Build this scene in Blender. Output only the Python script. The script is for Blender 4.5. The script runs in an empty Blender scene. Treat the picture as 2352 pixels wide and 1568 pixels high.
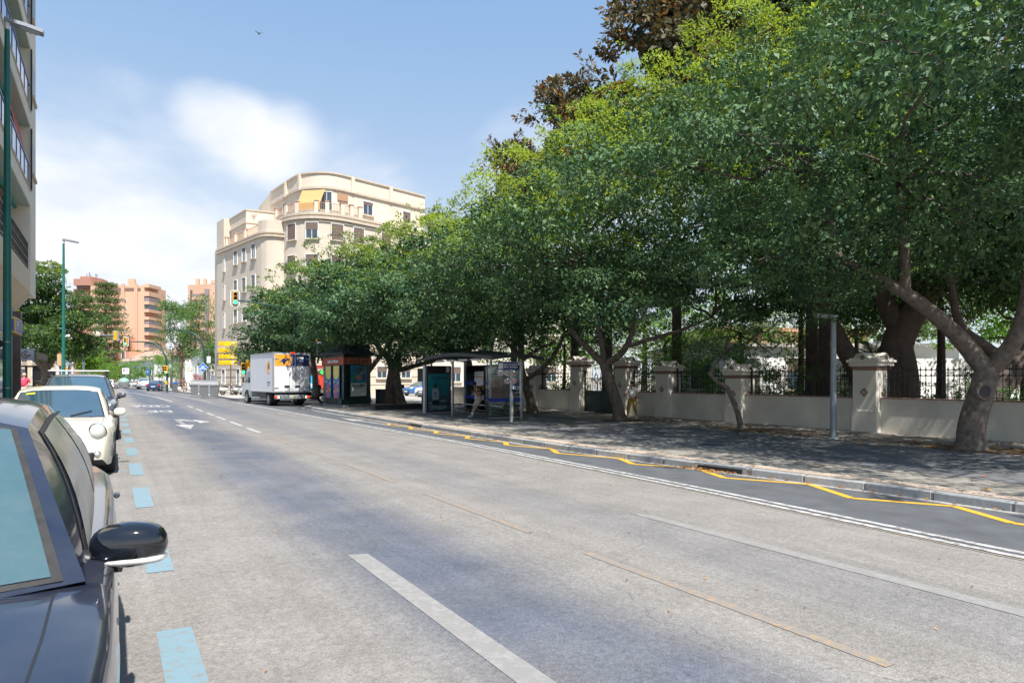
import bpy, bmesh, math, random
import numpy as np
from mathutils import Vector, Matrix
R = math.radians
# ------------------------------------------------------------------ camera, sky, sun, exposure
sc = bpy.context.scene
COL = sc.collection
CAM_H = 1.6
YAW = math.atan(916/1500.0)
cam_d = bpy.data.cameras.new('camera')
cam_d.lens = 22.96; cam_d.sensor_width = 36; cam_d.shift_y = 0.0357
cam_d.clip_start = 0.05; cam_d.clip_end = 6000
cam = bpy.data.objects.new('camera', cam_d); COL.objects.link(cam)
cam.location = (0, 0, CAM_H); cam.rotation_euler = (R(90), 0, -YAW)
sc.camera = cam
SUN_EL, SUN_AZ = 60.0, 187.0          # azimuth clockwise from +Y: behind the camera, to the right
world = bpy.data.worlds.new('World'); sc.world = world; world.use_nodes = True
wn = world.node_tree; wn.nodes.clear(); L_ = wn.links.new
def wnode(t, **k):
    n = wn.nodes.new(t)
    for a, b in k.items(): setattr(n, a, b)
    return n
wo = wnode('ShaderNodeOutputWorld'); bg = wnode('ShaderNodeBackground'); bg.inputs[1].default_value = 0.10
sky = wnode('ShaderNodeTexSky', sky_type='NISHITA'); sky.sun_disc = False
sky.sun_elevation = R(SUN_EL); sky.sun_rotation = R(SUN_AZ); sky.air_density = 1.0; sky.dust_density = 1.2; sky.ozone_density = 1.5
tc = wnode('ShaderNodeTexCoord'); sep = wnode('ShaderNodeSeparateXYZ'); L_(tc.outputs['Generated'], sep.inputs[0])
# flatten the direction onto a cloud layer
def math_(op, a, b=None, v=None):
    n = wnode('ShaderNodeMath', operation=op); L_(a, n.inputs[0])
    if b is not None: L_(b, n.inputs[1])
    if v is not None: n.inputs[1].default_value = v
    return n.outputs[0]
zz = math_('MAXIMUM', sep.outputs[2], v=0.0); zz = math_('ADD', zz, v=0.16)
cx_ = math_('DIVIDE', sep.outputs[0], zz); cy_ = math_('DIVIDE', sep.outputs[1], zz)
comb = wnode('ShaderNodeCombineXYZ'); L_(cx_, comb.inputs[0]); L_(cy_, comb.inputs[1])
mp = wnode('ShaderNodeMapping'); mp.inputs['Location'].default_value = (3.1, 1.4, 0); mp.inputs['Rotation'].default_value = (0, 0, R(25)); mp.inputs['Scale'].default_value = (1.0, 0.6, 1)
L_(comb.outputs[0], mp.inputs[0])
nz = wnode('ShaderNodeTexNoise'); nz.inputs['Scale'].default_value = 0.85; nz.inputs['Detail'].default_value = 9; nz.inputs['Roughness'].default_value = 0.55; nz.inputs['Distortion'].default_value = 0.25
L_(mp.outputs[0], nz.inputs['Vector'])
# more cloud low down, where the layer is seen edge-on
low = wnode('ShaderNodeMapRange'); low.inputs[1].default_value = 0.0; low.inputs[2].default_value = 0.62; low.inputs[3].default_value = 0.225; low.inputs[4].default_value = -0.17
L_(sep.outputs[2], low.inputs[0])
cl = math_('ADD', nz.outputs[0], low.outputs[0])
def cloud_bank(px, py, spread, amt):      # a bank of cloud standing in one part of the sky
    global cl
    a, b = (px-1176)/1500.0, -(py-868)/1500.0; d = Vector((a*math.cos(YAW)+math.sin(YAW), -a*math.sin(YAW)+math.cos(YAW), b)).normalized()
    dp = wnode('ShaderNodeVectorMath', operation='DOT_PRODUCT'); L_(tc.outputs['Generated'], dp.inputs[0]); dp.inputs[1].default_value = d
    m = wnode('ShaderNodeMapRange', interpolation_type='SMOOTHSTEP'); m.inputs[1].default_value = math.cos(R(spread)); m.inputs[2].default_value = 1.0; m.inputs[3].default_value = 0; m.inputs[4].default_value = amt; L_(dp.outputs['Value'], m.inputs[0]); cl = math_('ADD', cl, m.outputs[0])
cloud_bank(230, 440, 15, .25); cloud_bank(130, 620, 12, .12); cloud_bank(760, 345, 8, .15); cloud_bank(620, 300, 5, .13); cloud_bank(500, 250, 4, .12); cloud_bank(1190, 330, 6, .10); cloud_bank(560, 270, 5, .07); cloud_bank(260, 110, 14, -.22); cloud_bank(900, 100, 16, -.15)
ramp = wnode('ShaderNodeMapRange', interpolation_type='SMOOTHSTEP'); ramp.inputs[1].default_value = 0.50; ramp.inputs[2].default_value = 0.80
ramp.inputs[3].default_value = 0.0; ramp.inputs[4].default_value = 0.92
L_(cl, ramp.inputs[0])
# thin milky air that whitens the blue, stronger near the horizon
hz = wnode('ShaderNodeMapRange'); hz.inputs[1].default_value = 0.0; hz.inputs[2].default_value = 0.75; hz.inputs[3].default_value = 0.62; hz.inputs[4].default_value = 0.16
L_(sep.outputs[2], hz.inputs[0])
grad = wnode('ShaderNodeMapRange', interpolation_type='SMOOTHSTEP'); grad.inputs[1].default_value = -.02; grad.inputs[2].default_value = .62; L_(sep.outputs[2], grad.inputs[0])
mg = wnode('ShaderNodeMix', data_type='RGBA'); L_(grad.outputs[0], mg.inputs[0]); mg.inputs[6].default_value = (4.7, 5.3, 5.9, 1); mg.inputs[7].default_value = (1.75, 3.15, 5.3, 1)
mx1 = wnode('ShaderNodeMix', data_type='RGBA'); mx1.inputs[0].default_value = .72; L_(sky.outputs[0], mx1.inputs[6]); L_(mg.outputs[2], mx1.inputs[7])
mx2 = wnode('ShaderNodeMix', data_type='RGBA'); L_(ramp.outputs[0], mx2.inputs[0]); L_(mx1.outputs[2], mx2.inputs[6])
nz2 = wnode('ShaderNodeTexNoise'); nz2.inputs['Scale'].default_value = 3.2; nz2.inputs['Detail'].default_value = 7; L_(mp.outputs[0], nz2.inputs['Vector'])
cs = wnode('ShaderNodeMapRange'); cs.inputs[1].default_value = .35; cs.inputs[2].default_value = .62; L_(nz2.outputs[0], cs.inputs[0])
mc_ = wnode('ShaderNodeMix', data_type='RGBA'); L_(cs.outputs[0], mc_.inputs[0]); mc_.inputs[6].default_value = (5.2, 5.5, 6.0, 1); mc_.inputs[7].default_value = (6.5, 6.55, 6.7, 1); L_(mc_.outputs[2], mx2.inputs[7])
L_(mx2.outputs[2], bg.inputs[0]); L_(bg.outputs[0], wo.inputs[0])
sun_d = bpy.data.lights.new('sun', 'SUN'); sun_d.energy = 5.0; sun_d.angle = R(0.7); sun_d.color = (1.0, 0.965, 0.91)
sun = bpy.data.objects.new('sun', sun_d); COL.objects.link(sun)
e_, a_ = R(SUN_EL), R(SUN_AZ)
sdir = Vector((math.sin(a_)*math.cos(e_), math.cos(a_)*math.cos(e_), math.sin(e_)))
sun.rotation_euler = sdir.to_track_quat('Z', 'Y').to_euler()
sc.view_settings.view_transform = 'Standard'; sc.view_settings.look = 'None'
sc.view_settings.exposure = 0.76; sc.view_settings.gamma = 1.0
sc.cycles.max_bounces = 8; sc.cycles.transparent_max_bounces = 24
sc.cycles.transmission_bounces = 8

# ------------------------------------------------------------------ where things stand
CY, SY = math.cos(YAW), math.sin(YAW)
def zg(x): return -0.02*min(max(x, 0), 14)          # the street falls gently towards the right kerb
def ray(px, py):
    a = (px-1176)/1500.0; b = -(py-868)/1500.0
    return (a*CY+SY, -a*SY+CY, b)
def at(px, py, up=0.13):
    """ground point of the street read off the photograph"""
    d = ray(px, py); t = (CAM_H-up)/-d[2]
    for i in range(60): t = (CAM_H-up-zg(t*d[0]))/-d[2]
    x = t*d[0]; return Vector((x, t*d[1], zg(x)+up))
def atd(px, zc):
    a = (px-1176)/1500.0
    return Vector(((a*CY+SY)*zc, (-a*SY+CY)*zc, 0))
def onx(px, py, X):
    d = ray(px, py); t = X/d[0]; return Vector((X, t*d[1], CAM_H+t*d[2]))
FACE = -YAW    # rotation that turns a thing's -Y side straight at the camera direction
# ------------------------------------------------------------------ materials
MATS = {}
def mat(name, col, rough=0.6, metal=0.0, var=0.0, vscale=3.0, bump=0.0, bscale=40.0, coat=0.0, spec=0.5, col2=None, dust=0.0, emit=0.0, detail=4, brick=None, axis=None):
    if name in MATS: return MATS[name]
    m = bpy.data.materials.new(name); m.use_nodes = True; nt = m.node_tree; N = nt.nodes; K = nt.links.new
    b = N['Principled BSDF']; b.inputs['Roughness'].default_value = rough; b.inputs['Metallic'].default_value = metal
    b.inputs['Base Color'].default_value = (*col, 1); b.inputs['Coat Weight'].default_value = coat; b.inputs['Specular IOR Level'].default_value = spec
    b.inputs['Coat Roughness'].default_value = 0.04
    g = N.new('ShaderNodeNewGeometry')
    out = None
    if var or col2:
        n1 = N.new('ShaderNodeTexNoise'); n1.inputs['Scale'].default_value = vscale; n1.inputs['Detail'].default_value = detail; n1.inputs['Roughness'].default_value = 0.6
        K(g.outputs['Position'], n1.inputs['Vector'])
        mr = N.new('ShaderNodeMapRange'); mr.inputs[1].default_value = 0.3; mr.inputs[2].default_value = 0.7
        K(n1.outputs[0], mr.inputs[0])
        mx = N.new('ShaderNodeMix'); mx.data_type = 'RGBA'; K(mr.outputs[0], mx.inputs[0])
        c2 = col2 if col2 else tuple(min(1, c*(1+var)) for c in col); c1 = col if col2 else tuple(c*(1-var) for c in col)
        mx.inputs[6].default_value = (*c1, 1); mx.inputs[7].default_value = (*c2, 1); out = mx.outputs[2]
    if dust:
        n2 = N.new('ShaderNodeTexNoise'); n2.inputs['Scale'].default_value = 3; n2.inputs['Detail'].default_value = 8; n2.inputs['Roughness'].default_value = .7; K(g.outputs['Position'], n2.inputs['Vector'])
        m3 = N.new('ShaderNodeMapRange'); m3.inputs[1].default_value = .35; m3.inputs[2].default_value = .75; m3.inputs[3].default_value = dust*.3; m3.inputs[4].default_value = dust; K(n2.outputs[0], m3.inputs[0])
        mx = N.new('ShaderNodeMix'); mx.data_type = 'RGBA'; K(m3.outputs[0], mx.inputs[0])
        if out: K(out, mx.inputs[6])
        else: mx.inputs[6].default_value = (*col, 1)
        mx.inputs[7].default_value = (.36, .32, .27, 1); out = mx.outputs[2]
        mr2 = N.new('ShaderNodeMapRange'); mr2.inputs[3].default_value = rough; mr2.inputs[4].default_value = min(1, rough+.35); K(m3.outputs[0], mr2.inputs[0]); K(mr2.outputs[0], b.inputs['Roughness'])
    if out: K(out, b.inputs['Base Color'])
    if emit:
        b.inputs['Emission Color'].default_value = (*col, 1); b.inputs['Emission Strength'].default_value = emit
    if bump:
        n3 = N.new('ShaderNodeTexNoise'); n3.inputs['Scale'].default_value = bscale; n3.inputs['Detail'].default_value = 5; K(g.outputs['Position'], n3.inputs['Vector'])
        bp = N.new('ShaderNodeBump'); bp.inputs['Strength'].default_value = bump; bp.inputs['Distance'].default_value = 0.02; K(n3.outputs[0], bp.inputs['Height']); K(bp.outputs[0], b.inputs['Normal'])
    MATS[name] = m; return m
def glass_mat(name, tint, alpha=0.75, rough=0.03):
    m = bpy.data.materials.new(name); m.use_nodes = True; nt = m.node_tree; N = nt.nodes; K = nt.links.new; N.clear()
    o = N.new('ShaderNodeOutputMaterial'); t = N.new('ShaderNodeBsdfTransparent'); t.inputs[0].default_value = (*tint, 1)
    gl = N.new('ShaderNodeBsdfGlossy'); gl.inputs['Roughness'].default_value = rough
    fr = N.new('ShaderNodeFresnel'); fr.inputs[0].default_value = 1.5; mu = N.new('ShaderNodeMath'); mu.operation = 'ADD'; mu.inputs[1].default_value = 1-alpha-.1; mu.use_clamp = True; K(fr.outputs[0], mu.inputs[0])
    mx = N.new('ShaderNodeMixShader'); K(mu.outputs[0], mx.inputs[0]); K(t.outputs[0], mx.inputs[1]); K(gl.outputs[0], mx.inputs[2]); K(mx.outputs[0], o.inputs[0])
    MATS[name] = m; return m
def leaf_mat(name, c1, c2, trans=0.3, rough=0.45, tr=(.25, .40, .06)):
    m = bpy.data.materials.new(name); m.use_nodes = True; nt = m.node_tree; N = nt.nodes; K = nt.links.new
    b = N['Principled BSDF']; b.inputs['Roughness'].default_value = rough; b.inputs['Specular IOR Level'].default_value = 0.22
    g = N.new('ShaderNodeNewGeometry'); n1 = N.new('ShaderNodeTexNoise'); n1.inputs['Scale'].default_value = 1.5; n1.inputs['Detail'].default_value = 3; K(g.outputs['Position'], n1.inputs['Vector']); n3 = N.new('ShaderNodeMath'); n3.operation = 'MULTIPLY'; n3.inputs[1].default_value = 2.2; K(n1.outputs[0], n3.inputs[0])
    n2 = N.new('ShaderNodeMath'); n2.operation = 'MULTIPLY_ADD'; n2.inputs[1].default_value = .45; n2.inputs[2].default_value = -.42; K(g.outputs['Random Per Island'], n2.inputs[0])
    ad = N.new('ShaderNodeMath'); ad.operation = 'ADD'; K(n2.outputs[0], ad.inputs[0]); K(n3.outputs[0], ad.inputs[1])
    mr = N.new('ShaderNodeMapRange'); mr.inputs[1].default_value = .5; mr.inputs[2].default_value = 1.3; K(ad.outputs[0], mr.inputs[0])
    mx = N.new('ShaderNodeMix'); mx.data_type = 'RGBA'; K(mr.outputs[0], mx.inputs[0]); mx.inputs[6].default_value = (*c1, 1); mx.inputs[7].default_value = (*c2, 1)
    K(mx.outputs[2], b.inputs['Base Color'])
    t = N.new('ShaderNodeBsdfTranslucent'); t.inputs[0].default_value = (*tr, 1)
    ms = N.new('ShaderNodeMixShader'); ms.inputs[0].default_value = trans; K(b.outputs[0], ms.inputs[1]); K(t.outputs[0], ms.inputs[2]); K(ms.outputs[0], N['Material Output'].inputs[0])
    MATS[name] = m; return m
def road_mat():
    m = bpy.data.materials.new('asphalt_worn'); m.use_nodes = True; nt = m.node_tree; N = nt.nodes; K = nt.links.new; b = N['Principled BSDF']; b.inputs['Roughness'].default_value = .82; b.inputs['Specular IOR Level'].default_value = .35
    g = N.new('ShaderNodeNewGeometry'); s = N.new('ShaderNodeSeparateXYZ'); K(g.outputs['Position'], s.inputs[0])
    def noise(sc_, det, ro=.6, vec=None):
        n = N.new('ShaderNodeTexNoise'); n.inputs['Scale'].default_value = sc_; n.inputs['Detail'].default_value = det; n.inputs['Roughness'].default_value = ro; K(vec or g.outputs['Position'], n.inputs['Vector']); return n.outputs[0]
    def M(op, a, bb):
        n = N.new('ShaderNodeMath'); n.operation = op
        for i, q in enumerate((a, bb)):
            if isinstance(q, (int, float)): n.inputs[i].default_value = q
            else: K(q, n.inputs[i])
        return n.outputs[0]
    def MR(a, i0, i1, o0, o1, sm=True):
        n = N.new('ShaderNodeMapRange'); n.interpolation_type = 'SMOOTHSTEP' if sm else 'LINEAR'
        for k, v in zip((1, 2, 3, 4), (i0, i1, o0, o1)): n.inputs[k].default_value = v
        K(a, n.inputs[0]); return n.outputs[0]
    wob = M('MULTIPLY', M('SUBTRACT', noise(.12, 2), .5), 1.6)
    xx = M('ADD', s.outputs[0], wob)
    # oil and rubber polished into the middle of each lane: bands of darker stone
    def band(c, w): return M('MULTIPLY', MR(xx, c-w, c-w*.15, 0, 1), MR(xx, c+w*.15, c+w, 1, 0))
    tr = M('ADD', M('MULTIPLY', band(2.35, 1.2), .95), M('MULTIPLY', band(5.0, .9), .30))
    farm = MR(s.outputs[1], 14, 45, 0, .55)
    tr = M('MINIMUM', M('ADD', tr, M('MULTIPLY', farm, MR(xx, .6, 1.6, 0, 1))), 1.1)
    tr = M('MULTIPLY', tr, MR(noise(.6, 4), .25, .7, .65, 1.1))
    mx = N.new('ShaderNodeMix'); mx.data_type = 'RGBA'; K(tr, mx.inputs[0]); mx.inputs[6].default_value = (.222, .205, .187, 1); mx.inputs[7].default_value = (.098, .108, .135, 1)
    # aggregate: light and dark chips
    ch = N.new('ShaderNodeTexVoronoi'); ch.inputs['Scale'].default_value = 95; K(g.outputs['Position'], ch.inputs['Vector'])
    hs = N.new('ShaderNodeSeparateColor'); K(ch.outputs['Color'], hs.inputs[0])
    v = MR(hs.outputs[0], 0, 1, .80, 1.18, False)
    v = M('MULTIPLY', v, MR(noise(22, 5, .7), .3, .7, .78, 1.2, False))
    v = M('MULTIPLY', v, MR(noise(1.3, 4), .3, .7, .9, 1.08))
    dk = MR(noise(7, 6, .75), .66, .72, 1, .55)      # odd dark spots
    v = M('MULTIPLY', v, dk)
    wv = N.new('ShaderNodeVectorMath'); wv.operation = 'ADD'; nzz = N.new('ShaderNodeTexNoise'); nzz.inputs['Scale'].default_value = 1.6; nzz.inputs['Detail'].default_value = 6; K(g.outputs['Position'], nzz.inputs['Vector']); K(g.outputs['Position'], wv.inputs[0]); K(nzz.outputs['Color'], wv.inputs[1])
    ck = N.new('ShaderNodeTexVoronoi'); ck.feature = 'DISTANCE_TO_EDGE'; ck.inputs['Scale'].default_value = .28; K(wv.outputs[0], ck.inputs['Vector'])
    v = M('MULTIPLY', v, M('MAXIMUM', MR(ck.outputs['Distance'], .0006, .0022, .62, 1), MR(noise(.35, 3), .5, .56, 0, 1)))      # hairline cracks in some places
    st = N.new('ShaderNodeMapping'); st.inputs['Scale'].default_value = (5, .12, 1); K(g.outputs['Position'], st.inputs[0]); v = M('MULTIPLY', v, MR(noise(1.0, 4, .6, st.outputs[0]), .3, .7, .93, 1.06))      # lengthwise tyre streaks
    vm = N.new('ShaderNodeVectorMath'); vm.operation = 'SCALE'; K(mx.outputs[2], vm.inputs[0]); K(v, vm.inputs['Scale']); K(vm.outputs[0], b.inputs['Base Color'])
    bp = N.new('ShaderNodeBump'); bp.inputs['Strength'].default_value = .45; bp.inputs['Distance'].default_value = .01; K(ch.outputs['Distance'], bp.inputs['Height']); K(bp.outputs[0], b.inputs['Normal'])
    MATS['road'] = m; return m
def paint_mat(name, col, worn=.5, under=(.26, .24, .22), sc_=9):
    m = bpy.data.materials.new(name); m.use_nodes = True; nt = m.node_tree; N = nt.nodes; K = nt.links.new; b = N['Principled BSDF']; b.inputs['Roughness'].default_value = .7
    g = N.new('ShaderNodeNewGeometry')
    n = N.new('ShaderNodeTexNoise'); n.inputs['Scale'].default_value = sc_; n.inputs['Detail'].default_value = 9; n.inputs['Roughness'].default_value = .75; K(g.outputs['Position'], n.inputs['Vector'])
    mr = N.new('ShaderNodeMapRange'); mr.inputs[1].default_value = worn-.07; mr.inputs[2].default_value = worn+.07; mr.inputs[3].default_value = 1; mr.inputs[4].default_value = 0; K(n.outputs[0], mr.inputs[0])
    v2 = N.new('ShaderNodeTexVoronoi'); v2.feature = 'DISTANCE_TO_EDGE'; v2.inputs['Scale'].default_value = 4; wq = N.new('ShaderNodeVectorMath'); wq.operation = 'ADD'; nq = N.new('ShaderNodeTexNoise'); nq.inputs['Scale'].default_value = 7; nq.inputs['Detail'].default_value = 5; K(g.outputs['Position'], nq.inputs['Vector']); nq2 = N.new('ShaderNodeVectorMath'); nq2.operation = 'SCALE'; nq2.inputs['Scale'].default_value = .25; K(nq.outputs['Color'], nq2.inputs[0]); K(g.outputs['Position'], wq.inputs[0]); K(nq2.outputs[0], wq.inputs[1]); K(wq.outputs[0], v2.inputs['Vector'])
    cr = N.new('ShaderNodeMapRange'); cr.inputs[1].default_value = .001; cr.inputs[2].default_value = .009; cr.inputs[3].default_value = .35; K(v2.outputs['Distance'], cr.inputs[0])
    mm = N.new('ShaderNodeMath'); mm.operation = 'SUBTRACT'; K(mr.outputs[0], mm.inputs[1]); mm.inputs[0].default_value = 1
    mc = N.new('ShaderNodeMath'); mc.operation = 'MULTIPLY'; K(mr.outputs[0], mc.inputs[0]); K(cr.outputs[0], mc.inputs[1])
    mx = N.new('ShaderNodeMix'); mx.data_type = 'RGBA'; K(mc.outputs[0], mx.inputs[0]); mx.inputs[6].default_value = (*under, 1); mx.inputs[7].default_value = (*col, 1); K(mx.outputs[2], b.inputs['Base Color'])
    MATS[name] = m; return m
# ------------------------------------------------------------------ mesh builder
class MB:
    def __init__(s): s.v = []; s.f = []; s.m = []; s.sm = []; s.mats = []
    def mi(s, m):
        if m not in s.mats: s.mats.append(m)
        return s.mats.index(m)
    def add(s, vs, fs, m, smooth=False):
        o = len(s.v); s.v += [tuple(p) for p in vs]; k = s.mi(m)
        for f in fs: s.f.append(tuple(i+o for i in f)); s.m.append(k); s.sm.append(smooth)
        return s
    def box(s, x0, x1, y0, y1, z0, z1, m, M=None):
        vs = [Vector(p) for p in ((x0,y0,z0),(x1,y0,z0),(x1,y1,z0),(x0,y1,z0),(x0,y0,z1),(x1,y0,z1),(x1,y1,z1),(x0,y1,z1))]
        if M: vs = [M @ p for p in vs]
        return s.add(vs, [(0,3,2,1),(4,5,6,7),(0,1,5,4),(1,2,6,5),(2,3,7,6),(3,0,4,7)], m)
    def cbox(s, c, d, m, rz=0, bev=0.0):
        x, y, z = d[0]/2, d[1]/2, d[2]/2; M = Matrix.Translation(c) @ Matrix.Rotation(rz, 4, 'Z')
        if not bev: return s.box(-x, x, -y, y, -z, z, m, M)
        pts = []; b = bev
        for zz_, k in ((-z, b), (-z+b, 0), (z-b, 0), (z, b)):
            X, Y = x-k, y-k
            pts.append([(X-b, -Y), (X, -Y+b), (X, Y-b), (X-b, Y), (-X+b, Y), (-X, Y-b), (-X, -Y+b), (-X+b, -Y)])
        vs = []
        for (zz_, k), ring in zip(((-z, b), (-z+b, 0), (z-b, 0), (z, b)), pts): vs += [M @ Vector((a, c_, zz_)) for a, c_ in ring]
        fs = [tuple(range(7, -1, -1)), tuple(range(24, 32))]
        for l in range(3):
            for i in range(8): fs.append((l*8+i, l*8+(i+1) % 8, (l+1)*8+(i+1) % 8, (l+1)*8+i))
        return s.add(vs, fs, m)
    def prism(s, poly, z0, z1, m, top=None, M=None):
        n = len(poly); vs = [Vector((x, y, z0)) for x, y in poly]+[Vector((x, y, z1)) for x, y in poly]
        if M: vs = [M @ p for p in vs]
        s.add(vs, [(i, (i+1) % n, n+(i+1) % n, n+i) for i in range(n)], m); s.add(vs, [tuple(range(n, 2*n)), tuple(range(n-1, -1, -1))], top or m); return s
    def tube(s, pts, rads, m, n=10, cap=True, smooth=True):
        pts = [Vector(p) for p in pts]
        if isinstance(rads, (int, float)): rads = [rads]*len(pts)
        vs = []; fs = []; up = None
        for i, p in enumerate(pts):
            t = (pts[min(i+1, len(pts)-1)]-pts[max(i-1, 0)]).normalized()
            if up is None: up = Vector((0, 0, 1)) if abs(t.z) < .9 else Vector((0, 1, 0))
            a = t.cross(up).normalized(); b_ = a.cross(t).normalized(); up = b_
            for k in range(n):
                q = 2*math.pi*k/n; vs.append(p+(a*math.cos(q)+b_*math.sin(q))*rads[i])
        for i in range(len(pts)-1):
            for k in range(n): fs.append((i*n+k, i*n+(k+1) % n, (i+1)*n+(k+1) % n, (i+1)*n+k))
        s.add(vs, fs, m, smooth)
        if cap: s.add(vs, [tuple(range(n-1, -1, -1)), tuple(range((len(pts)-1)*n, len(pts)*n))], m)
        return s
    def lathe(s, prof, m, n=20, c=(0, 0, 0), axis='Z', smooth=True):
        vs = []; c = Vector(c)
        for r, h in prof:
            for k in range(n):
                q = 2*math.pi*k/n; a, b_ = r*math.cos(q), r*math.sin(q)
                vs.append(c+Vector({'Z': (a, b_, h), 'X': (h, a, b_), 'Y': (b_, h, a)}[axis]))
        fs = [(i*n+k, i*n+(k+1) % n, (i+1)*n+(k+1) % n, (i+1)*n+k) for i in range(len(prof)-1) for k in range(n)]
        return s.add(vs, fs, m, smooth)
    def ell(s, c, r, m, nu=16, nv=10, M=None, e=1.0):
        vs = []
        f = lambda t: math.copysign(abs(t)**e, t)
        for j in range(nv+1):
            ph = math.pi*j/nv
            for i in range(nu):
                th = 2*math.pi*i/nu; p = Vector((r[0]*f(math.sin(ph))*f(math.cos(th)), r[1]*f(math.sin(ph))*f(math.sin(th)), r[2]*f(math.cos(ph))))
                if M: p = M @ p
                vs.append(Vector(c)+p)
        fs = [(j*nu+i, (j+1)*nu+i, (j+1)*nu+(i+1) % nu, j*nu+(i+1) % nu) for j in range(nv) for i in range(nu)]
        return s.add(vs, fs, m, True)
    def quad(s, a, b, c, d, m): return s.add([a, b, c, d], [(0, 1, 2, 3)], m)
    def grid(s, fn, nu, nv, m, smooth=True, flip=False):
        vs = [fn(i/nu, j/nv) for j in range(nv+1) for i in range(nu+1)]; w = nu+1
        fs = [(j*w+i, j*w+i+1, (j+1)*w+i+1, (j+1)*w+i) for j in range(nv) for i in range(nu)]
        if flip: fs = [f[::-1] for f in fs]
        return s.add(vs, fs, m, smooth)
    def mesh(s, name):
        me = bpy.data.meshes.new(name); me.from_pydata(s.v, [], s.f)
        for m in s.mats: me.materials.append(m)
        me.polygons.foreach_set('material_index', s.m); me.polygons.foreach_set('use_smooth', s.sm); me.update(); return me
    def build(s, name, parent=None, loc=None, rz=0, rot=None):
        return link(name, s.mesh(name), parent, loc, rz, rot)
def link(name, data, parent=None, loc=None, rz=0, rot=None):
    o = bpy.data.objects.new(name, data); COL.objects.link(o)
    if loc is not None: o.location = loc
    if rz: o.rotation_euler = (0, 0, rz)
    if rot: o.rotation_euler = rot
    if parent: o.parent = parent
    return o
def tag(o, label, cat, group=None):
    o['label'] = label; o['category'] = cat
    if group: o['group'] = group
    return o
def thing(name, label, cat, loc=(0, 0, 0), rz=0, group=None):
    o = bpy.data.objects.new(name, None); COL.objects.link(o); o.empty_display_size = .2
    o.location = loc; o.rotation_euler = (0, 0, rz); return tag(o, label, cat, group)
def struct(o): o['kind'] = 'structure'; return o
def copy_tree(o, parent=None):
    c = o.copy(); COL.objects.link(c)
    if parent: c.parent = parent
    for ch in list(o.children): copy_tree(ch, c)
    return c
def text(s_, size, m, parent, loc, rot, name='lettering', align='CENTER', ext=.004, sx=1.0, bold=0.0):
    cu = bpy.data.curves.new(name, 'FONT'); cu.body = s_; cu.size = size; cu.align_x = align; cu.align_y = 'CENTER'; cu.extrude = ext; cu.offset = bold; cu.resolution_u = 2
    t = bpy.data.objects.new(name, cu); me = bpy.data.meshes.new_from_object(t); bpy.data.objects.remove(t)
    me.materials.clear(); me.materials.append(m)
    o = link(name, me, parent, loc, rot=rot); o.scale = (sx, 1, 1); return o
# plain materials
W_ = mat('white_plastic', (.75, .75, .74), .4, var=.05); BLK = mat('black_plastic', (.015, .016, .018), .45); RUB = mat('tyre_rubber', (.022, .022, .024), .8, var=.3, vscale=20)
STEEL = mat('steel', (.38, .39, .40), .35, .8); GREYM = mat('grey_metal', (.30, .33, .35), .5, .3, var=.08)
DKMETAL = mat('dark_metal', (.035, .042, .048), .5, .2); CHROME = mat('chrome', (.8, .8, .8), .12, 1)
GREENP = mat('green_paint', (.008, .135, .105), .38, var=.12, vscale=8); NAVY = mat('navy', (.008, .022, .11), .4); BLUE = mat('sign_blue', (.015, .14, .62), .4)
YEL = mat('signal_yellow', (.85, .42, .01), .4); SYEL = mat('sign_yellow', (.90, .52, .005), .45, var=.04); RED = mat('red', (.55, .02, .015), .35)
LAMPOFF = mat('dark_lens', (.02, .018, .012), .25); GREENL = mat('green_light', (.03, .95, .45), .4, emit=2.2)
REDL = mat('tail_light_red', (.9, .03, .01), .3, emit=1.3); WHITL = mat('reverse_light', (1, .8, .55), .3, emit=2.6)
# ------------------------------------------------------------------ ground, road, kerb, paving, markings
def interp(tab, y):
    if y <= tab[0][0]: return tab[0][1]
    for (a, b), (c, d) in zip(tab, tab[1:]):
        if y <= c: return b+(d-b)*(y-a)/(c-a)
    return tab[-1][1]
KERB = [(-10, 10.7), (0, 10.55), (4, 10.35), (6, 10.28), (9, 9.85), (13, 9.5), (22, 9.4), (35, 9.47), (40, 9.8), (43, 11.2), (50.5, 11.2), (52, 8.5), (53, 8.17), (65, 8.16), (77, 7.5), (93, 6.3), (112, 3.6), (135, -3), (165, -16), (200, -36)]
LEFT = [(-10, -2.15), (60, -2.15), (77, -4), (93, -7.5), (112, -13), (135, -21), (165, -36), (200, -58)]
DBL = [(-10, 7.5), (2.8, 7.55), (8, 7.85), (15, 8.0), (24, 7.75), (41, 7.55), (48, 7.3), (60, 6.6)]
def kx(y): return interp(KERB, y)
def ribbon(name, f0, f1, ys, off, m, kind='structure', parent=None, xs=None):
    mb = MB(); vs = []; fs = []; rows = []
    for y in ys:
        a, b = f0(y), f1(y); br = [a]+[q for q in (0, 14) if a < q < b]+[b]
        # constant column count keeps the sheet simple
        while len(br) < 4: br.append(b)
        rows.append([(x, y, zg(x)+off) for x in br])
    for r in rows: vs += r
    for j in range(len(rows)-1):
        for i in range(3): fs.append((j*4+i, j*4+i+1, (j+1)*4+i+1, (j+1)*4+i))
    mb.add(vs, fs, m); o = mb.build(name, parent)
    if kind: o['kind'] = kind
    return o
ROAD = road_mat()
ys_all = sorted(set([-10, -4, 0, 2, 4, 5, 6, 7.5, 9, 11, 13, 16, 19, 22, 26, 30, 35, 38, 40, 43, 46, 50.5, 52, 53, 57, 60, 65, 70, 77, 85, 93, 102, 112, 123, 135, 150, 165, 182, 200]))
EARTH = mat('dry_ground', (.20, .18, .15), .95, var=.25, vscale=.5)
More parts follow.
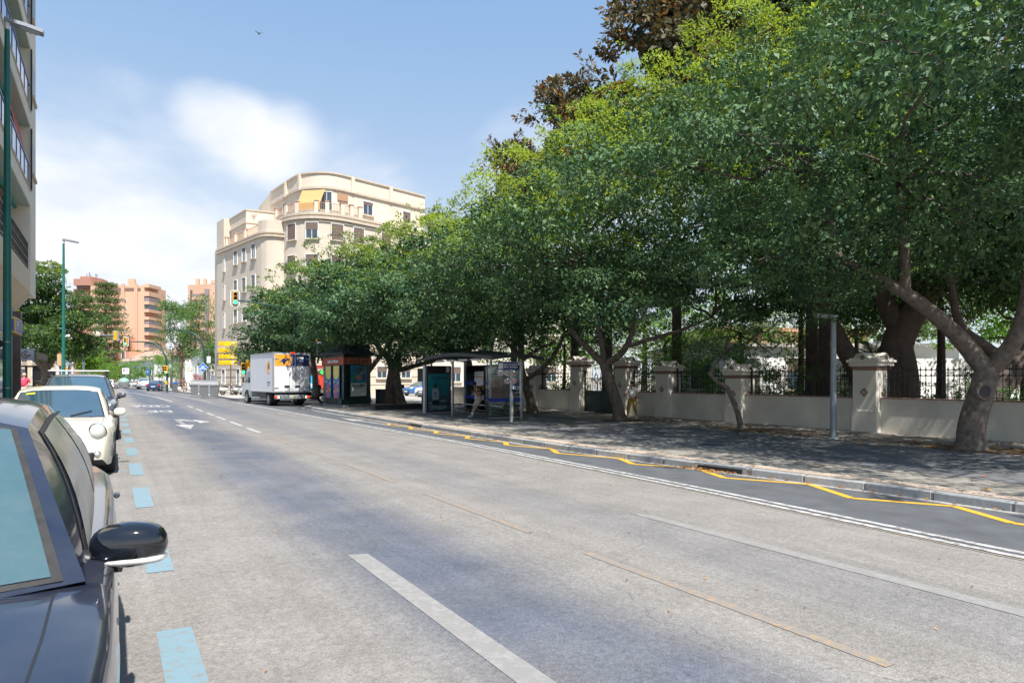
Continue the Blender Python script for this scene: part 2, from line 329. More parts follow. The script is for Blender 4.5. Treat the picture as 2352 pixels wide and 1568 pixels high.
g = MB(); g.quad((-1500, -600, -.42), (1500, -600, -.42), (1500, 3500, -.42), (-1500, 3500, -.42), EARTH); struct(g.build('ground'))
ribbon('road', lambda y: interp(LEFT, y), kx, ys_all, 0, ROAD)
BUSA = mat('asphalt_dark', (.082, .086, .093), .85, var=.22, vscale=2.2, bump=.3, bscale=120, detail=8)
ribbon('bus_lane', lambda y: interp(DBL, y), lambda y: kx(y)-.16, [y for y in ys_all if y <= 46], .004, BUSA)
CONC = mat('gutter_concrete', (.30, .29, .27), .9, var=.3, vscale=5, detail=8)
ribbon('gutter', lambda y: kx(y)-.17, lambda y: kx(y)-.005, [y for y in ys_all if y <= 50.5], .008, CONC)
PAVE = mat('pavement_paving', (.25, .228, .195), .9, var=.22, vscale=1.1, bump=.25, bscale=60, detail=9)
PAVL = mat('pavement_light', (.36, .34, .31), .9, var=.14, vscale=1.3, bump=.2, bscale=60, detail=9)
SHPAVE = mat('pavement_shade', (.12, .122, .126), .92, var=.3, vscale=.9, bump=.35, bscale=50, detail=9)  # darker, bluer copy of the paving with tree shade in its colour
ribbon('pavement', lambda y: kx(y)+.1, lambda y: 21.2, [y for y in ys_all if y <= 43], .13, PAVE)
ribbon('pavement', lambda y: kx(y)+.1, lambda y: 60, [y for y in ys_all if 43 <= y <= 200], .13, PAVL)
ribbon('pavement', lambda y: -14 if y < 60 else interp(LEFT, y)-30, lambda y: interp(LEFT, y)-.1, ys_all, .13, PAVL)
ribbon('pavement', lambda y: kx(y)+2.3, lambda y: 17.2-.2*math.sin(y*.7), [y*1.0 for y in range(-8, 31)], .134, SHPAVE)  # painted shade: dark sheet along the middle of the pavement under the trees
# park soil behind the wall
g = MB(); g.quad((21.2, -12, -.08), (90, -12, -.08), (90, 43, -.08), (21.2, 43, -.08), mat('park_soil', (.16, .12, .075), .95, var=.35, vscale=1.5)); struct(g.build('park_soil'))
# kerbs: granite stones laid end to end
KST = [mat('granite%d' % i, c, .75, var=.18, vscale=14, detail=8, bump=.15) for i, c in enumerate([(.27, .275, .28), (.31, .31, .305), (.235, .25, .26)])]
def kerb_line(tab, y0, y1, side, maxn, L=1.0):
    base = MB(); pts = []; y = y0
    while y < y1: pts.append((interp(tab, y), y)); y += .5
    vs = []; fs = []
    for i, (x, yy) in enumerate(pts):
        for dx, z in ((0, -.1), (0, .115), (.14*side, .115), (.14*side, -.1)): vs.append((x+dx+.004*side, yy, zg(x)+z))
    for i in range(len(pts)-1):
        for k in range(3): fs.append((i*4+k, i*4+k+1, (i+1)*4+k+1, (i+1)*4+k))
    base.add(vs, fs, mat('mortar', (.17, .16, .145), .9)); kb = struct(base.build('kerb'))
    sm = []
    for k in range(3):
        b = MB(); b.cbox((0, 0, 0), (.165, L-.022, .15), KST[k], bev=.016); sm.append(b.mesh('kerb_stone'))
    y = y0; n = 0; rnd = random.Random(4)
    while y < y1 and n < maxn:
        x0, x1 = interp(tab, y), interp(tab, y+L); ang = math.atan2(-(x1-x0), L); l = math.hypot(x1-x0, L)
        if not (8.0 < y+L/2 < 9.2 and side > 0) and not (21.6 < y+L/2 < 22.6 and side > 0):
            xm = (x0+x1)/2
            o = link('kerb_stone', rnd.choice(sm), kb, (xm+.083*side-.004*side, y+L*math.cos(ang)/2, zg(xm)+.057+rnd.uniform(-.003, .003))); o.rotation_euler = (0, .02, ang)
        y += L*math.cos(ang); n += 1
    return kb
kb = kerb_line(KERB, -2, 49, 1, 60)
kerb_line(KERB, 52, 112, 1, 0); kerb_line(LEFT, 3, 110, -1, 0)
# tactile strip: bumpy tiles behind the kerb
tb = MB(); TM = mat('tactile_tile', (.36, .29, .23), .85, var=.15, vscale=9, detail=6)
tb.box(-.2, .2, -.197, .197, -.01, .006, TM)
for i in range(5):
    for j in range(5): 
        cx, cy = -.16+i*.08, -.16+j*.08; tb.add([(cx-.028, cy-.028, .006), (cx+.028, cy-.028, .006), (cx+.028, cy+.028, .006), (cx-.028, cy+.028, .006), (cx-.015, cy-.015, .013), (cx+.015, cy-.015, .013), (cx+.015, cy+.015, .013), (cx-.015, cy+.015, .013)], [(4, 5, 6, 7), (0, 1, 5, 4), (1, 2, 6, 5), (2, 3, 7, 6), (3, 0, 4, 7)], TM)
tmesh = tb.mesh('tactile_tile'); y = 2.0
pv = bpy.data.objects['pavement']
while y < 30:
    for k in range(1):
        x = kx(y)+.42+k*.4; o = link('tactile_tile', tmesh, pv, (x, y, zg(x)+.136)); o.rotation_euler = (0, .02, math.atan2(-(kx(y+.4)-kx(y)), .4))
    y += .4
def storm_drain(y, label):
    x = kx(y); t = thing('storm_drain', label, 'storm drain', (x, y, zg(x)), math.atan2(-(kx(y+.5)-kx(y-.5)), 1), 'storm drains in the kerb')
    b = MB(); b.box(.0, .3, -.56, .56, .10, .137, KST[2]); b.box(.0, .06, -.56, -.48, 0, .10, KST[0]); b.box(.0, .06, .48, .56, 0, .10, KST[0]); b.build('lintel', t)
    b = MB(); b.box(-.012, .3, -.48, .48, -.15, .098, BLK); b.build('opening', t)
    b = MB(); b.box(-.02, .04, -.47, .47, .012, .028, DKMETAL); b.build('grate', t)
storm_drain(8.6, 'dark storm drain opening in the kerb nearest the camera, leaves lying before it')
storm_drain(22.1, 'small dark storm drain opening in the kerb near the poster end of the bus shelter')
# road markings ---------------------------------------------------------
PW = paint_mat('marking_white', (.48, .47, .455), .52, (.20, .19, .18)); PWf = paint_mat('marking_faded', (.27, .262, .252), .455, (.22, .21, .20), 14)
PB = paint_mat('marking_blue', (.165, .258, .30), .57, (.205, .195, .18), 11); PY = paint_mat('marking_yellow', (.62, .34, .03), .68, (.08, .08, .08), 12)
PYo = paint_mat('marking_old_yellow', (.33, .23, .13), .45, (.21, .19, .175), 22)
def strip(mb, pts, w, off, m):
    """flat painted line through (x,y) points; w across"""
    n = len(pts); P = [Vector(p) for p in pts]
    vs = []
    for i, p in enumerate(P):
        d = (P[min(i+1, n-1)]-P[max(i-1, 0)]).normalized(); nn = Vector((-d.y, d.x))*w/2
        for q in (p-nn, p+nn): vs.append((q.x, q.y, zg(q.x)+off))
    mb.add(vs, [(2*i, 2*i+1, 2*i+3, 2*i+2) for i in range(n-1)], m)
def flat(mb, pts, off, m): mb.add([(x, y, zg(x)+off) for x, y in pts], [tuple(range(len(pts)))], m)
def mark(name, fn):
    b = MB(); fn(b); return struct(b.build(name))
y = -.2
while y < 34:
    xx = .33+.001*y
    def f(b, y=y): flat(b, [(xx-.10, y), (xx+.10, y), (xx+.10, y+1.72), (xx-.10, y+1.72)], .004, PB)
    mark('parking_dash', f); y += 3.17
mark('parking_line', lambda b: flat(b, [(-2.0, 13.02), (.24, 13.04), (.24, 13.13), (-2.0, 13.11)], .004, PB))
mark('parking_line', lambda b: flat(b, [(-2.0, 18.65), (.24, 18.65), (.24, 18.74), (-2.0, 18.74)], .004, PB))
for y0, y1 in ((-1.6, 1.1), (2.1, 4.97), (5.96, 8.77), (9.96, 12.58), (13.83, 16.39), (17.43, 19.97)):
    mark('lane_dash', lambda b: flat(b, [(3.82, y0), (3.92, y0), (3.93, y1), (3.83, y1)], .004, PYo))
for y0, y1 in ((21.2, 23.4), (24.44, 27.2), (28.34, 31.14), (31.93, 34.5), (36.2, 39.1), (41, 44)):
    mark('lane_dash', lambda b: flat(b, [(3.78, y0), (3.92, y0), (3.92, y1), (3.78, y1)], .004, PW))
mark('lane_line', lambda b: flat(b, [(1.85, -3), (2.05, -3), (2.03, 5.9), (1.85, 5.96)], .004, PWf))
mark('lane_line', lambda b: flat(b, [(5.55, -3), (5.77, -3), (5.74, 6.0), (5.58, 6.3)], .004, PWf))
def dline(b, dx):
    strip(b, [(interp(DBL, y)+dx, y) for y in [v*1.5 for v in range(-6, 35)]], .11, .009, PW)
mark('bus_lane_line', lambda b: dline(b, 0)); mark('bus_lane_line', lambda b: dline(b, .21))
mark('bus_lane_line', lambda b: strip(b, [(interp(DBL, y)-.10, y) for y in [v*1.5 for v in range(-6, 20)]], .05, .005, PYo))
zz_ = [(9.44, -4.4), (10.1, -3.4), (9.4, -.7), (10.15, .3), (9.44, 3.64), (10.06, 4.59), (9.36, 5.64+1.6), (9.9, 8.4)]
zig = [(10.1, -3.6), (9.45, -2.9), (10.1, -.6), (9.5, .3), (10.1, 2.6), (9.44, 3.55), (10.03, 5.0), (9.36, 5.9), (9.93, 7.2), (9.31, 8.2), (9.78, 9.5), (9.22, 10.4)]
zig = []
yy = -6.4; 
def zx(y, hi): return kx(y)-(.28 if hi else .98)
# sawtooth: long flat run, then a short step back
pts = [(10.2, .3), (9.44, 3.64), (10.06, 4.59), (9.35, 5.64), (10.05, 6.8), (9.31, 7.97), (9.86, 9.07), (9.18, 10.22), (9.62, 11.18), (8.95, 12.59), (9.42, 13.52), (8.88, 14.82), (9.3, 15.58), (8.85, 17.05), (9.25, 17.7), (8.83, 19.2), (9.22, 19.9), (8.83, 21.3), (9.22, 22.0), (8.83, 23.5), (9.22, 24.2)]
def zf(b):
    for (a, c) in zip(pts, pts[1:]):
        strip(b, [a, c], .14, .0095, PY)
mark('bus_stop_zigzag', zf)
# direction arrows and lettering
def arrow2(b):
    flat(b, [(2.05, 29.2), (2.22, 29.2), (2.22, 25.4), (2.05, 25.4)], .005, PWf); flat(b, [(1.82, 25.6), (2.45, 25.6), (2.12, 23.3)], .0055, PW)
    flat(b, [(2.22, 29.2), (2.22, 28.2), (2.75, 27.4), (2.75, 28.0)], .005, PW); flat(b, [(2.72, 28.9), (2.72, 26.4), (3.15, 27.2)], .0055, PW)
mark('lane_arrow', arrow2)
mark('lane_arrow', lambda b: (flat(b, [(8.62, 26.6), (8.78, 26.6), (8.92, 23.4), (8.80, 23.4)], .010, PW), flat(b, [(8.4, 26.3), (9.0, 26.6), (8.6, 28.6)], .0105, PW)))
mark('lane_arrow', lambda b: (flat(b, [(7.0, 30.5), (7.12, 30.5), (7.25, 34.2), (7.15, 34.2)], .004, PYo), flat(b, [(6.8, 33.0), (7.25, 34.4), (7.3, 32.8)], .0045, PYo)))
def road_text(s_, x, y, w, h):
    o = text(s_, 1.0, PW, None, (x, y, zg(x)+.006), (0, 0, math.pi), 'road_lettering', ext=0, bold=.03); o.scale = (w, h, 1); o.rotation_euler = (0, -.02, math.pi); struct(o)
road_text('DE', 2.0, 36.6, .85, 3.0); road_text('CEDA', 1.9, 43.8, .75, 4.2)
for y0 in (33.8, 34.3): mark('parking_line', lambda b: flat(b, [(-.2, y0), (1.35, y0+.3), (1.35, y0+.42), (-.2, y0+.12)], .004, PW))
mark('centre_line', lambda b: strip(b, [(3.6, 52), (3.2, 64), (2.3, 78), (.6, 95)], .16, .004, PW))
mark('centre_line', lambda b: strip(b, [(5.9, 50), (5.6, 60), (5.0, 74), (3.6, 90)], .12, .004, PW))
# manhole cover in the pavement
def manhole(x, y, r, label):
    b = MB(); b.lathe([(0.001, .008), (r*.9, .008), (r, .0)], DKMETAL, 20); b.lathe([(r, .0), (r*1.08, .004), (r*1.1, -.01)], KST[2], 20)
    tag(b.build('manhole_cover', None, (x, y, zg(x)+.137), rot=(0, .02, 0)), label, 'manhole cover', 'manhole covers in the pavement')
manhole(13.2, 11.7, .38, 'round dark manhole cover in the pavement left of the grey lamp'); manhole(13.0, 18.5, .3, 'small dark manhole cover in the pavement in front of the forked street tree')
SOIL = mat('pit_soil', (.10, .07, .045), .95, var=.4, vscale=6, bump=.5, bscale=30)
for (x, y, r_) in ((18.1, 7.6, .95), (17.95, 14.6, .6), (17.9, 20.7, .8), (18.0, 27.45, .8), (17.6, 33.4, .8), (14.9, 38.4, 1.1)):
    b = MB(); n = 22; rr_ = random.Random(int(y)); ring = [(x+r_*rr_.uniform(.85, 1.1)*math.cos(2*math.pi*k/n), y+r_*1.2*rr_.uniform(.85, 1.1)*math.sin(2*math.pi*k/n)) for k in range(n)]
    b.add([(x, y, zg(x)+.16)]+[(px, py, zg(px)+.138) for px, py in ring], [(0, k+1, (k+1) % n+1) for k in range(n)], SOIL, True); struct(b.build('tree_pit'))
# fallen leaves
LITT = [mat('dry_leaf%d' % i, c, .8) for i, c in enumerate([(.30, .13, .04), (.22, .12, .05), (.50, .24, .04), (.14, .09, .05)])]
def litter(name, gen, n, seed, size=.07, label=None):
    rnd = random.Random(seed); b = MB()
    for _ in range(n):
        x, y, z = gen(rnd); a = rnd.uniform(0, 6.3); s_ = size*rnd.uniform(.6, 1.3); c, d = math.cos(a)*s_, math.sin(a)*s_; k = rnd.choice(LITT)
        b.add([(x-c, y-d, z+.002), (x+d*.45, y-c*.45, z+.018*rnd.random()+.004), (x+c, y+d, z+.012), (x-d*.45, y+c*.45, z+.018*rnd.random()+.004)], [(0, 1, 2, 3)], k)
    o = b.build(name); tag(o, label, 'fallen leaves'); o['kind'] = 'stuff'; return o
def around(cx, cy, rx, ry): 
    def g_(r):
        x = r.gauss(cx, rx); y = r.gauss(cy, ry); x = min(x, 20.9); return (x, y, zg(x)+.138)
    return g_
litter('leaf_litter', around(18.3, 7.0, .5, 1.9), 900, 1, label='brown dry leaves piled around the foot of the right-hand tree')
litter('leaf_litter', around(18.4, 14.2, .5, 1.2), 450, 2, label='brown dry leaves around the foot of the thin leaning sapling')
litter('leaf_litter', around(18.4, 20.6, .45, .9), 300, 3, label='brown dry leaves around the foot of the forked street tree')
def drain_l(r):
    y = r.gauss(8.75, .35); x = kx(y)-abs(r.gauss(.05, .12))-.02; return (x, y, zg(x)+.012+r.random()*.02)
litter('leaf_litter', drain_l, 150, 5, .035, 'yellow-brown leaves gathered in front of the kerb drain opening')
def gut(r):
    y = r.uniform(4, 30); x = kx(y)-abs(r.gauss(0, .07))-.01; return (x, y, zg(x)+.012)
litter('leaf_litter', gut, 350, 6, .035, 'bits of dry leaf scattered along the gutter')
def sc_(r):
    y = r.uniform(3, 30); x = r.uniform(kx(y)+.3, 20.8); return (x, y, zg(x)+.138)
litter('leaf_litter', sc_, 260, 7, .085, 'single orange and brown leaves scattered over the shaded pavement')
def rd(r):
    y = r.uniform(2, 30); x = r.uniform(.6, 7.4); return (x, y, zg(x)+.003)
litter('road_grit', rd, 160, 8, .018, 'tiny dark bits of grit on the open road')
# ------------------------------------------------------------------ trees
rs = np.random.RandomState(7)
BARK = mat('bark', (.15, .122, .100), .92, var=.42, vscale=7, bump=1.0, bscale=11, detail=10); BARKD = mat('bark_dark', (.10, .075, .062), .9, var=.3, vscale=5, bump=.6, bscale=14, detail=8)
BARKP = mat('bark_palm', (.24, .16, .10), .95, var=.3, vscale=9, bump=.6, bscale=20)
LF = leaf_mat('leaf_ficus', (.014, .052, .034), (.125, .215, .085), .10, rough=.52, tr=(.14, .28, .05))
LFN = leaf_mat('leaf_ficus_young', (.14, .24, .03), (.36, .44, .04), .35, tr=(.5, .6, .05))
LFL = leaf_mat('leaf_left', (.016, .050, .022), (.085, .150, .040), .16, tr=(.18, .30, .05))
LMAG = leaf_mat('leaf_brownish', (.045, .06, .035), (.15, .14, .075), .10, tr=(.3, .2, .08)); LMAGO = leaf_mat('leaf_rust', (.32, .16, .06), (.42, .25, .10), .2, tr=(.5, .2, .05))
LGR = leaf_mat('leaf_bright', (.05, .14, .02), (.18, .30, .04), .35, tr=(.35, .55, .05)); LGRD = leaf_mat('leaf_shrub', (.018, .085, .018), (.07, .19, .03), .3, tr=(.2, .42, .05))
LAIL = leaf_mat('leaf_feather', (.05, .13, .035), (.13, .22, .06), .3, tr=(.25, .4, .08)); LPINE = leaf_mat('leaf_pine', (.07, .11, .04), (.15, .17, .07), .15); LOL = leaf_mat('leaf_olive', (.10, .14, .07), (.25, .28, .15), .25, tr=(.3, .35, .15))
def leaf_mesh(name, C, N, n_leaf, size, mats, width=.38, spread=.45, up=.35, young=None, seed=0):
    """C clump centres, N outward directions, radius in C[:,3]; returns one mesh of bent leaves"""
    r = np.random.RandomState(seed); k = len(C); idx = np.repeat(np.arange(k), n_leaf); n = len(idx)
    c = C[idx]; d0 = N[idx]; rad = c[:, 3:4]
    u = r.normal(size=(n, 3)); u += d0*.75; u[:, 2] += .25; u /= np.linalg.norm(u, axis=1, keepdims=True)
    q = r.uniform(.35, 1.12, (n, 1))**.6; p = c[:, :3]+u*rad*q*np.array([[1, 1, .5]])*(spread/.45) - d0*rad*.35
    out = u; d = u*.45+d0*.30+r.normal(size=(n, 3))*.48; d[:, 2] -= .10; d /= np.linalg.norm(d, axis=1, keepdims=True)
    cn = N*.75+r.normal(size=(k, 3))*.22; cn[:, 2] += .60; nn = cn[idx]+u*.45+r.normal(size=(n, 3))*.16
    sd = np.cross(d, nn); sd /= np.linalg.norm(sd, axis=1, keepdims=True)+1e-9; nn = np.cross(sd, d)
    s = size*r.uniform(.65, 1.3, (n, 1)); w = s*width*.5
    a = p; b = p+d*s*.5+sd*w+nn*s*.07; t = p+d*s-nn*s*.08; e = p+d*s*.5-sd*w+nn*s*.07
    V = np.stack([a, b, t, e], 1).reshape(-1, 3)
    me = bpy.data.meshes.new(name); me.vertices.add(4*n); me.vertices.foreach_set('co', V.astype(np.float32).ravel())
    me.loops.add(4*n); me.loops.foreach_set('vertex_index', np.arange(4*n, dtype=np.int32)); me.polygons.add(n)
    me.polygons.foreach_set('loop_start', np.arange(0, 4*n, 4, dtype=np.int32)); me.polygons.foreach_set('loop_total', np.full(n, 4, dtype=np.int32))
    for m in mats: me.materials.append(m)
    mi = np.zeros(n, dtype=np.int32)
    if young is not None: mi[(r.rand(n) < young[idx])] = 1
    me.polygons.foreach_set('material_index', mi); me.update(calc_edges=True); return me
def crown_clumps(lobes, dens, rc, seed, inner=.0, yf=None, bottom=-1.0, solid=False):
    r = np.random.RandomState(seed); C = []; N = []; L = np.array([l[:6] for l in lobes], float)
    for l in L:
        area = 4*math.pi*((l[3]*l[4]+l[3]*l[5]+l[4]*l[5])/3); k = max(4, int(area*dens))
        u = r.normal(size=(k, 3)); u /= np.linalg.norm(u, axis=1, keepdims=True)
        rr = r.uniform(.80, 1.06, (k, 1)); P = l[:3]+u*l[3:6]*rr
        keep = u[:, 2] > bottom
        for m in L:
            if m is l or (solid and np.sum((m[:3]-l[:3])**2) > 16): continue
            q = (P-m[:3])/m[3:6]; keep &= (np.sum(q*q, 1) > .62)
        nrm = u/l[3:6]; nrm /= np.linalg.norm(nrm, axis=1, keepdims=True)
        C.append(P[keep]); N.append(nrm[keep])
    C = np.concatenate(C); N = np.concatenate(N); rad = r.uniform(.65, 1.35, (len(C), 1))*rc
    C = np.hstack([C, rad]); yg = np.zeros(len(C)) if yf is None else np.array([yf(*c[:3]) for c in C])
    return C, N, yg
def bumps(lobes, seed, k0=1.5, f=.46):
    """break every mass into separate boughs with hollows between them"""
    r = np.random.RandomState(seed); out = []; L = np.array([l[:6] for l in lobes], float)
    for l in L:
        n = max(5, int(k0*math.sqrt(l[3]*l[4])*3.0)); ph = r.uniform(0, 6.28)
        for i in range(n):
            z = 1-1.72*(i+.5)/n; a = ph+i*2.399; q = math.sqrt(max(0, 1-z*z)); u = np.array([q*math.cos(a), q*math.sin(a), z])+r.normal(size=3)*.13; u /= np.linalg.norm(u); k = r.uniform(.74, .98)
            p = l[:3]+u*l[3:6]*k; ok = True
            for m in L:
                if m is not l and np.sum(((p-m[:3])/m[3:6])**2) < .45: ok = False
            if not ok: continue
            rr = f*r.uniform(.70, 1.2)*min(l[3], 2.6); dd = min([math.dist(p, o[:3])/(rr+o[3]) for o in out], default=9)
            if dd > .82: out.append((p[0], p[1], p[2], rr, rr, rr*.55, l[0], l[1], l[2]))
    return out
def spray_mesh(C, N, n_leaf, L, size, mats, seed, tip=.25):
    """leafy shoots: leaves set alternately along short drooping twigs"""
    r = np.random.RandomState(seed); k = len(C); w = N*.9+r.normal(size=(k, 3))*.35; w[:, 2] += r.uniform(-.35, .35, k); w /= np.linalg.norm(w, axis=1, keepdims=True); LL = L*r.uniform(.6, 1.35, k)
    idx = np.repeat(np.arange(k), n_leaf); n = len(idx); t = r.uniform(0, 1, (n, 1))**.8; rad = r.normal(size=(n, 3)); rad -= w[idx]*np.sum(rad*w[idx], 1, keepdims=True); rad /= np.linalg.norm(rad, axis=1, keepdims=True)+1e-9
    p = C[idx, :3]+w[idx]*t*LL[idx][:, None]; p[:, 2:3] -= .16*t*t*LL[idx][:, None]; p += rad*r.uniform(0, .10, (n, 1))*(1.25-t)*(L/.8)
    d = w[idx]*.75+rad*.8+r.normal(size=(n, 3))*.15; d[:, 2] -= .12; d /= np.linalg.norm(d, axis=1, keepdims=True); nn = r.normal(size=(n, 3))*.22+w[idx]*.3; nn[:, 2] += .9
    sd = np.cross(d, nn); sd /= np.linalg.norm(sd, axis=1, keepdims=True)+1e-9; nn = np.cross(sd, d); s = size*r.uniform(.7, 1.25, (n, 1)); wd = s*.20
    V = np.stack([p, p+d*s*.5+sd*wd+nn*s*.06, p+d*s-nn*s*.08, p+d*s*.5-sd*wd+nn*s*.06], 1).reshape(-1, 3); me = bpy.data.meshes.new('shoots'); me.vertices.add(4*n); me.vertices.foreach_set('co', V.astype(np.float32).ravel())
    me.loops.add(4*n); me.loops.foreach_set('vertex_index', np.arange(4*n, dtype=np.int32)); me.polygons.add(n); me.polygons.foreach_set('loop_start', np.arange(0, 4*n, 4, dtype=np.int32)); me.polygons.foreach_set('loop_total', np.full(n, 4, dtype=np.int32))
    for m in mats: me.materials.append(m)
    mi = ((r.rand(n) < tip*(t[:, 0] > .72)) | (r.rand(n) < C[idx, 3])).astype(np.int32); me.polygons.foreach_set('material_index', mi); me.update(calc_edges=True); return me
def crown(parent, lobes, dens, rc, nl, size, mats, seed, yf=None, bottom=-1.0, core=True, boughs=True, shoots=.60, **kw):
    if core and boughs:
        B = bumps(lobes, seed, 2.6, .50); C, N, yg = crown_clumps(B, dens*2.6, rc*.46, seed, yf=yf, bottom=-.28, solid=True); nl = int(nl*.40)
    else: C, N, yg = crown_clumps(lobes, dens, rc, seed, yf=yf, bottom=bottom)
    if core and boughs and shoots:
        Cs, Ns, ys = crown_clumps([q[:3]+tuple(v*.8 for v in q[3:6]) for q in bumps(lobes, seed, 2.6, .50)], shoots, .1, seed+77, yf=yf, bottom=-.2, solid=True); Cs = Cs.copy(); Cs[:, 3] = ys; side = (Ns[:, 0] < .55); Cs, Ns = Cs[side], Ns[side]
        sh = link('shoots', spray_mesh(Cs, Ns, 34 if size < .14 else 26, .75+size*2.2, size*1.12, mats, seed+78), parent); sh['kind'] = 'stuff'
    me = leaf_mesh('crown', C, N, nl, size, mats, young=yg, seed=seed, **kw); o = link('crown', me, parent)
    if core:      # leaves deeper inside the crown, bigger and sparser, so that it does not look hollow
        Lb = [(l[0], l[1], l[2], l[3]*.50, l[4]*.50, l[5]*.50) for l in lobes]
        C2, N2, y2 = crown_clumps(Lb, dens*2.3, rc*1.3, seed+50); me2 = leaf_mesh('inner_leaves', C2, N2, 60, size*1.5 if size < .3 else size*1.2, mats[:1], width=.6, seed=seed+9)
        o2 = link('inner_leaves', me2, parent); o2['kind'] = 'stuff'
    return o
def branch(mb, p0, p1, r0, r1, m, seed, wob=.12, n=7, k=10):
    r = random.Random(seed); p0, p1 = Vector(p0), Vector(p1); L = (p1-p0).length; pts = []; rad = []
    for i in range(n+1):
        t = i/n; q = p0.lerp(p1, t); q.z += math.sin(t*math.pi)*-.05*L*0
        if 0 < i < n: q += Vector((r.uniform(-1, 1), r.uniform(-1, 1), r.uniform(-.6, .6)))*wob*L*.35
        pts.append(q); rad.append(r0+(r1-r0)*t+r.uniform(-.04, .04)*r0)
    mb.tube(pts, rad, m, k); return pts
def curve_tube(mb, pts, r0, r1, m, n=4, k=12, flare=0):
    """smooth tube through control points (Catmull-Rom)"""
    P = [Vector(p) for p in pts]; P = [P[0]*2-P[1]]+P+[P[-1]*2-P[-2]]; out = []
    for i in range(1, len(P)-2):
        for j in range(n):
            t = j/n; a, b, c, d = P[i-1], P[i], P[i+1], P[i+2]
            out.append(.5*((2*b)+(c-a)*t+(2*a-5*b+4*c-d)*t*t+(3*b-a-3*c+d)*t**3))
    out.append(P[-2]); m_ = len(out)-1
    rad = [r0+(r1-r0)*(i/m_)+(flare*max(0, 1-i/m_*7) if flare else 0) for i in range(len(out))]
    mb.tube(out, rad, m, k); return out
def make_tree(label, pos, limbs, lobes, dens=.6, rc=.8, nl=110, size=.13, mats=None, bark=None, seed=1, yf=None, name='street_tree', cat='tree', group=None, bottom=-1.0, core=True, twigs=True, **kw):
    t = thing(name, label, cat, pos, 0, group); b = MB(); bark = bark or BARK; px, py, pz = pos
    for pts, r0, r1 in limbs:
        curve_tube(b, [(x, y, z) for x, y, z in pts], r0, r1, bark, flare=r0*.35 if pts[0][2] < .1 else 0)
    r = random.Random(seed)
    if twigs:
        tops = [pts[-1] for pts, _, _ in limbs if pts[-1][2] > 1]
        for lb in lobes:      # thinner limbs run on into each mass of leaves
            src = min(tops, key=lambda q: (Vector(q)-Vector(lb[:3])).length) if tops else (0, 0, lb[2]-1)
            branch(b, src, (lb[0], lb[1], lb[2]), .055, .015, BARKD, r.random(), .25, 6, 6)
            for _ in range(1):
                e = (lb[0]+r.uniform(-.8, .8)*lb[3], lb[1]+r.uniform(-.8, .8)*lb[4], lb[2]+r.uniform(-.75, .7)*lb[5]); branch(b, (lb[0], lb[1], lb[2]), e, .02, .006, BARKD, r.random(), .25, 5, 5)
    b.build('trunk', t); crown(t, lobes, dens, rc, nl, size, mats or [LF, LFN], seed, yf, bottom, core, **kw); return t
def lobes_for(seed, n, cx, cy, cz, sx, sy, sz, r0, r1, flat_=.8):
    r = random.Random(seed); out = []
    for i in range(n):
        a = i*2.399+r.uniform(-.4, .4); q = math.sqrt((i+.5)/n); rr = r.uniform(r0, r1)
        out.append((cx+math.cos(a)*q*sx, cy+math.sin(a)*q*sy, cz+sz*(1-q*q)*r.uniform(.6, 1.1)-sz*.3+r.uniform(-.4, .4), rr, rr, rr*flat_))
    return out
GT = 'clipped fig trees in a row along the pavement'
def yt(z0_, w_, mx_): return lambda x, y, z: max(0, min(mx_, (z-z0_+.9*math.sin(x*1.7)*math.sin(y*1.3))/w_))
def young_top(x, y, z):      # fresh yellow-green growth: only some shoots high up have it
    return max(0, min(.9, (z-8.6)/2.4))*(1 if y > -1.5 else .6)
# --- the row (positions read from the photograph) ---
z0 = -.15
# 1 right-hand tree with the knot hole
L1 = [(0, 0, 7.8, 3.3, 3.0, 2.0), (-3.2, -.6, 7.2, 2.3, 2.4, 1.6), (-4.6, .8, 6.3, 1.9, 2.0, 1.3), (-2.8, 2.6, 8.2, 2.2, 2.2, 1.6), (-1.0, -2.8, 8.0, 2.6, 2.4, 1.8), (-5.2, -1.6, 7.9, 1.7, 1.9, 1.4), (1.8, 1.8, 8.6, 2.6, 2.6, 1.9), (-.5, 1.0, 10.4, 2.8, 2.7, 1.8), (-3.2, .4, 9.9, 2.2, 2.3, 1.6), (-4.6, 2.6, 5.6, 1.4, 1.5, 1.0), (-3.6, -3.2, 6.2, 1.8, 1.8, 1.2), (-1.6, 2.4, 5.5, 1.7, 1.7, 1.0), (1.5, -2.0, 6.2, 2.2, 2.2, 1.2), (-5.0, 3.0, 8.6, 1.6, 1.6, 1.2)]
def lower(L, dz, extra):
    return [(x, y, z-dz*max(0, min(1, (9.2-z)/2.0)), a*1.04, c*1.04, d*(1.22 if z < 8.5 else 1.05)) for x, y, z, a, c, d in L]+extra
SK1 = [(-.5, 1.2, 5.0, 2.6, 2.6, .9), (-2.6, -1.2, 5.1, 2.2, 2.2, .9), (1.6, -1.6, 5.2, 2.3, 2.3, .9), (1.2, 2.6, 4.9, 2.2, 2.2, .9), (-3.2, 2.2, 5.0, 1.8, 1.8, .8)]
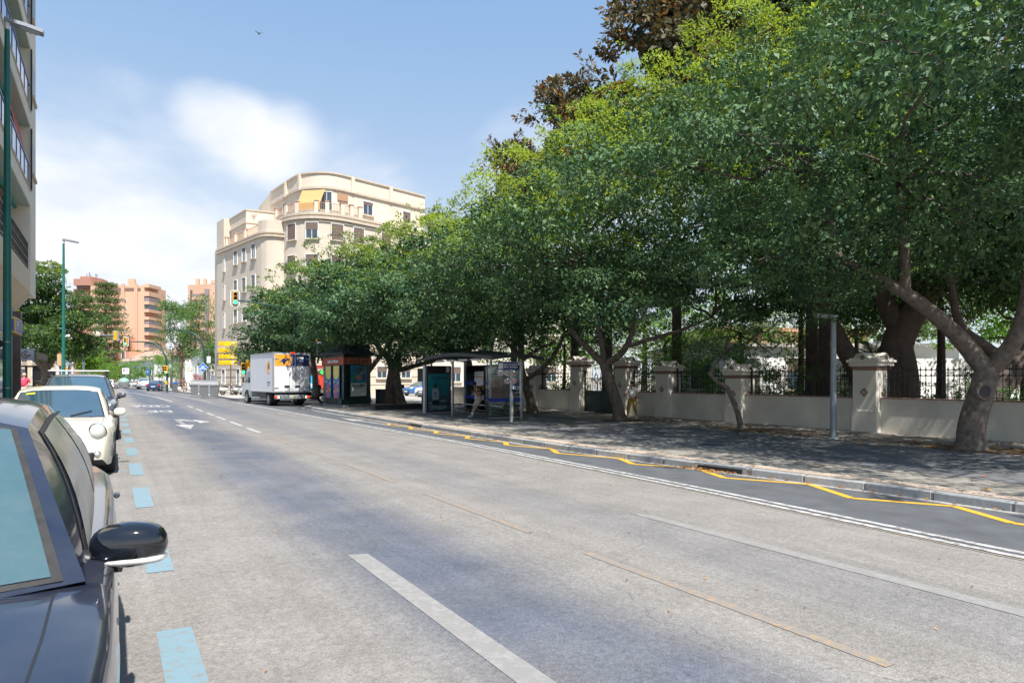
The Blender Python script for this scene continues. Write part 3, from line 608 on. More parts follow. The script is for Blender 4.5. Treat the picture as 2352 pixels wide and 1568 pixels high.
L1 = lower(L1, 1.0, SK1+[(-1.0, 5.4, 6.6, 2.4, 2.2, 1.9), (-3.4, 5.0, 6.2, 2.1, 2.1, 1.7), (1.6, 5.6, 7.2, 2.4, 2.2, 1.9), (-1.4, 4.6, 9.0, 2.4, 2.4, 1.7), (-4.6, 4.6, 7.6, 1.8, 2.0, 1.5), (.5, 4.6, 5.0, 2.2, 2.2, 1.0), (-1.2, 5.2, 11.2, 2.2, 2.2, 1.5), (-5.9, .5, 7.3, 1.6, 2.0, 1.4), (-6.0, 3.4, 7.9, 1.5, 1.9, 1.3), (-5.8, -2.8, 7.2, 1.5, 1.8, 1.3), (-7.0, -2.5, 6.8, 1.4, 2.2, 1.1), (-7.0, 1.4, 6.9, 1.4, 2.2, 1.1), (-7.1, 5.0, 7.0, 1.5, 2.2, 1.2), (3.4, 3.6, 7.0, 2.6, 2.6, 2.0)])
t = make_tree('thick fig tree with a dark knot hole in its trunk, rightmost of the pavement row', (17.95, 7.8, z0), [
    ([(0, 0, -.1), (.05, 0, .6), (.25, -.15, 1.5), (.35, -.2, 2.0)], .325, .25), ([(.35, -.2, 1.9), (-.1, .35, 2.9), (-.9, 1.1, 3.9), (-1.8, 1.9, 4.6), (-2.5, 2.4, 5.2)], .235, .09),
    ([(.35, -.2, 1.9), (.6, -.65, 2.6), (.65, -.9, 3.6), (.3, -1.2, 5.2), (0, -1.4, 6.6)], .22, .10), ([(.6, -.7, 2.7), (1.1, -1.0, 3.6), (1.6, -1.4, 5.0), (1.6, -1.5, 6.5)], .17, .08), ([(-.9, 1.1, 3.9), (-1.3, .9, 5.0), (-2.2, .6, 6.4)], .14, .07), ([(-2.0, 2.1, 4.6), (-2.1, 2.2, 5.3), (-2.4, 2.4, 7.0)], .10, .06)],
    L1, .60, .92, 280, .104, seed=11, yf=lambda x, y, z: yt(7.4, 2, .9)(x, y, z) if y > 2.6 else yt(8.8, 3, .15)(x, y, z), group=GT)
b = MB(); b.lathe([(0.001, -.03), (.10, -.02), (.135, .02), (.17, .035), (.20, .0), (.22, -.05)], BARK, 16, axis='Y'); kn = b.build('knot_hole', t, (-.02, -.30, 1.42), rot=(R(0), R(0), R(-35))); kn.scale = (1, -1, 1.15)
b = MB(); b.lathe([(0.001, .022), (.13, .022)], BLK, 16, axis='Y'); b.build('hollow', kn)
make_tree('thick fig tree crown reaching in at the right edge of the picture', (17.9, 1.3, z0), [([(0, 0, -.1), (.1, 0, 1.5), (0, 0, 3)], .3, .22), ([(0, 0, 3), (-1.5, 1, 4.5), (-2.5, 1.5, 6.5)], .2, .08)],
    [(-1, 1.5, 7.2, 3, 2.8, 2.0), (-4.0, 1.8, 6.6, 2.2, 2.2, 1.6), (-2.5, 1.5, 9.6, 2.6, 2.6, 1.8), (1.5, 1.5, 9, 2.5, 2.5, 2), (-4.8, 2.6, 8.4, 1.8, 1.8, 1.4), (-6.6, .5, 6.8, 1.6, 2.4, 1.2), (-6.4, -3, 7, 1.6, 2.4, 1.2), (-3, -3, 6.5, 2.4, 2.4, 1.4)], 0.6, .92, 260, .104, seed=12, yf=yt(8.8, 3, .2), group=GT)
# 2 sapling
make_tree('thin leaning sapling with a bent stem in front of the wall', (17.95, 14.65, z0), [([(0, 0, -.05), (-.12, .1, .7), (-.35, .35, 1.45), (-.55, .55, 1.62), (-.75, .75, 1.95)], .10, .065), ([(-.7, .7, 1.9), (-.5, .7, 2.2), (-.3, .4, 2.6)], .05, .03)],
    [(-.1, .4, 3.2, 1.6, 1.5, .95), (.4, -1.0, 3.5, 1.4, 1.4, .9), (-.7, .9, 2.7, .8, .8, .5)], 2.0, .34, 46, .11, seed=13, group=GT, core=False)
# 3 forked tree
L3 = [(0, 0, 7.4, 3.2, 3.0, 2.2), (-3.0, -1.0, 6.6, 2.4, 2.4, 1.8), (-4.6, .8, 6.0, 2.0, 2.2, 1.5), (-2.6, 2.4, 6.8, 2.3, 2.3, 1.7), (-.6, -3.0, 7.0, 2.6, 2.4, 2.0), (-5.0, -2.2, 7.2, 1.9, 2.0, 1.5), (1.8, 1.6, 8.4, 2.6, 2.6, 1.9), (-1.0, .6, 9.9, 2.9, 2.7, 1.9), (-3.8, -.6, 9.0, 2.2, 2.3, 1.7), (-3.6, -3.2, 5.2, 1.8, 1.8, 1.2), (-2.2, 2.9, 4.6, 1.7, 1.7, 1.1), (.8, 2.6, 5.0, 2.0, 2.0, 1.2), (-5.6, .2, 8.1, 1.5, 1.5, 1.2), (-3.4, -4.2, 8.6, 2.0, 2.0, 1.6), (-1.6, -4.4, 9.6, 2.2, 2.0, 1.5)]
L3 = lower(L3, .9, SK1[:4]+[(-1.6, -3.2, 4.9, 2.0, 2.0, .9), (-.5, 0, 11.4, 2.4, 2.4, 1.6), (-1.8, -3.0, 11.0, 2.2, 2.2, 1.5), (-6.0, -.6, 6.6, 1.4, 1.9, 1.2), (-6.1, -3.4, 6.9, 1.5, 1.8, 1.3), (-5.9, 2.2, 6.2, 1.3, 1.7, 1.1), (-7.0, -2.8, 6.4, 1.3, 2.2, 1.0), (-7.1, 1.2, 6.0, 1.2, 2.1, 1.0), (3.2, -3.6, 7.0, 2.6, 2.6, 2.0), (3.4, .6, 6.6, 2.4, 2.4, 2.0), (.4, -3.4, 7.2, 2.6, 2.4, 1.9), (-2.6, -3.8, 7.6, 2.2, 2.2, 1.6), (2.4, -4.6, 8.4, 2.6, 2.4, 2.0), (1.0, -4.8, 5.6, 2.2, 2.2, 1.3)])
make_tree('forked fig tree whose curved trunk stands behind the walking woman', (17.94, 20.75, z0), [
    ([(0, 0, -.1), (-.12, .1, .7), (-.35, .3, 1.6), (-.5, .45, 2.35)], .27, .21), ([(-.5, .45, 2.3), (-1.0, .9, 3.0), (-1.5, 1.35, 3.8), (-1.6, 1.4, 5.2)], .16, .08),
    ([(-.5, .45, 2.3), (.05, .05, 2.75), (.35, -.2, 3.4), (.45, -.3, 4.3), (.4, -.3, 6)], .16, .08), ([(.2, -.1, 3.05), (.9, -.8, 3.35), (1.8, -1.6, 3.7), (2.7, -2.4, 4.2)], .10, .05), ([(-.5, .45, 2.3), (-.6, .5, 3.2), (-1.3, .2, 4.6), (-2.5, -.5, 6)], .13, .06)],
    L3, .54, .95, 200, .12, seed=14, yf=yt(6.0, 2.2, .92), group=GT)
# 4 
L4 = [(0, 0, 6.8, 3.2, 3.0, 2.3), (-3.0, -1.2, 6.4, 2.4, 2.4, 1.9), (-4.8, .6, 5.8, 2.1, 2.4, 1.7), (-2.6, 2.4, 6.4, 2.3, 2.5, 1.9), (-.6, -3.2, 7.4, 2.7, 2.4, 2.1), (-5.2, -2.4, 6.8, 1.9, 2.1, 1.6), (1.4, 1.6, 8.0, 2.6, 2.6, 2.0), (-1.0, .6, 9.6, 2.8, 2.7, 1.9), (-3.8, -.6, 8.6, 2.2, 2.4, 1.7), (-3.6, -3.4, 5.0, 1.9, 1.8, 1.2), (-2.6, 2.8, 4.6, 1.8, 1.9, 1.2), (-5.4, 2.8, 7.2, 1.8, 2.0, 1.5), (-3.8, 3.2, 8.8, 2.0, 2.2, 1.5)]
L4 = lower(L4, 1.0, [(-.5, 1.2, 4.9, 2.6, 2.6, .9), (-3.0, -1.2, 4.6, 2.2, 2.2, .9), (1.2, 2.4, 4.7, 2.2, 2.2, .9), (-7.0, -1.5, 6.0, 1.2, 2.2, 1.0), (-7.0, 2.2, 5.6, 1.2, 2.2, 1.0)])
make_tree('dark fig tree with a side branch, standing just right of the bus shelter', (18.0, 27.45, z0), [
    ([(0, 0, -.1), (-.15, .1, .8), (-.35, .3, 1.7), (-.45, .4, 2.5), (-.4, .4, 5)], .26, .13), ([(-.35, .3, 1.6), (.3, -.3, 2.2), (.8, -.8, 3.0), (1.2, -1.1, 4.0)], .13, .08), ([(-.45, .4, 2.6), (.3, 0, 3.2), (1.0, -.6, 3.6)], .11, .05), ([(-.45, .4, 2.8), (-1.2, .9, 3.8), (-2, 1, 5)], .12, .06)],
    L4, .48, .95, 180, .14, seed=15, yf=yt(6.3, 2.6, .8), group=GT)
make_tree('fig tree crown filling the gap above the gate end of the bus shelter', (17.6, 33.4, z0), [([(0, 0, -.1), (0, 0, 2), (-.3, .2, 4)], .22, .14), ([(0, 0, 2), (-1, -.5, 3.4), (-2, -1, 5)], .12, .06)],
    [(x, y+.3, z-.3, a, c, d) for x, y, z, a, c, d in L4], .46, .98, 165, .15, seed=16, yf=yt(6.6, 3, .6), group=GT)
# 5 double-trunk tree beside the kiosk
Lk = [(0, 0, 6.9, 3.2, 3.2, 2.4), (-2.8, -1.6, 6.2, 2.4, 2.4, 2.0), (-3.3, .2, 5.9, 2.0, 2.2, 1.9), (-2.6, 2.6, 6.6, 2.4, 2.5, 1.9), (.6, -3.4, 6.8, 2.7, 2.4, 2.1), (-3.6, -3.2, 6.6, 1.9, 2.1, 1.6), (2.0, 1.6, 7.8, 2.6, 2.6, 2.0), (-1.0, .6, 9.0, 2.8, 2.7, 1.9), (-3.6, -.6, 8.2, 2.2, 2.4, 1.7), (2.6, -2.6, 5.4, 2.2, 2.0, 1.5), (-2.0, 3.6, 4.8, 1.9, 2.0, 1.2), (-3.4, 2.4, 6.8, 1.6, 1.6, 1.5)]
Lk = lower(Lk, 1.0, [(-1.6, .4, 5.1, 2.0, 2.0, .8), (-.2, -2.6, 5.2, 2.0, 2.0, .8)])
make_tree('double-trunked fig tree between the kiosk and the bus shelter', (14.9, 38.4, z0), [
    ([(-.25, .1, -.1), (-.25, .1, 1.2), (-.15, 0, 2.4), (-.35, .2, 3.0), (-.9, .5, 3.8), (-.7, .5, 5.4)], .33, .12), ([(.35, -.3, -.1), (.15, -.15, 1.2), (.05, -.1, 2.4), (.25, -.2, 3.4), (.7, -.5, 4.6), (1.0, -.7, 5.6)], .30, .13),
    ([(.1, -.1, 2.2), (1.0, -.8, 2.5), (2.2, -1.7, 2.9), (3.2, -2.5, 3.5)], .17, .09), ([(-.7, .4, 3.5), (-1.6, 1.2, 4.6), (-2.2, 1.8, 5.6)], .12, .06), ([(.5, -.4, 4.2), (1.6, -1.2, 5.2), (2.0, -1.4, 6)], .11, .06), ([(-.35, .2, 3.0), (-.2, 0, 4.4), (-.6, -.4, 6)], .12, .06)],
    Lk, .44, 1.0, 155, .16, seed=17, yf=yt(6.8, 3, .4), group=GT)
make_tree('dense fig tree whose crown hangs over the white box truck', (15.7, 46.0, z0), [([(0, 0, -.1), (0, .1, 2), (-.4, 0, 4.4)], .32, .18), ([(0, .1, 2), (1, -.6, 3.6), (1.6, -1, 5)], .2, .1), ([(0, .1, 2), (-1.4, .4, 3.8), (-2.4, .6, 5.2)], .2, .1)],
    [(x*1.02, y, z, a*1.02, c*1.03, d*1.05) for x, y, z, a, c, d in Lk], .42, 1.02, 140, .17, seed=18, yf=yt(7, 4, .3), group=GT)
Lf = [(0, 0, 6.6, 3.2, 3.4, 2.6), (-2.6, -1.6, 5.8, 2.3, 2.5, 2.1), (-3.6, .6, 5.6, 2.0, 2.6, 2.1), (-2.2, 2.8, 6.2, 2.3, 2.6, 2.0), (-3.2, -2.6, 6.8, 1.9, 2.1, 1.7), (-1.0, .6, 8.4, 2.7, 2.9, 1.9), (-3.2, 1.6, 7.8, 2.0, 2.4, 1.7), (-2.6, 3.6, 4.4, 1.7, 2.0, 1.3), (-4.4, 2.0, 4.4, 1.3, 1.7, 1.1)]
Lf = lower(Lf, .8, [(-1.5, 0, 4.0, 2.4, 2.8, 1.0), (.5, -2.5, 4.2, 2.2, 2.2, 1.0)])
make_tree('last fig tree of the row, leftmost crown in front of the cream building', (13.6, 52.0, z0), [([(0, 0, -.1), (0, .1, 2), (-.4, 0, 4.4)], .3, .16), ([(0, .1, 2), (-1.4, .4, 3.8), (-2.0, .6, 5.2)], .18, .1)],
    Lf, .42, 1.04, 140, .18, seed=19, yf=yt(6.5, 4, .3), group=GT)
# --- park trees behind the wall ---
GP = 'old trees in the park behind the wall'
def big(label, pos, limbs, lobes, mats, seed, dens=.5, rc=.85, nl=46, size=.26, group=GP, **kw):
    return make_tree(label, pos, limbs, lobes, dens, rc, nl, size, mats, BARKD, seed, kw.pop('yf', None), name=kw.pop('name', 'park_tree'), group=group, **kw)
rust = lambda x, y, z: .04+.22*((math.sin(x*2.1)+math.sin(y*1.7+z))*.5 > .2)
MAGL = [(0, 0, 14.5, 4.6, 4.6, 3.6), (-3.5, -1, 13, 3.0, 3.0, 2.6), (2.5, 2.8, 16.5, 3.4, 3.4, 2.8), (-1.5, -2.5, 17.5, 3.4, 3.2, 2.8), (3.0, -3.2, 15.5, 3.4, 3.2, 2.8), (-2.8, 3.2, 12.2, 2.8, 2.8, 2.2), (0, 0, 20.2, 3.6, 3.6, 2.4), (3.4, -4.5, 19, 3.2, 3, 2.6)]
big('tall brownish large-leaved tree rising behind the yellow-green crown', (25.5, 25.0, 0), [([(0, 0, -.1), (0, 0, 5), (0, 0, 12)], .30, .2)], MAGL, [LMAG, LMAGO], 31, yf=rust, size=.34, nl=50, dens=.62, width=.5)
big('brownish large-leaved tree top at the upper edge, right of the tallest one', (27.5, 18.5, 0), [([(0, 0, -.1), (0, 0, 5), (0, 0, 12)], .30, .2)], MAGL, [LMAG, LMAGO], 32, yf=rust, size=.34, nl=46, dens=.55, width=.5)
big('brownish large-leaved tree peeking over the crowns beside the sky', (25.0, 33.3, 0), [([(0, 0, -.1), (0, 0, 5), (0, 0, 10)], .28, .2)], [(x*.7, y*.7, z*.92, a*.62, c*.72, d*.75) for x, y, z, a, c, d in MAGL[:7]], [LMAG, LMAGO], 33, yf=rust, size=.32, nl=50, dens=.7, width=.5)
big('small brownish treetop low on the crown line next to the sky', (25.5, 41.5, 0), [([(0, 0, -.1), (0, 0, 5), (0, 0, 8)], .26, .2)], [(x*.55, y*.55, z*.88, a*.45, c*.45, d*.5) for x, y, z, a, c, d in MAGL[:7]], [LMAG, LMAGO], 34, yf=rust, size=.32, nl=50, dens=.7, width=.5)
big('huge grey-trunked fig behind the wall, left of the tall capped pillar', (24.6, 13.2, 0), [
    ([(0, 0, -.2), (.1, .1, 1.6), (.2, -.1, 3.2), (.9, -.8, 5), (1.6, -1.6, 7)], .62, .42), ([(-.5, .6, -.2), (-.7, .9, 1.6), (-1.0, 1.5, 3.0), (-1.2, 2.2, 4.6)], .42, .25), ([(.3, -.2, 3.0), (-.2, .4, 4.8), (-.8, .8, 7)], .4, .2), ([(.2, -.2, -.2), (.15, -.3, 1.5), (.1, -.1, 3)], .5, .4)],
    [(0, 0, 9.5, 4.2, 4.2, 2.2), (-2.5, 2.5, 8.2, 3, 3, 2), (3, -3, 8.6, 3.4, 3.4, 2.2), (-1.5, -3, 8.8, 3, 3, 2), (2.5, 2.5, 9, 3, 3, 2)], [LF, LFN], 35, dens=.6)
big('straight grey trunk rising behind the railing left of the grey lamp', (25.6, 16.6, 0), [([(0, 0, -.1), (0, 0, 2), (.05, 0, 5), (.1, .1, 8)], .33, .24)], [(0, 0, 8.6, 3, 3, 1.8), (-2, 2, 7.8, 2.2, 2.2, 1.3), (2, -2, 8.6, 2.4, 2.4, 1.4)], [LF, LFN], 36, dens=.6)
big('dark leaning fig with a broken stub, behind the railing right of the capped pillar', (23.4, 10.0, 0), [
    ([(0, 0, -.2), (.25, -.3, 1.0), (.9, -.7, 2.0), (1.5, -1.1, 2.7), (2.8, -2.1, 3.1), (4.6, -3.4, 3.3)], .48, .22), ([(.9, -.7, 1.9), (.5, .1, 2.7), (.2, .6, 3.4), (0, .8, 5)], .22, .1), ([(1.2, -.8, 2.3), (1.5, -1.0, 3.1), (1.4, -.9, 3.5)], .16, .1), ([(2.4, -1.8, 3.0), (2.8, -2.2, 4.2), (2.6, -2.4, 6)], .16, .08)],
    [(1, -1, 7.4, 3.4, 3.4, 1.7), (-1.2, 1.2, 6.6, 2.2, 2.2, 1.2), (3.5, -3.5, 6.8, 2.8, 2.8, 1.5)], [LF, LFN], 37, dens=.6)
big('dark straight trunk behind the railing left of the gate', (24.5, 29.5, 0), [([(0, 0, -.1), (0, 0, 2), (0, 0, 6)], .36, .28)], [(0, 0, 7.6, 3, 3, 1.8), (2, -2, 6.6, 2.4, 2.4, 1.4), (-1, 2, 6.6, 2.4, 2.4, 1.6)], [LF, LFN], 38, dens=.6)
# brighter, sunlit planting farther inside the park
def bush(label, pos, lobes, mats, seed, dens=1.3, rc=.4, nl=36, size=.15, name='shrub', cat='shrub', group='shrubs inside the park railing', **kw):
    t = thing(name, label, cat, pos, 0, group); b = MB(); r = random.Random(seed)
    for lb in lobes:
        for _ in range(2): branch(b, (lb[0]*.4, lb[1]*.4, -.1), (lb[0]+r.uniform(-.3, .3)*lb[3], lb[1]+r.uniform(-.3, .3)*lb[4], lb[2]+.3*lb[5]), .03, .01, BARKD, r.random(), .2, 5, 5)
    b.build('stem', t); crown(t, lobes, dens, rc, nl, size, mats, seed, core=False, **kw); return t
bush('leafy green shrub behind the railing just right of the gate', (22.6, 21.8, 0), [(0, 0, 1.4, .7, 1.3, .9), (0, -1.1, 1.2, .6, .8, .8), (.1, .9, 2.2, .5, .7, .7), (0, .2, .6, .7, 1.4, .5)], [LGRD], 51, size=.13)
bush('tall green shrub behind the railing right of the low gabled pillar', (22.8, 17.8, 0), [(0, 0, 1.3, .8, 1.4, .9), (0, .9, 2.4, .5, .6, .9), (.1, -.9, 1.6, .6, .8, .9), (0, .2, .6, .7, 1.4, .5)], [LGRD], 52, size=.13)
bush('low green shrub at the left end of the railing right of the sapling', (22.3, 14.9, 0), [(0, 0, .9, .4, .5, .6), (0, .1, 1.5, .3, .35, .45), (0, 0, .4, .4, .5, .3)], [LGRD], 53, size=.12)
bush('green shrub behind the railing left of the knot-hole tree', (22.6, 9.2, 0), [(0, 0, 1.2, .5, .9, .7), (0, -.6, 1.4, .4, .6, .6), (0, .5, .5, .5, 1, .4)], [LGRD], 54, size=.12)
bush('dark shrub behind the railing at the right edge', (22.7, 7.4, 0), [(0, 0, 1.4, .7, .9, .9), (0, -1.0, 1.5, .7, .9, 1), (0, -.5, .5, .6, 1.4, .5)], [LGRD], 55, size=.12)
bush('thin shrub behind the railing left of the gate', (22.7, 27.8, 0), [(0, 0, 1.0, .5, .9, .6), (0, .6, 1.9, .5, .6, .7)], [LGRD, LGR], 56, size=.13)
for i, (x, y, h_, lb) in enumerate([(27.0, 26.0, 2.3, 'sunlit bushy shrub deeper in the park, behind the gap right of the gate'), (27.5, 21.8, 2.0, 'sunlit bushy shrub deeper in the park, behind the low gabled pillar'), (28.0, 18.4, 2.2, 'sunlit bushy shrub deeper in the park, behind the sapling'), (28.5, 15.6, 1.7, 'sunlit bushy shrub deeper in the park, left of the grey lamp'), (27.5, 30.5, 2.3, 'sunlit bushy shrub deeper in the park, seen through the gate'), (28.5, 11.0, 1.7, 'sunlit bushy shrub deeper in the park, right of the tall capped pillar')]):
    bush(lb, (x, y, 0), [(0, 0, h_*.55, 1.1, 1.9, h_*.5), (.4, -1.4, h_*.4, .9, 1.1, h_*.45), (-.3, 1.3, h_*.5, .9, 1.2, h_*.55)], [LGRD, LGR], 160+i, dens=1.0, nl=40, size=.16, yf=lambda a, b_, c_: .5, group='sunlit shrubs deeper in the park')
GB = 'sunlit trees deeper in the park'
def park(label, pos, lobes, mats, seed, h=4, **kw): return make_tree(label, pos, [([(0, 0, -.1), (.1, 0, h*.4), (.2, .1, h)], .16, .08)], lobes, kw.pop('dens', .9), kw.pop('rc', .55), 40, kw.pop('size', .2), mats, BARKD, seed, name='park_tree', group=GB, core=False, **kw)
park('bright green sunlit tree seen through the gap between pillar and sapling', (28.0, 23.0, 0), [(0, 0, 3.4, 1.8, 1.8, 1.5), (-2.0, 2.4, 3.2, 1.8, 1.8, 1.5), (-1, 1.2, 4.8, 1.4, 1.4, 1.2), (1.2, -1.2, 2.8, 1.6, 1.6, 1.3), (.4, .4, 1.4, 1.8, 1.8, 1.0)], [LGR], 61)
park('pale olive-green tree behind the railing right of the gate', (31, 31.5, 0), [(0, 0, 4.2, 2.4, 2.4, 1.8), (1.8, -1.8, 3.2, 1.9, 1.9, 1.6), (-1.8, 1.5, 5.2, 1.8, 1.8, 1.4), (0, 0, 1.7, 2.4, 2.4, 1.3)], [LOL, LGR], 62, yf=lambda x, y, z: .3)
park('bright yellow-green tree behind the gate opening', (33, 39, 0), [(0, 0, 4.0, 2.4, 2.4, 2.0), (2.0, -2, 4.4, 2, 2, 1.6), (-2, 2, 4.4, 2, 2, 1.6)], [LGR], 63)
park('olive-green drooping tree seen left of the big grey trunk', (31, 18.5, 0), [(0, 0, 4.6, 1.6, 1.6, 1.1), (1.4, -1.6, 4.2, 1.6, 1.6, 1.0), (-1.2, 1.4, 4.0, 1.3, 1.3, 1.0)], [LOL], 64)
park('pale green tree seen above the leaning dark fig', (32, 12.0, 0), [(0, 0, 6.0, 2.4, 2.4, 1.6), (1.8, -1.8, 5.6, 2.2, 2.2, 1.4), (-1.6, 1.6, 5.2, 2, 2, 1.3)], [LOL, LGR], 65, yf=lambda x, y, z: .25)
park('sunlit tree deeper in the park behind the bus shelter', (27.5, 38, 0), [(0, 0, 4.4, 2.4, 2.4, 1.8), (-1.5, -1.8, 3.8, 1.8, 1.8, 1.5), (0, 1.0, 2.0, 2, 2, 1.4)], [LGR, LGRD], 66, yf=lambda x, y, z: .5)
park('bright tree at the right edge behind the knot-hole trunk', (34, 7.5, 0), [(0, 0, 5.2, 2.4, 2.4, 1.8), (1.5, -1.5, 3.8, 2, 2, 1.4)], [LOL, LGR], 67, yf=lambda x, y, z: .4)
GBK = 'tall trees closing the far side of the park'
for i, (x, y, h_, lb) in enumerate([(41, 15, 10, 'tall green tree at the back of the park, nearest the right edge'), (43, 23, 11, 'tall green tree at the back of the park behind the grey lamp'), (40, 31.5, 11, 'tall green tree at the back of the park above the sapling'), (38, 41, 11, 'tall green tree at the back of the park behind the gate'), (31, 46, 9, 'tall green tree at the back of the park behind the bus shelter'), (36, 9.5, 10, 'tall dark tree at the back of the park beside the right edge')]):
    make_tree(lb, (x, y, 0), [([(0, 0, -.1), (.1, 0, 3), (.2, .1, h_*.6)], .3, .16)], [(0, 0, h_*.62, 3.6, 3.6, 2.6), (-2.6, 2.0, h_*.5, 2.8, 2.8, 2.0), (2.4, -2.4, h_*.52, 2.8, 2.8, 2.0), (-.5, -.5, h_*.88, 2.8, 2.8, 1.8), (2.2, 2.4, h_*.7, 2.6, 2.6, 1.8), (-2.4, -2.2, h_*.66, 2.6, 2.6, 1.8)], .6, .75, 40, .26, [LGRD, LGR], BARKD, 120+i, lambda a, b_, c_: .35, name='park_tree', group=GBK, core=False)
for i, (x, y, lb) in enumerate([(28.5, 13.5, 'dark green tree just behind the leaning fig in the park'), (29.5, 20.5, 'dark green tree between the big grey trunk and the sapling'), (27.0, 9.0, 'dark green tree close behind the knot-hole tree')]):
    make_tree(lb, (x, y, 0), [([(0, 0, -.1), (.1, 0, 2.5), (.2, .1, 5)], .2, .1)], [(0, 0, 6.0, 3.0, 3.0, 1.6), (-1.8, 1.9, 5.2, 2.0, 2.0, 1.3), (1.9, -1.9, 5.0, 2.1, 2.1, 1.4), (1.5, 1.5, 7.4, 2.4, 2.4, 1.5), (-1.5, -1.6, 7.2, 2.4, 2.4, 1.5)], .7, .7, 60, .17, [LF, LGRD], BARKD, 140+i, lambda a, b_, c_: .4, name='park_tree', group='dark trees close behind the park railing', boughs=False)
def palm(label, pos, h, nf, fl, seed, mats, name='palm_tree', group='palms in the park'):
    t = thing(name, label, 'palm tree', pos, 0, group); b = MB(); curve_tube(b, [(0, 0, -.1), (.05, 0, h*.5), (0, 0, h)], .22, .17, BARKP); b.build('trunk', t)
    r = random.Random(seed); 
    for i in range(nf):
        a = i*2.399; el = R(65-100*(i/nf)); f = MB(); n = 9; P = []
        for k in range(n+1):
            u = k/n; dist = fl*u; zz2 = h+math.sin(el)*dist-.42*fl*u*u; rr = math.cos(el)*dist*(1-.12*u)
            P.append(Vector((math.cos(a)*rr, math.sin(a)*rr, zz2)))
        f.tube(P, [.02*(1-k/(n+1)) for k in range(n+1)], mats[0], 4, False)
        for k in range(1, n+1):
            for q in range(3):
                u = (k-q/3)/n; p = P[k-1].lerp(P[k], 1-q/3); d = (P[k]-P[k-1]).normalized(); sd = d.cross(Vector((0, 0, 1))).normalized(); l = fl*.22*(1-.5*u)
                for s_ in (-1, 1):
                    e = p+sd*s_*l+d*l*.5+Vector((0, 0, -l*.35)); f.add([p-d*.02, p+d*.03, e], [(0, 1, 2)], mats[0])
        f.build('frond', t)
    return t
palm('palm with arching pale fronds behind the railing, right of the leaning fig', (28.0, 10.0, 0), 2.6, 22, 2.3, 1, [LOL])
palm('palm with drooping fronds seen over the railing left of the straight trunk', (28.5, 16.2, 0), 2.6, 20, 2.0, 2, [LOL])
palm('tall palm behind the railing at the right edge', (30.0, 7.6, 0), 5.2, 22, 2.6, 3, [LGR])
palm('palm with an ochre trunk seen through the gap left of the sapling', (34.0, 26.5, 0), 5.0, 20, 2.4, 4, [LOL])
# --- left of the road and far end ---
GL = 'trees around the far square'
make_tree('big dark fig tree on the left pavement beside the tall green lamp', (-4.6, 64, 0), [([(0, 0, -.1), (0, 0, 2.2), (-.3, 0, 4)], .4, .25), ([(0, 0, 2.2), (1.2, .5, 4.4)], .25, .12), ([(0, 0, 2.2), (-1.4, .2, 4.0)], .25, .12)],
    [(-.8, 0, 7.4, 3.2, 3.2, 3.0), (-3.2, -1.5, 6.0, 2.6, 2.8, 2.4), (1.4, -1.0, 6.4, 2.3, 2.5, 2.1), (-2.6, -1.5, 9.6, 2.3, 2.4, 1.9), (-.3, -1, 8.9, 2.1, 2.2, 1.6), (2.5, -.5, 4.3, 1.8, 1.8, 1.6), (-2.8, -2.4, 3.6, 2.3, 2.3, 1.5), (.2, -2.4, 3.9, 2.4, 2.4, 1.7)], .75, .9, 190, .17, [LFL, LFN], seed=71, yf=lambda x, y, z: .06+.3*(z > 9.5), group=GL)
make_tree('dark fig tree half hidden behind the apartment corner on the left', (-10.8, 70, 0), [([(0, 0, -.1), (0, 0, 2.2), (-.3, 0, 4)], .4, .25)],
    [(0, 0, 7.6, 3.8, 3.8, 3.4), (2.6, -1.5, 10, 2.6, 2.6, 2.2), (2.8, -1.0, 5.6, 2.7, 2.7, 2.3), (0, -2, 4, 3, 3, 1.6)], .75, .9, 180, .18, [LFL, LFN], seed=72, yf=lambda x, y, z: .05, group=GL)
make_tree('light green round tree low behind the green lamp', (-4.4, 92, 0), [([(0, 0, -.1), (0, 0, 3)], .2, .1)], [(0, 0, 5, 3.2, 3.2, 2.6), (2, 0, 3.6, 2.2, 2.2, 1.8), (-1.5, 0, 6, 2, 2, 1.5)], .7, .65, 40, .24, [LGR, LGRD], seed=73, yf=lambda x, y, z: .4, group=GL)
# araucaria: whorls of near-level branches
def araucaria(label, pos, h):
    t = thing('araucaria_tree', label, 'tree', pos, 0, None); b = MB(); curve_tube(b, [(0, 0, -.1), (0, 0, h*.5), (0, 0, h)], h*.022, .05, BARKP); b.build('trunk', t)
    C = []; N = []; bb = MB(); r = random.Random(3); z = h*.16
    while z < h*.99:
        u = (z-h*.16)/(h*.83); rad = h*.20*(1-u)**.75+h*.05
        for k in range(6):
            a = k*math.pi/3+z; e = Vector((math.cos(a)*rad, math.sin(a)*rad, z+rad*.10)); bb.tube([(0, 0, z), e], [.09, .03], BARKP, 5)
            for q in range(5):
                s_ = .35+.16*q; C.append((e.x*s_, e.y*s_, z+(e.z-z)*s_+.12, .75)); N.append((math.cos(a)*.6, math.sin(a)*.6, .5))
        z += h*.072
    bb.build('branch', t); link('crown', leaf_mesh('crown', np.array(C), np.array(N), 42, .5, [LPINE], width=.22, spread=.55, seed=4), t); return t
p = atd(243, 128); araucaria('tall tiered araucaria in front of the orange tower', (p.x, p.y, 0), 20.5)
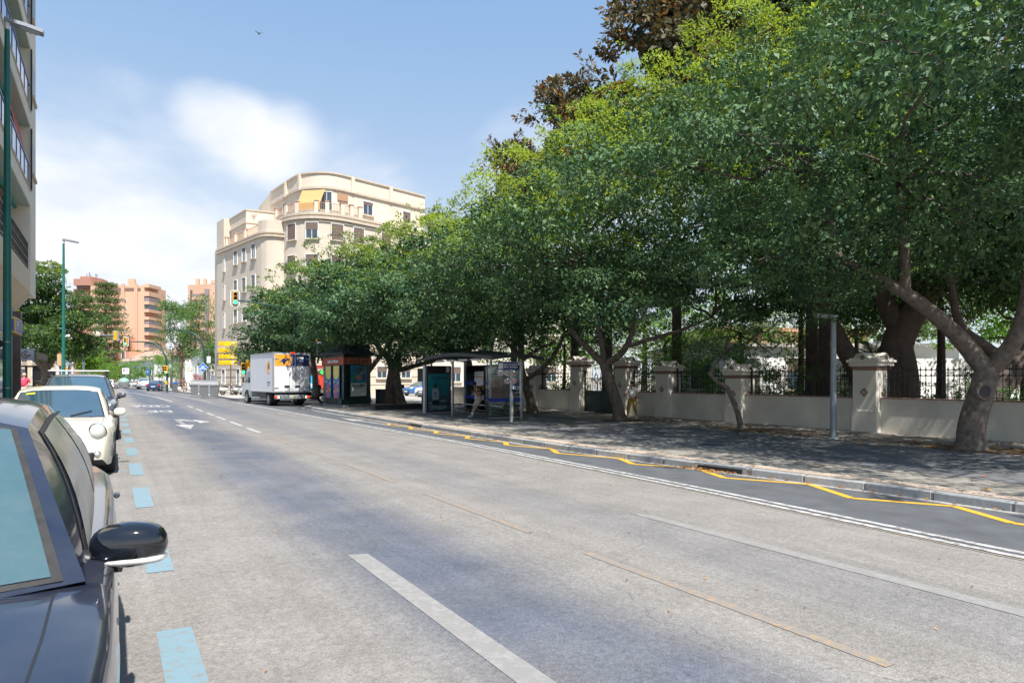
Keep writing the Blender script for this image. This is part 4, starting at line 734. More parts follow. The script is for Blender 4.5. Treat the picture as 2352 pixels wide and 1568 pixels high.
def feather_tree(label, px, zc, h, w, seed, n=26):
    p = atd(px, zc); t = thing('feathery_tree', label, 'tree', (p.x, p.y, 0), 0, 'open feathery trees at the end of the street'); r = random.Random(seed); b = MB()
    curve_tube(b, [(0, 0, -.1), (.1, 0, h*.3), (.2, 0, h*.5)], .22, .14, BARKP); C = []; N = []
    for i in range(n):
        a = r.uniform(0, 6.28); el = r.random()**.7; e = Vector((math.cos(a)*w*(.35+.65*(1-abs(el-.45)))*r.uniform(.4, 1), math.sin(a)*w*.8*r.uniform(.3, 1), h*(.36+.62*el)))
        branch(b, (.15, 0, h*r.uniform(.28, .5)), e, .06, .02, BARKP, r.random(), .2, 6, 5)
        for q in range(9):
            C.append((e.x+r.gauss(0, .55), e.y+r.gauss(0, .55), e.z+r.gauss(0, .38), .55)); N.append((r.gauss(0, .6), r.gauss(0, .6), -.1))
    b.build('trunk', t); link('crown', leaf_mesh('crown', np.array(C), np.array(N), 22, .34, [LAIL], width=.3, spread=.6, seed=seed), t); return t
feather_tree('tall open feathery tree left of the cream building', 478, 92, 13.0, 4.6, 5, 34); feather_tree('open feathery tree under the curved lamp arm', 415, 95, 12.6, 3.6, 6, 30); feather_tree('low open feathery tree beside the yellow hotel signs', 508, 86, 6.4, 2.4, 8, 16)
for i, (px, zc, h, w, lb) in enumerate([(232, 112, 4.2, 4.0, 'round green tree in front of the salmon-coloured house'), (275, 118, 4.6, 4.2, 'round green tree left of the parking sign'), (318, 116, 4.5, 4.0, 'round green tree behind the parked motorcycles'), (350, 112, 5.4, 3.2, 'round green tree left of the curved signal arm'), (392, 108, 5.6, 3.4, 'round green tree right of the curved signal arm'), (440, 112, 5.0, 3.4, 'round green tree behind the far woman')]):
    p = atd(px, zc); make_tree(lb, (p.x, p.y, 0), [([(0, 0, -.1), (0, 0, h*.6)], .12, .07)], [(0, 0, h*.68, w*.75, w*.75, h*.34), (w*.4, 0, h*.55, w*.5, w*.5, h*.28), (-w*.45, 0, h*.6, w*.5, w*.5, h*.28)], .8, .6, 34, .24, [LGR, LGRD], seed=80+i, yf=lambda x, y, z: .45, group='round green trees in the far square', core=False, twigs=False)
for i, (x0, x1, zc, h, lb, m_) in enumerate([(205, 330, 122, 2.2, 'long oleander hedge behind the parked cars', LGRD), (330, 470, 116, 1.9, 'clipped hedge behind the railing and the far woman', LGR)]):
    p = atd(x0, zc); q = atd(x1, zc); n = 10; d = (q-p); lob = [(d.x*k/n, d.y*k/n, h*.55, 1.6, 1.3, h*.55) for k in range(n+1)]
    bush(lb, (p.x, p.y, 0), lob, [m_, LGRD], 90+i, dens=.7, rc=.5, nl=34, size=.2, name='hedge', cat='hedge', group=None, yf=lambda x, y, z: .3)
p = atd(462, 104); bush('red-leaved bush behind the far woman', (p.x, p.y, 0), [(0, 0, 1.6, 1.3, 1.2, 1.0)], [mat('leaf_red', (.38, .06, .05), .6)], 95, size=.2, group=None)
for i, (x0, x1, zc, h) in enumerate([(255, 345, 205, 10), (345, 395, 210, 7)]):
    p = atd((x0+x1)/2, zc); make_tree(['dark green trees at the foot of the orange tower', 'far green trees between the two towers'][i], (p.x, p.y, 0), [([(0, 0, -.1), (0, 0, h*.6)], .3, .2)], [(k*4.0, 0, h*.6, 3.6, 3, h*.42) for k in (-1.4, -.5, .5, 1.4)], .5, .9, 40, .5, [LGRD], seed=98+i, group=None, core=False, twigs=False)
# ------------------------------------------------------------------ vehicles
GLS = mat('car_glass', (.028, .075, .095), .03, spec=.9, dust=.16); GLN_ = mat('windscreen_sky_dusty', (.06, .19, .25), .05, spec=1.0, dust=.28, coat=.6)  # windscreen teal is reflected sky put into the colour, with dust over it
GLN = mat('windscreen_near', (.022, .085, .105), .05, spec=.8, dust=.2, coat=.6)  # near windscreen too: sky reflection painted in as teal, plus dust
GLD = mat('side_glass_dusty', (.15, .17, .16), .10, spec=.9, dust=.45); LAMPG = mat('lamp_glass', (.50, .49, .45), .06, spec=1, coat=1); TAILR = mat('tail_lamp', (.5, .02, .015), .12, coat=1)
P_NEAR = mat('paint_midnight', (.005, .012, .034), .14, .15, coat=.7, spec=.6, dust=.11); P_CREAM = mat('paint_cream', (.66, .61, .49), .25, coat=.6, dust=.12); P_SUV = mat('paint_dark_blue', (.010, .022, .055), .14, coat=1, dust=.28)
for k_ in ('windscreen_near',): MATS[k_].node_tree.nodes['Principled BSDF'].inputs['IOR'].default_value = 1.55
P_SILV = mat('paint_silver', (.42, .44, .45), .25, .4, coat=.6); P_NAVY = mat('paint_navy', (.008, .025, .07), .15, coat=1, dust=.06); P_BLU = mat('paint_blue', (.03, .13, .33), .15, coat=1); P_WHT = mat('paint_white', (.70, .70, .69), .25, coat=.5)
DASH = mat('cabin_dark', (.03, .03, .032), .7)
WHEELS = {}
def wheel_meshes(r, w, style=5, rimm=None):
    key = (r, w, style)
    if key in WHEELS: return WHEELS[key]
    b = MB(); R_ = r; b.lathe([(R_*.66, -w/2+.01), (R_*.72, -w/2), (R_*.93, -w/2), (R_*.985, -w*.36), (R_, -w*.2), (R_, w*.2), (R_*.985, w*.36), (R_*.93, w/2), (R_*.72, w/2), (R_*.66, w/2-.01)], RUB, 28, axis='X')
    for k in range(40):      # tread blocks
        a = 2*math.pi*k/40; M = Matrix.Rotation(a, 4, 'X'); b.box(-w*.36, -w*.03, -R_*.045, R_*.045, R_*.985, R_*1.012, RUB, M); b.box(w*.03, w*.36, -R_*.03, R_*.05, R_*.985, R_*1.012, RUB, M)
    tm = b.mesh('tyre'); b = MB(); rm = rimm or STEEL
    b.lathe([(R_*.68, w*.42), (R_*.64, w*.47), (R_*.60, w*.40), (R_*.60, -w*.3), (R_*.2, -w*.3)], rm, 24, axis='X'); b.lathe([(.001, w*.40), (R_*.10, w*.40), (R_*.13, w*.33)], rm, 16, axis='X')
    for k in range(style):
        a = 2*math.pi*k/style; M = Matrix.Rotation(a, 4, 'X'); b.add([M @ Vector(p) for p in ((w*.36, -R_*.07, R_*.05), (w*.36, R_*.07, R_*.05), (w*.42, R_*.045, R_*.62), (w*.42, -R_*.045, R_*.62), (w*.22, -R_*.07, R_*.05), (w*.22, R_*.07, R_*.05), (w*.3, R_*.045, R_*.62), (w*.3, -R_*.045, R_*.62))], [(0, 1, 2, 3), (0, 3, 7, 4), (1, 5, 6, 2), (4, 7, 6, 5)], rm)
    WHEELS[key] = (tm, b.mesh('rim')); return WHEELS[key]
def add_wheel(t, x, y, r, w, style=5, rimm=None):
    tm, rm = wheel_meshes(r, w, style, rimm); o = link('wheel', tm, t, (x, y, r)); rr = link('rim', rm, o)
    if x < 0: o.rotation_euler = (0, 0, math.pi)
    return o
def car(name, label, loc, rz, P, group=None, cat='car'):
    """front of the car at local y=0 looking towards -y"""
    t = thing(name, label, cat, loc, rz, group); L, W, H = P['L'], P['W']/2, P['H']; zb = P.get('zb', .19); hz, bz = P['hood'], P['belt']
    f0, f1 = P['axles']; wr = P['wr']; pm = P['paint']; y1, y2, y3, y4 = P['gh']      # windscreen foot, roof front, roof rear, rear-glass foot
    top = P.get('top') or [(0, hz*.62), (.06, hz*.80), (.22, hz*.90), (.6, hz*.95), (y1, hz), (y1+.5, bz), (y4, bz+.02), (L-.12, bz-.02 if P.get('hatch', 1) else bz-.04), (L, bz*.72)]
    wt = [(0, .80), (.10, .88), (.35, .955), (.8, .99), (1.2, 1), (L-1.2, 1), (L-.5, .975), (L-.15, .92), (L, .84)]
    ra = wr+.055
    def arch(y):
        z = zb
        for c in (f0, f1):
            if abs(y-c) < ra: z = max(z, wr+math.sqrt(ra*ra-(y-c)**2))
        if y < .12: z = max(z, zb+.10*(1-y/.12))
        if y > L-.12: z = max(z, zb+.12*(1-(L-y)/.12))
        return z
    NS = 11
    def sect(y):
        w = W*interp(wt, y); zt = interp(top, y); zs = min(zt-.045, bz-.02) if y < y1+.2 else zt-.015; a = arch(y); cr = .035 if y < y1 else .02
        tum = P.get('tum', .90)
        pts = [(0, zb+.02), (w*.70, zb+.02), (w*.72, a), (w*.975, a), (w*1.0, a+(zs-a)*.22), (w*1.005, a+(zs-a)*.55), (w*.992, a+(zs-a)*.80), (w*(tum+.055), zs-.01), (w*(tum+.01), zs+.018), (w*.52, zt+cr*.6), (0, zt+cr)]
        return pts
    def S(y, k):
        p = sect(y); i = min(int(k), NS-2); f = k-i; return Vector((p[i][0]*(1-f)+p[i+1][0]*f, y, p[i][1]*(1-f)+p[i+1][1]*f))
    ys = set([0, .03, .06, .12, .22, .35, .5, .7, L-.5, L-.35, L-.2, L-.1, L-.04, L])
    yy = 0
    while yy < L: ys.add(round(yy, 3)); yy += .12
    for c in (f0, f1):
        for k in range(15): ys.add(round(c+ra*math.cos(math.pi*k/14)*.9995, 4))
    ys = sorted(ys); b = MB(); vs = []
    for y in ys:
        p = sect(y)
        for x, z in p: vs.append((x, y, z))
        for x, z in p[::-1][1:-1]: vs.append((-x, y, z))
    n = 2*NS-2; fp = []; fd = []
    for j in range(len(ys)-1):
        for i in range(n):
            f = (j*n+i, (j+1)*n+i, (j+1)*n+(i+1) % n, j*n+(i+1) % n)
            (fd if i in (0, 1, 2, n-1, n-2, n-3) else fp).append(f)
    fp.append(tuple(range(n))); fp.append(tuple((len(ys)-1)*n+i for i in range(n-1, -1, -1)))
    b.add(vs, fp, pm, True); b.add(vs, fd, BLK); 
    # cabin top: patches between belt ring and roof ring
    tw, bw = W*P.get('roofw', .68), W*P.get('ghw', .90); bl = P.get('bulge', .16); zc = P.get('cowl', hz+.02)
    A = lambda s: Vector((bw*s, y1+.12, zc)); A2 = lambda s: Vector((tw*s, y2+.06, H-.10)); D = lambda s: Vector((bw*s*.93, y4, bz+.03)); D2 = lambda s: Vector((tw*s*.95, y3-.03, H-.11))
    def WS(u, v):
        s = 2*u-1; lo = Vector((bw*s, y1+.12-bl*(1-s*s)*1.2, zc+.01*(1-s*s))); hi = Vector((tw*s, y2+.06-bl*.45*(1-s*s), H-.10+.055*(1-s*s*s*s))); q = lo.lerp(hi, v); q.z += .035*math.sin(v*math.pi)*(1-s**4); q.y -= .02*math.sin(v*math.pi)*(1-s**4); return q
    def RG(u, v):
        s = 1-2*u; lo = Vector((bw*.93*s, y4+bl*.5*(1-s*s), bz+.03)); hi = Vector((tw*.95*s, y3-.03+bl*.3*(1-s*s), H-.11+.055*(1-s**4))); q = lo.lerp(hi, v); q.z += .03*math.sin(v*math.pi)*(1-s**4); return q
    def RF(u, v):
        s = 2*u-1; a_ = WS(u, 1); c_ = RG(1-u, 1); q = a_.lerp(c_, v); q.z += (.065*math.sin(min(1, v*1.0)*math.pi)**.8); q.x *= 1+.0*math.sin(v*math.pi); return q
    def SD(sg):
        def f(u, v):
            lo = A(sg).lerp(D(sg), u); lo.z = zc+(bz+.03-zc)*u-.01; lo.x = sg*(abs(lo.x)+.02*math.sin(u*math.pi)); hi = RF(1 if sg > 0 else 0, u); q = lo.lerp(hi, v); q.x += sg*.045*math.sin(v*math.pi)*min(1, u*9, (1-u)*9); return q
        return f
    b.grid(WS, 12, 6, pm); b.grid(RG, 12, 6, pm); b.grid(RF, 14, 14, pm); b.grid(SD(1), 20, 8, pm); b.grid(SD(-1), 20, 8, pm, flip=True); b.build('body', t)
    def nrm(f, u, v):
        e = 1e-3; n_ = (f(u+e, v)-f(u-e, v)).cross(f(u, v+e)-f(u, v-e)); n_.normalize(); c = f(u, v)-Vector((0, (y1+y4)/2, .6)); return n_ if n_.dot(c) > 0 else -n_
    def patch(nm, f, poly, off, m, par=t, mb=None, sub=7):
        """poly = (u0,u1,v0,v1) or function (s,t)->(u,v)"""
        q = poly if callable(poly) else (lambda s, t_: (poly[0]+(poly[1]-poly[0])*s, poly[2]+(poly[3]-poly[2])*t_))
        bb = mb or MB()
        def g_(s, t_):
            u, v = q(s, t_); return f(u, v)+nrm(f, u, v)*off
        bb.grid(g_, sub, sub, m)
        return bb if mb else bb.build(nm, par)
    gm = P.get('glass', GLS)
    
    ws = patch('windscreen', WS, (.052, .948, .045, .945), .006, P.get('wsglass', gm)); patch('windscreen_seal', WS, (.034, .966, .02, .97), .003, P.get('seal', BLK), par=ws)
    rw = patch('rear_window', RG, (.10, .90, .12, .88), .006, gm)
    sg_ = P.get('sglass', gm); wv = P.get('win', [(.10, .44), (.47, .80), (.84, .95)])
    for sgn in (1, -1):
        sd = SD(sgn); s0, s1 = wv[0][0], wv[-1][1]
        seal = patch('window_seal', sd, lambda s, t_: ((s0-.025+.03*t_)+(s1+.03-(s0-.025+.03*t_))*s, .05+.86*t_), .003, P.get('seal', BLK), sub=10)
        for k, (a, c) in enumerate(wv):
            def q(s, t_, a=a, c=c, k=k):
                lo = a+(.02 if k == 0 else 0)*t_; hi_ = c-(.06 if k == len(wv)-1 else 0)*t_; return (lo+(hi_-lo)*s, .075+.80*t_)
            patch('side_window', sd, q, .008, sg_)
    # seams, handles
    def ribbon_(pts, w, m, nm, off=.003, par=t):
        bb = MB(); vs = []; P3 = [S(y, k) for y, k in pts]; 
        for i, p in enumerate(P3):
            d = (P3[min(i+1, len(P3)-1)]-P3[max(i-1, 0)]).normalized(); y, k = pts[i]; du = S(min(y+.01, L), k)-S(max(y-.01, 0), k); dk = S(y, min(k+.05, NS-1.001))-S(y, max(k-.05, 0)); nn = du.cross(dk).normalized()
            if nn.dot(p-Vector((0, p.y, .5))) < 0: nn = -nn
            sd = d.cross(nn).normalized()*w/2; vs += [p-sd+nn*off, p+sd+nn*off]
        for sgn in (1, -1):
            bb = MB(); bb.add([(x*sgn, y, z) for x, y, z in vs], [(2*i, 2*i+1, 2*i+3, 2*i+2) for i in range(len(P3)-1)], m); bb.build(nm, par)
    lw = P.get('seam', .007)
    for dy in P['doors']: ribbon_([(dy, 3.3+i*.5) for i in range(10)], lw, BLK, 'door_seam')
    ribbon_([(P['doors'][0]+i*(P['doors'][-1]-P['doors'][0])/12, 3.35) for i in range(13)], lw, BLK, 'sill_seam')
    ribbon_([(.30+i*(y1-.25)/10, 8.3) for i in range(11)], lw, BLK, 'bonnet_seam')
    for dy in P['handles']:
        for sgn in (1, -1):
            b = MB(); q = S(dy, 6.2); b.ell((q.x*sgn+.018*sgn, q.y, q.z), (.018, .085, .016), P.get('handle', CHROME), 10, 6); b.build('door_handle', t)
    for sgn in (1, -1):      # door mirrors
        mc = P.get('mirror_c', (W+.07, y1+.52, bz+.05)); b = MB(); mx = mc[0]*sgn; ms = P.get('mirror_s', (.115, .06, .075))
        M = Matrix.Rotation(R(-12)*sgn, 3, 'Z').to_4x4()
        b.ell((mx, mc[1], mc[2]), ms, P.get('mirror_m', pm), 18, 12, M, e=.82); mo = b.build('door_mirror', t)
        b = MB(); b.tube([(W*.86*sgn, mc[1]+.04, mc[2]-.05), (W*.97*sgn, mc[1]+.02, mc[2]-.065), (mx-.03*sgn, mc[1]+.01, mc[2]-ms[2]*.75)], [.045, .035, .04], BLK, 8); b.build('mirror_foot', mo)
        if P.get('mirror_ind'):
            b = MB(); b.ell((mx+.015*sgn, mc[1]-.012, mc[2]-ms[2]*.62), (ms[0]*.86, ms[1]*.92, .016), LAMPG, 14, 6, M, e=.7); b.build('indicator', mo)
    for c in (f0, f1):
        for sgn in (1, -1): add_wheel(t, (W-.105)*sgn, c, wr, P.get('tw', .205), P.get('spokes', 5), P.get('rim'))
    # lamps, grille, bumper, plates
    for sgn in (1, -1):
        if P.get('round'):
            c = Vector((W*.70*sgn, .13, hz*.80)); M = Matrix.Rotation(R(20)*sgn, 3, 'Z').to_4x4() @ Matrix.Rotation(R(-24), 3, 'X').to_4x4()
            b = MB(); b.ell(c, (.14, .11, .155), CHROME, 20, 10, M); h = b.build('headlight', t); b = MB(); b.ell(c+Vector((.004*sgn, -.032, .012)), (.120, .100, .134), LAMPG, 20, 10, M); b.build('lens', h)
            b = MB(); b.ell(c+Vector((-.0*sgn, -.058, -.062)), (.045, .045, .03), mat('amber', (.8, .22, .02), .2), 12, 8); b.build('indicator', h)
            b = MB(); c = Vector((W*.70*sgn, .02, .38)); b.ell(c, (.06, .05, .06), CHROME, 16, 8); h = b.build('fog_light', t); b = MB(); b.ell(c+Vector((0, -.012, 0)), (.045, .045, .045), LAMPG, 14, 8); b.build('lens', h)
        else:
            b = MB(); c = Vector((W*.70*sgn, .20, hz*.80)); M = Matrix.Rotation(R(38)*sgn, 3, 'Z').to_4x4() @ Matrix.Rotation(R(-30), 3, 'X').to_4x4(); b.ell(c, (P.get('hl', .21), .10, .10), LAMPG, 16, 8, M, e=.8); b.build('headlight', t)
            b = MB(); c = Vector((W*.72*sgn, .03, .36)); b.ell(c, (.07, .05, .06), LAMPG, 12, 6); b.build('fog_light', t)
        b = MB(); c = Vector((W*.80*sgn, L-.07, bz*.86)); b.ell(c, (.15, .07, P.get('tl', .12)), TAILR, 14, 8, None, e=.7); b.build('tail_light', t)
    b = MB(); b.cbox((0, .0, hz*.56), (W*.9, .05, .12), BLK, bev=.015); b.cbox((0, .0, zb+.16), (W*1.3, .06, .13), BLK, bev=.02); b.build('grille', t)
    for y, sgn in ((-.032, 1), (L+.012, -1)):
        b = MB(); b.cbox((0, y, .45 if sgn > 0 else P.get('pz', .62)), (.52, .012, .11), W_, bev=.004); pl = b.build('number_plate', t); b = MB(); b.cbox((-.235*sgn, y-.007*sgn, .45 if sgn > 0 else P.get('pz', .62)), (.045, .004, .105), BLUE); b.build('plate_band', pl)
    b = MB(); b.cbox((0, L-.02, .42), (W*1.5, .09, .16), P.get('bump_m', pm), bev=.03); b.build('rear_bumper', t)
    if P.get('wiper', 1):
        for u0 in (.30, .62):
            bb = MB(); pts = [WS(u0+.02*i, .06+.012*i)+nrm(WS, u0, .1)*.022 for i in range(12)]; bb.tube(pts, .009, BLK, 5); bb.build('wiper', t)
    # a little of the cabin seen through nothing: rear-view mirror card is inside opaque glass, skip
    t['_w'] = 1; del t['_w']
    return t, WS, nrm, S
near = dict(L=4.2, W=1.80, H=1.50, hood=.955, cowl=.95, belt=.97, gh=(1.06, 1.86, 3.72, 4.10), axles=(.84, 3.42), wr=.315, paint=P_NEAR, doors=(1.30, 2.42, 3.35), handles=(2.24, 3.20), glass=GLD, wsglass=GLN, sglass=GLD, seal=mat('seal_dusty', (.03, .029, .028), .8, var=.3, vscale=20), roofw=.66, ghw=.90, bulge=.15,
    mirror_c=(.935, 1.40, 1.005), mirror_s=(.125, .080, .080), mirror_ind=1, mirror_m=mat('gloss_black', (.006, .007, .010), .06, coat=1), handle=P_NEAR, win=[(.085, .47), (.50, .82), (.85, .94)], tum=.93)
c_near, _, _, _ = car('parked_car', 'dusty midnight-blue hatchback parked nearest the camera, windscreen and mirror in front', (-.885, 1.32, .0), 0, near, 'cars parked along the left kerb')
mini = dict(L=3.7, W=1.69, H=1.445, hood=.90, cowl=.895, belt=.93, gh=(1.12, 1.75, 3.25, 3.60), axles=(.72, 3.18), wr=.30, paint=P_CREAM, doors=(1.28, 2.55), handles=(2.35,), wsglass=mat('windscreen_teal', (.018, .055, .08), .03, spec=1, dust=.08, coat=1), round=1, roofw=.72, ghw=.88, bulge=.10, win=[(.10, .50), (.54, .95)], mirror_m=mat('mirror_cream', (.70, .66, .56), .25, coat=.5), mirror_s=(.10, .06, .075), spokes=8, tum=.9)
c_mini, WSf, nf_, _ = car('parked_car', 'small cream car with round chrome headlights, second in the row on the left', (-.81, 12.42, 0), 0, mini, 'cars parked along the left kerb')
b = MB()
def stk(s, t_):
    u, v = .12+.10*s, .86-.05*t_; return WSf(u, v)+nf_(WSf, u, v)*.01
b.grid(stk, 3, 2, mat('sticker_yellow', (.85, .75, .02), .5)); b.build('sticker', c_mini)
b = MB(); b.cbox((0, 0, 0), (1.66, .0, 0), BLK)
for sgn in (1, -1):      # black plastic arches and sill of the small cream car
    for c in (.72, 3.18):
        b = MB(); b.tube([( (.815)*sgn, c+.365*math.cos(math.pi*k/12), .30+.365*math.sin(math.pi*k/12)) for k in range(13)], .035, BLK, 6); b.build('wheel_arch', c_mini)
suv = dict(L=4.6, W=1.86, H=1.70, hood=1.07, cowl=1.06, belt=1.08, gh=(1.22, 1.95, 4.05, 4.40), axles=(.88, 3.50), wr=.36, zb=.28, paint=P_SUV, doors=(1.35, 2.45, 3.45), handles=(2.25, 3.25), wsglass=mat('windscreen_blue', (.025, .075, .11), .04, spec=1, dust=.1, coat=1), roofw=.70, ghw=.9, bump_m=BLK, tw=.23, hl=.20, tum=.92)
c_suv, _, _, _ = car('parked_car', 'dark blue off-roader with white roof bars, parked behind the small cream car', (-.80, 19.25, 0), 0, suv, 'cars parked along the left kerb')
b = MB()
for sgn in (1, -1): b.tube([(.66*sgn, 2.1, 1.63), (.66*sgn, 2.25, 1.70), (.66*sgn, 3.7, 1.71), (.66*sgn, 3.9, 1.64)], .022, BLK, 6)
b.build('roof_rail', c_suv)
for k_ in ('windscreen_teal', 'windscreen_blue', 'car_glass'): MATS[k_].node_tree.nodes['Principled BSDF'].inputs['IOR'].default_value = 2.1
for y in (2.45, 3.4):
    b = MB(); b.cbox((0, y, 1.80), (1.42, .07, .03), W_, bev=.01)
    bar = b.build('roof_bar', c_suv)
    for sgn in (1, -1): b = MB(); b.prism([(.60*sgn, y-.05), (.68*sgn, y-.05), (.68*sgn, y+.05), (.60*sgn, y+.05)][::sgn], 1.68, 1.79, BLK); b.build('bar_foot', bar)
hatch = dict(L=4.1, W=1.75, H=1.46, hood=.93, cowl=.92, belt=.95, gh=(1.12, 1.85, 3.55, 4.0), axles=(.82, 3.35), wr=.31, paint=P_NAVY, doors=(1.3, 2.4, 3.3), handles=(2.2, 3.1))
sedan = dict(hatch, L=4.5, H=1.42, gh=(1.25, 2.0, 3.3, 3.95), hatch=0, axles=(.88, 3.55)); tall = dict(suv, paint=P_SILV)
GF = 'cars parked at the far end of the street'
p = at(375, 897, 0); car('parked_car', 'dark navy saloon at the far kerb beside the signal pole', (p.x-.2, p.y, p.z), R(180-16), dict(sedan, paint=P_NAVY), GF); 
def back_at(px, zc, rz, P, label, z=-.08, group=GF, name='parked_car'):
    p = atd(px, zc); return car(name, label, (p.x, p.y, z), rz, P, group)
back_at(337, 101, R(180-8), tall, 'silver off-roader parked left of the navy saloon at the far kerb')
back_at(258, 100, R(180-8), dict(hatch, paint=P_WHT), 'pale car mostly hidden behind the dark off-roader, far left kerb')
# remove the helper-placed navy car's offset by turning it with its tail to us
back_at(932, 64, R(-70), dict(hatch, paint=P_BLU), 'blue hatchback in the side street behind the double-trunked tree', -.15, 'cars in the side street')
back_at(966, 60, R(-62), dict(hatch, paint=P_WHT), 'white car half hidden behind the bus shelter panel, side street', -.15, 'cars in the side street')
van = dict(L=4.6, W=1.85, H=1.95, hood=1.15, cowl=1.14, belt=1.1, gh=(.95, 1.6, 4.35, 4.5), axles=(.85, 3.6), wr=.32, paint=P_WHT, doors=(1.2, 2.3, 3.6), handles=(2.1, 3.0), roofw=.82, ghw=.93)
back_at(1262, 54, R(62), van, 'white van in the side street seen through the bus shelter glass', -.15, 'cars in the side street', 'parked_van')
# --- box truck ---
tk = thing('box_truck', 'white box truck with orange and navy rear doors and a kangaroo emblem', 'truck', (9.71, 42.72, -.16), R(6))
BOXW = mat('truck_white', (.74, .74, .76), .35, var=.04, dust=.06); TSIL = mat('truck_frame', (.45, .46, .47), .4, .6); ORG = mat('truck_orange', (.90, .36, .03), .4); NVY = mat('truck_navy', (.008, .035, .13), .4); ALU = mat('aluminium', (.6, .6, .6), .35, .6)
bw, bl_, z0b, z1b = 1.165, 5.0, .88, 3.33
b = MB(); b.box(-bw, bw, .03, bl_, z0b, z1b, BOXW); b.build('cargo_box', tk)
b = MB()
for x in (-bw, bw): b.cbox((x, .03, (z0b+z1b)/2), (.09, .09, z1b-z0b+.02), TSIL, bev=.02)
b.cbox((0, .03, z1b), (2*bw+.09, .10, .08), TSIL, bev=.02); b.cbox((0, .03, z0b), (2*bw+.09, .10, .08), GREYM, bev=.02)
for x in (-bw, bw): b.cbox((x, bl_/2, z1b), (.07, bl_, .07), TSIL, bev=.015); b.cbox((x, bl_/2, z0b+.02), (.06, bl_, .10), ALU, bev=.015)
b.build('box_frame', tk)
for sgn in (-1, 1):
    b = MB(); b.cbox((sgn*.555, -.012, (z0b+z1b)/2), (1.085, .035, z1b-z0b-.1), BOXW, bev=.008); d = b.build('rear_door', tk)
    b = MB(); b.box(min(sgn*.012, sgn*1.09), max(sgn*.012, sgn*1.09), -.034, -.031, 2.52, 3.25, NVY); b.build('door_graphic', d)
    b = MB(); b.tube([(sgn*.17, -.06, z0b-.02), (sgn*.17, -.06, z1b-.02)], .016, ALU, 6); b.cbox((sgn*.17, -.06, 1.98), (.07, .04, .09), BLK); b.cbox((sgn*.34, -.05, 1.24), (.32, .04, .12), DKMETAL, bev=.01); b.build('lock_rod', d)
    for z in (1.15, 2.98): b = MB(); b.cbox((sgn*.99, -.045, z), (.26, .03, .06), GREYM, bev=.008); b.build('hinge', d)
    for nm, x0, m_ in (('tail_light', .74, REDL),):
        b = MB(); b.cbox((sgn*.94, -.03, .56), (.42, .07, .16), BLK, bev=.01); tl = b.build('tail_light', tk)
        b = MB(); b.cbox((sgn*1.03, -.07, .56), (.15, .02, .11), REDL, bev=.004); b.build('red_lens', tl); b = MB(); b.cbox((sgn*.87, -.07, .56), (.10, .02, .11), WHITL, bev=.004); b.build('white_lens', tl)
# orange field with a round end on the left door
b = MB(); poly = [(-1.085, 2.53), (-.12, 2.53)]+[(-.12+.09*math.sin(math.pi*k/10), 2.53+.71*k/10) for k in range(1, 10)]+[(-.12, 3.24), (-1.085, 3.24)]
b.add([(x, -.0365, z) for x, z in poly], [tuple(range(len(poly)))], ORG); b.build('orange_field', tk)
KANG = [(-.52, -.20), (-.36, -.17), (-.22, -.02), (-.12, .12), (.0, .19), (.14, .17), (.26, .08), (.33, .09), (.36, .14), (.38, .24), (.41, .16), (.46, .22), (.45, .12), (.53, .05), (.44, .03), (.38, -.02), (.30, -.03), (.24, -.13), (.20, -.19), (.17, -.15), (.19, -.06), (.10, -.04), (.02, -.06), (-.04, -.14), (.02, -.30), (.10, -.42), (.05, -.43), (-.06, -.30), (-.12, -.16), (-.10, -.06), (-.18, -.10), (-.32, -.24)]
def emblem(par, c, s, axis, m, name='emblem', tilt=0):
    vs = []
    for x, z in KANG:
        x, z = x*math.cos(tilt)-z*math.sin(tilt), x*math.sin(tilt)+z*math.cos(tilt)
        vs.append((c[0]+x*s, c[1], c[2]+z*s) if axis == 'y' else (c[0], c[1]-x*s, c[2]+z*s))
    bm = bmesh.new(); f = bm.faces.new([bm.verts.new(v) for v in vs]); bmesh.ops.triangulate(bm, faces=[f]); me = bpy.data.meshes.new(name); bm.to_mesh(me); bm.free(); me.materials.append(m); return link(name, me, par)
emblem(tk, (-.55, -.0395, 2.88), .68, 'y', NVY)
text('DFM', .21, W_, tk, (.50, -.037, 3.03), (R(90), 0, 0), bold=.012); text('FRIO Y CONGELADO', .045, W_, tk, (.50, -.037, 2.86), (R(90), 0, 0)); text('951 705 098', .075, ORG, tk, (.50, -.037, 2.74), (R(90), 0, 0)); text('www.dfm.es', .06, W_, tk, (.50, -.037, 2.63), (R(90), 0, 0))
b = MB(); b.cbox((.02, -.05, z1b+.03), (.26, .06, .06), REDL, bev=.01); b.build('brake_light', tk)
b = MB(); b.cbox((0, -.02, .56), (2.2, .08, .26), GREYM, bev=.02); b.cbox((0, .1, .78), (2.1, .1, .14), BLK); b.build('rear_beam', tk)
b = MB(); b.cbox((.02, -.068, .56), (.50, .012, .12), mat('plate_yellow', (.8, .72, .45), .4), bev=.004); pl = b.build('number_plate', tk); b = MB(); b.cbox((-.21, -.077, .56), (.05, .004, .115), BLUE); b.build('plate_band', pl)
text('1191 MXD', .10, BLK, tk, (.04, -.077, .56), (R(90), 0, 0), bold=.004)
b = MB(); 
for x in (-.42, .42): b.box(x-.05, x+.05,   .1, 6.4, .62, .82, BLK)
for y in (.9, 2.0, 3.2): b.box(-.8, .8, y, y+.1, .78, .88, BLK)
b.box(-.95, -.62, 2.2, 3.6, .42, .82, BLK); b.box(.62, .95, 2.2, 3.4, .42, .82, BLK); b.build('chassis', tk)
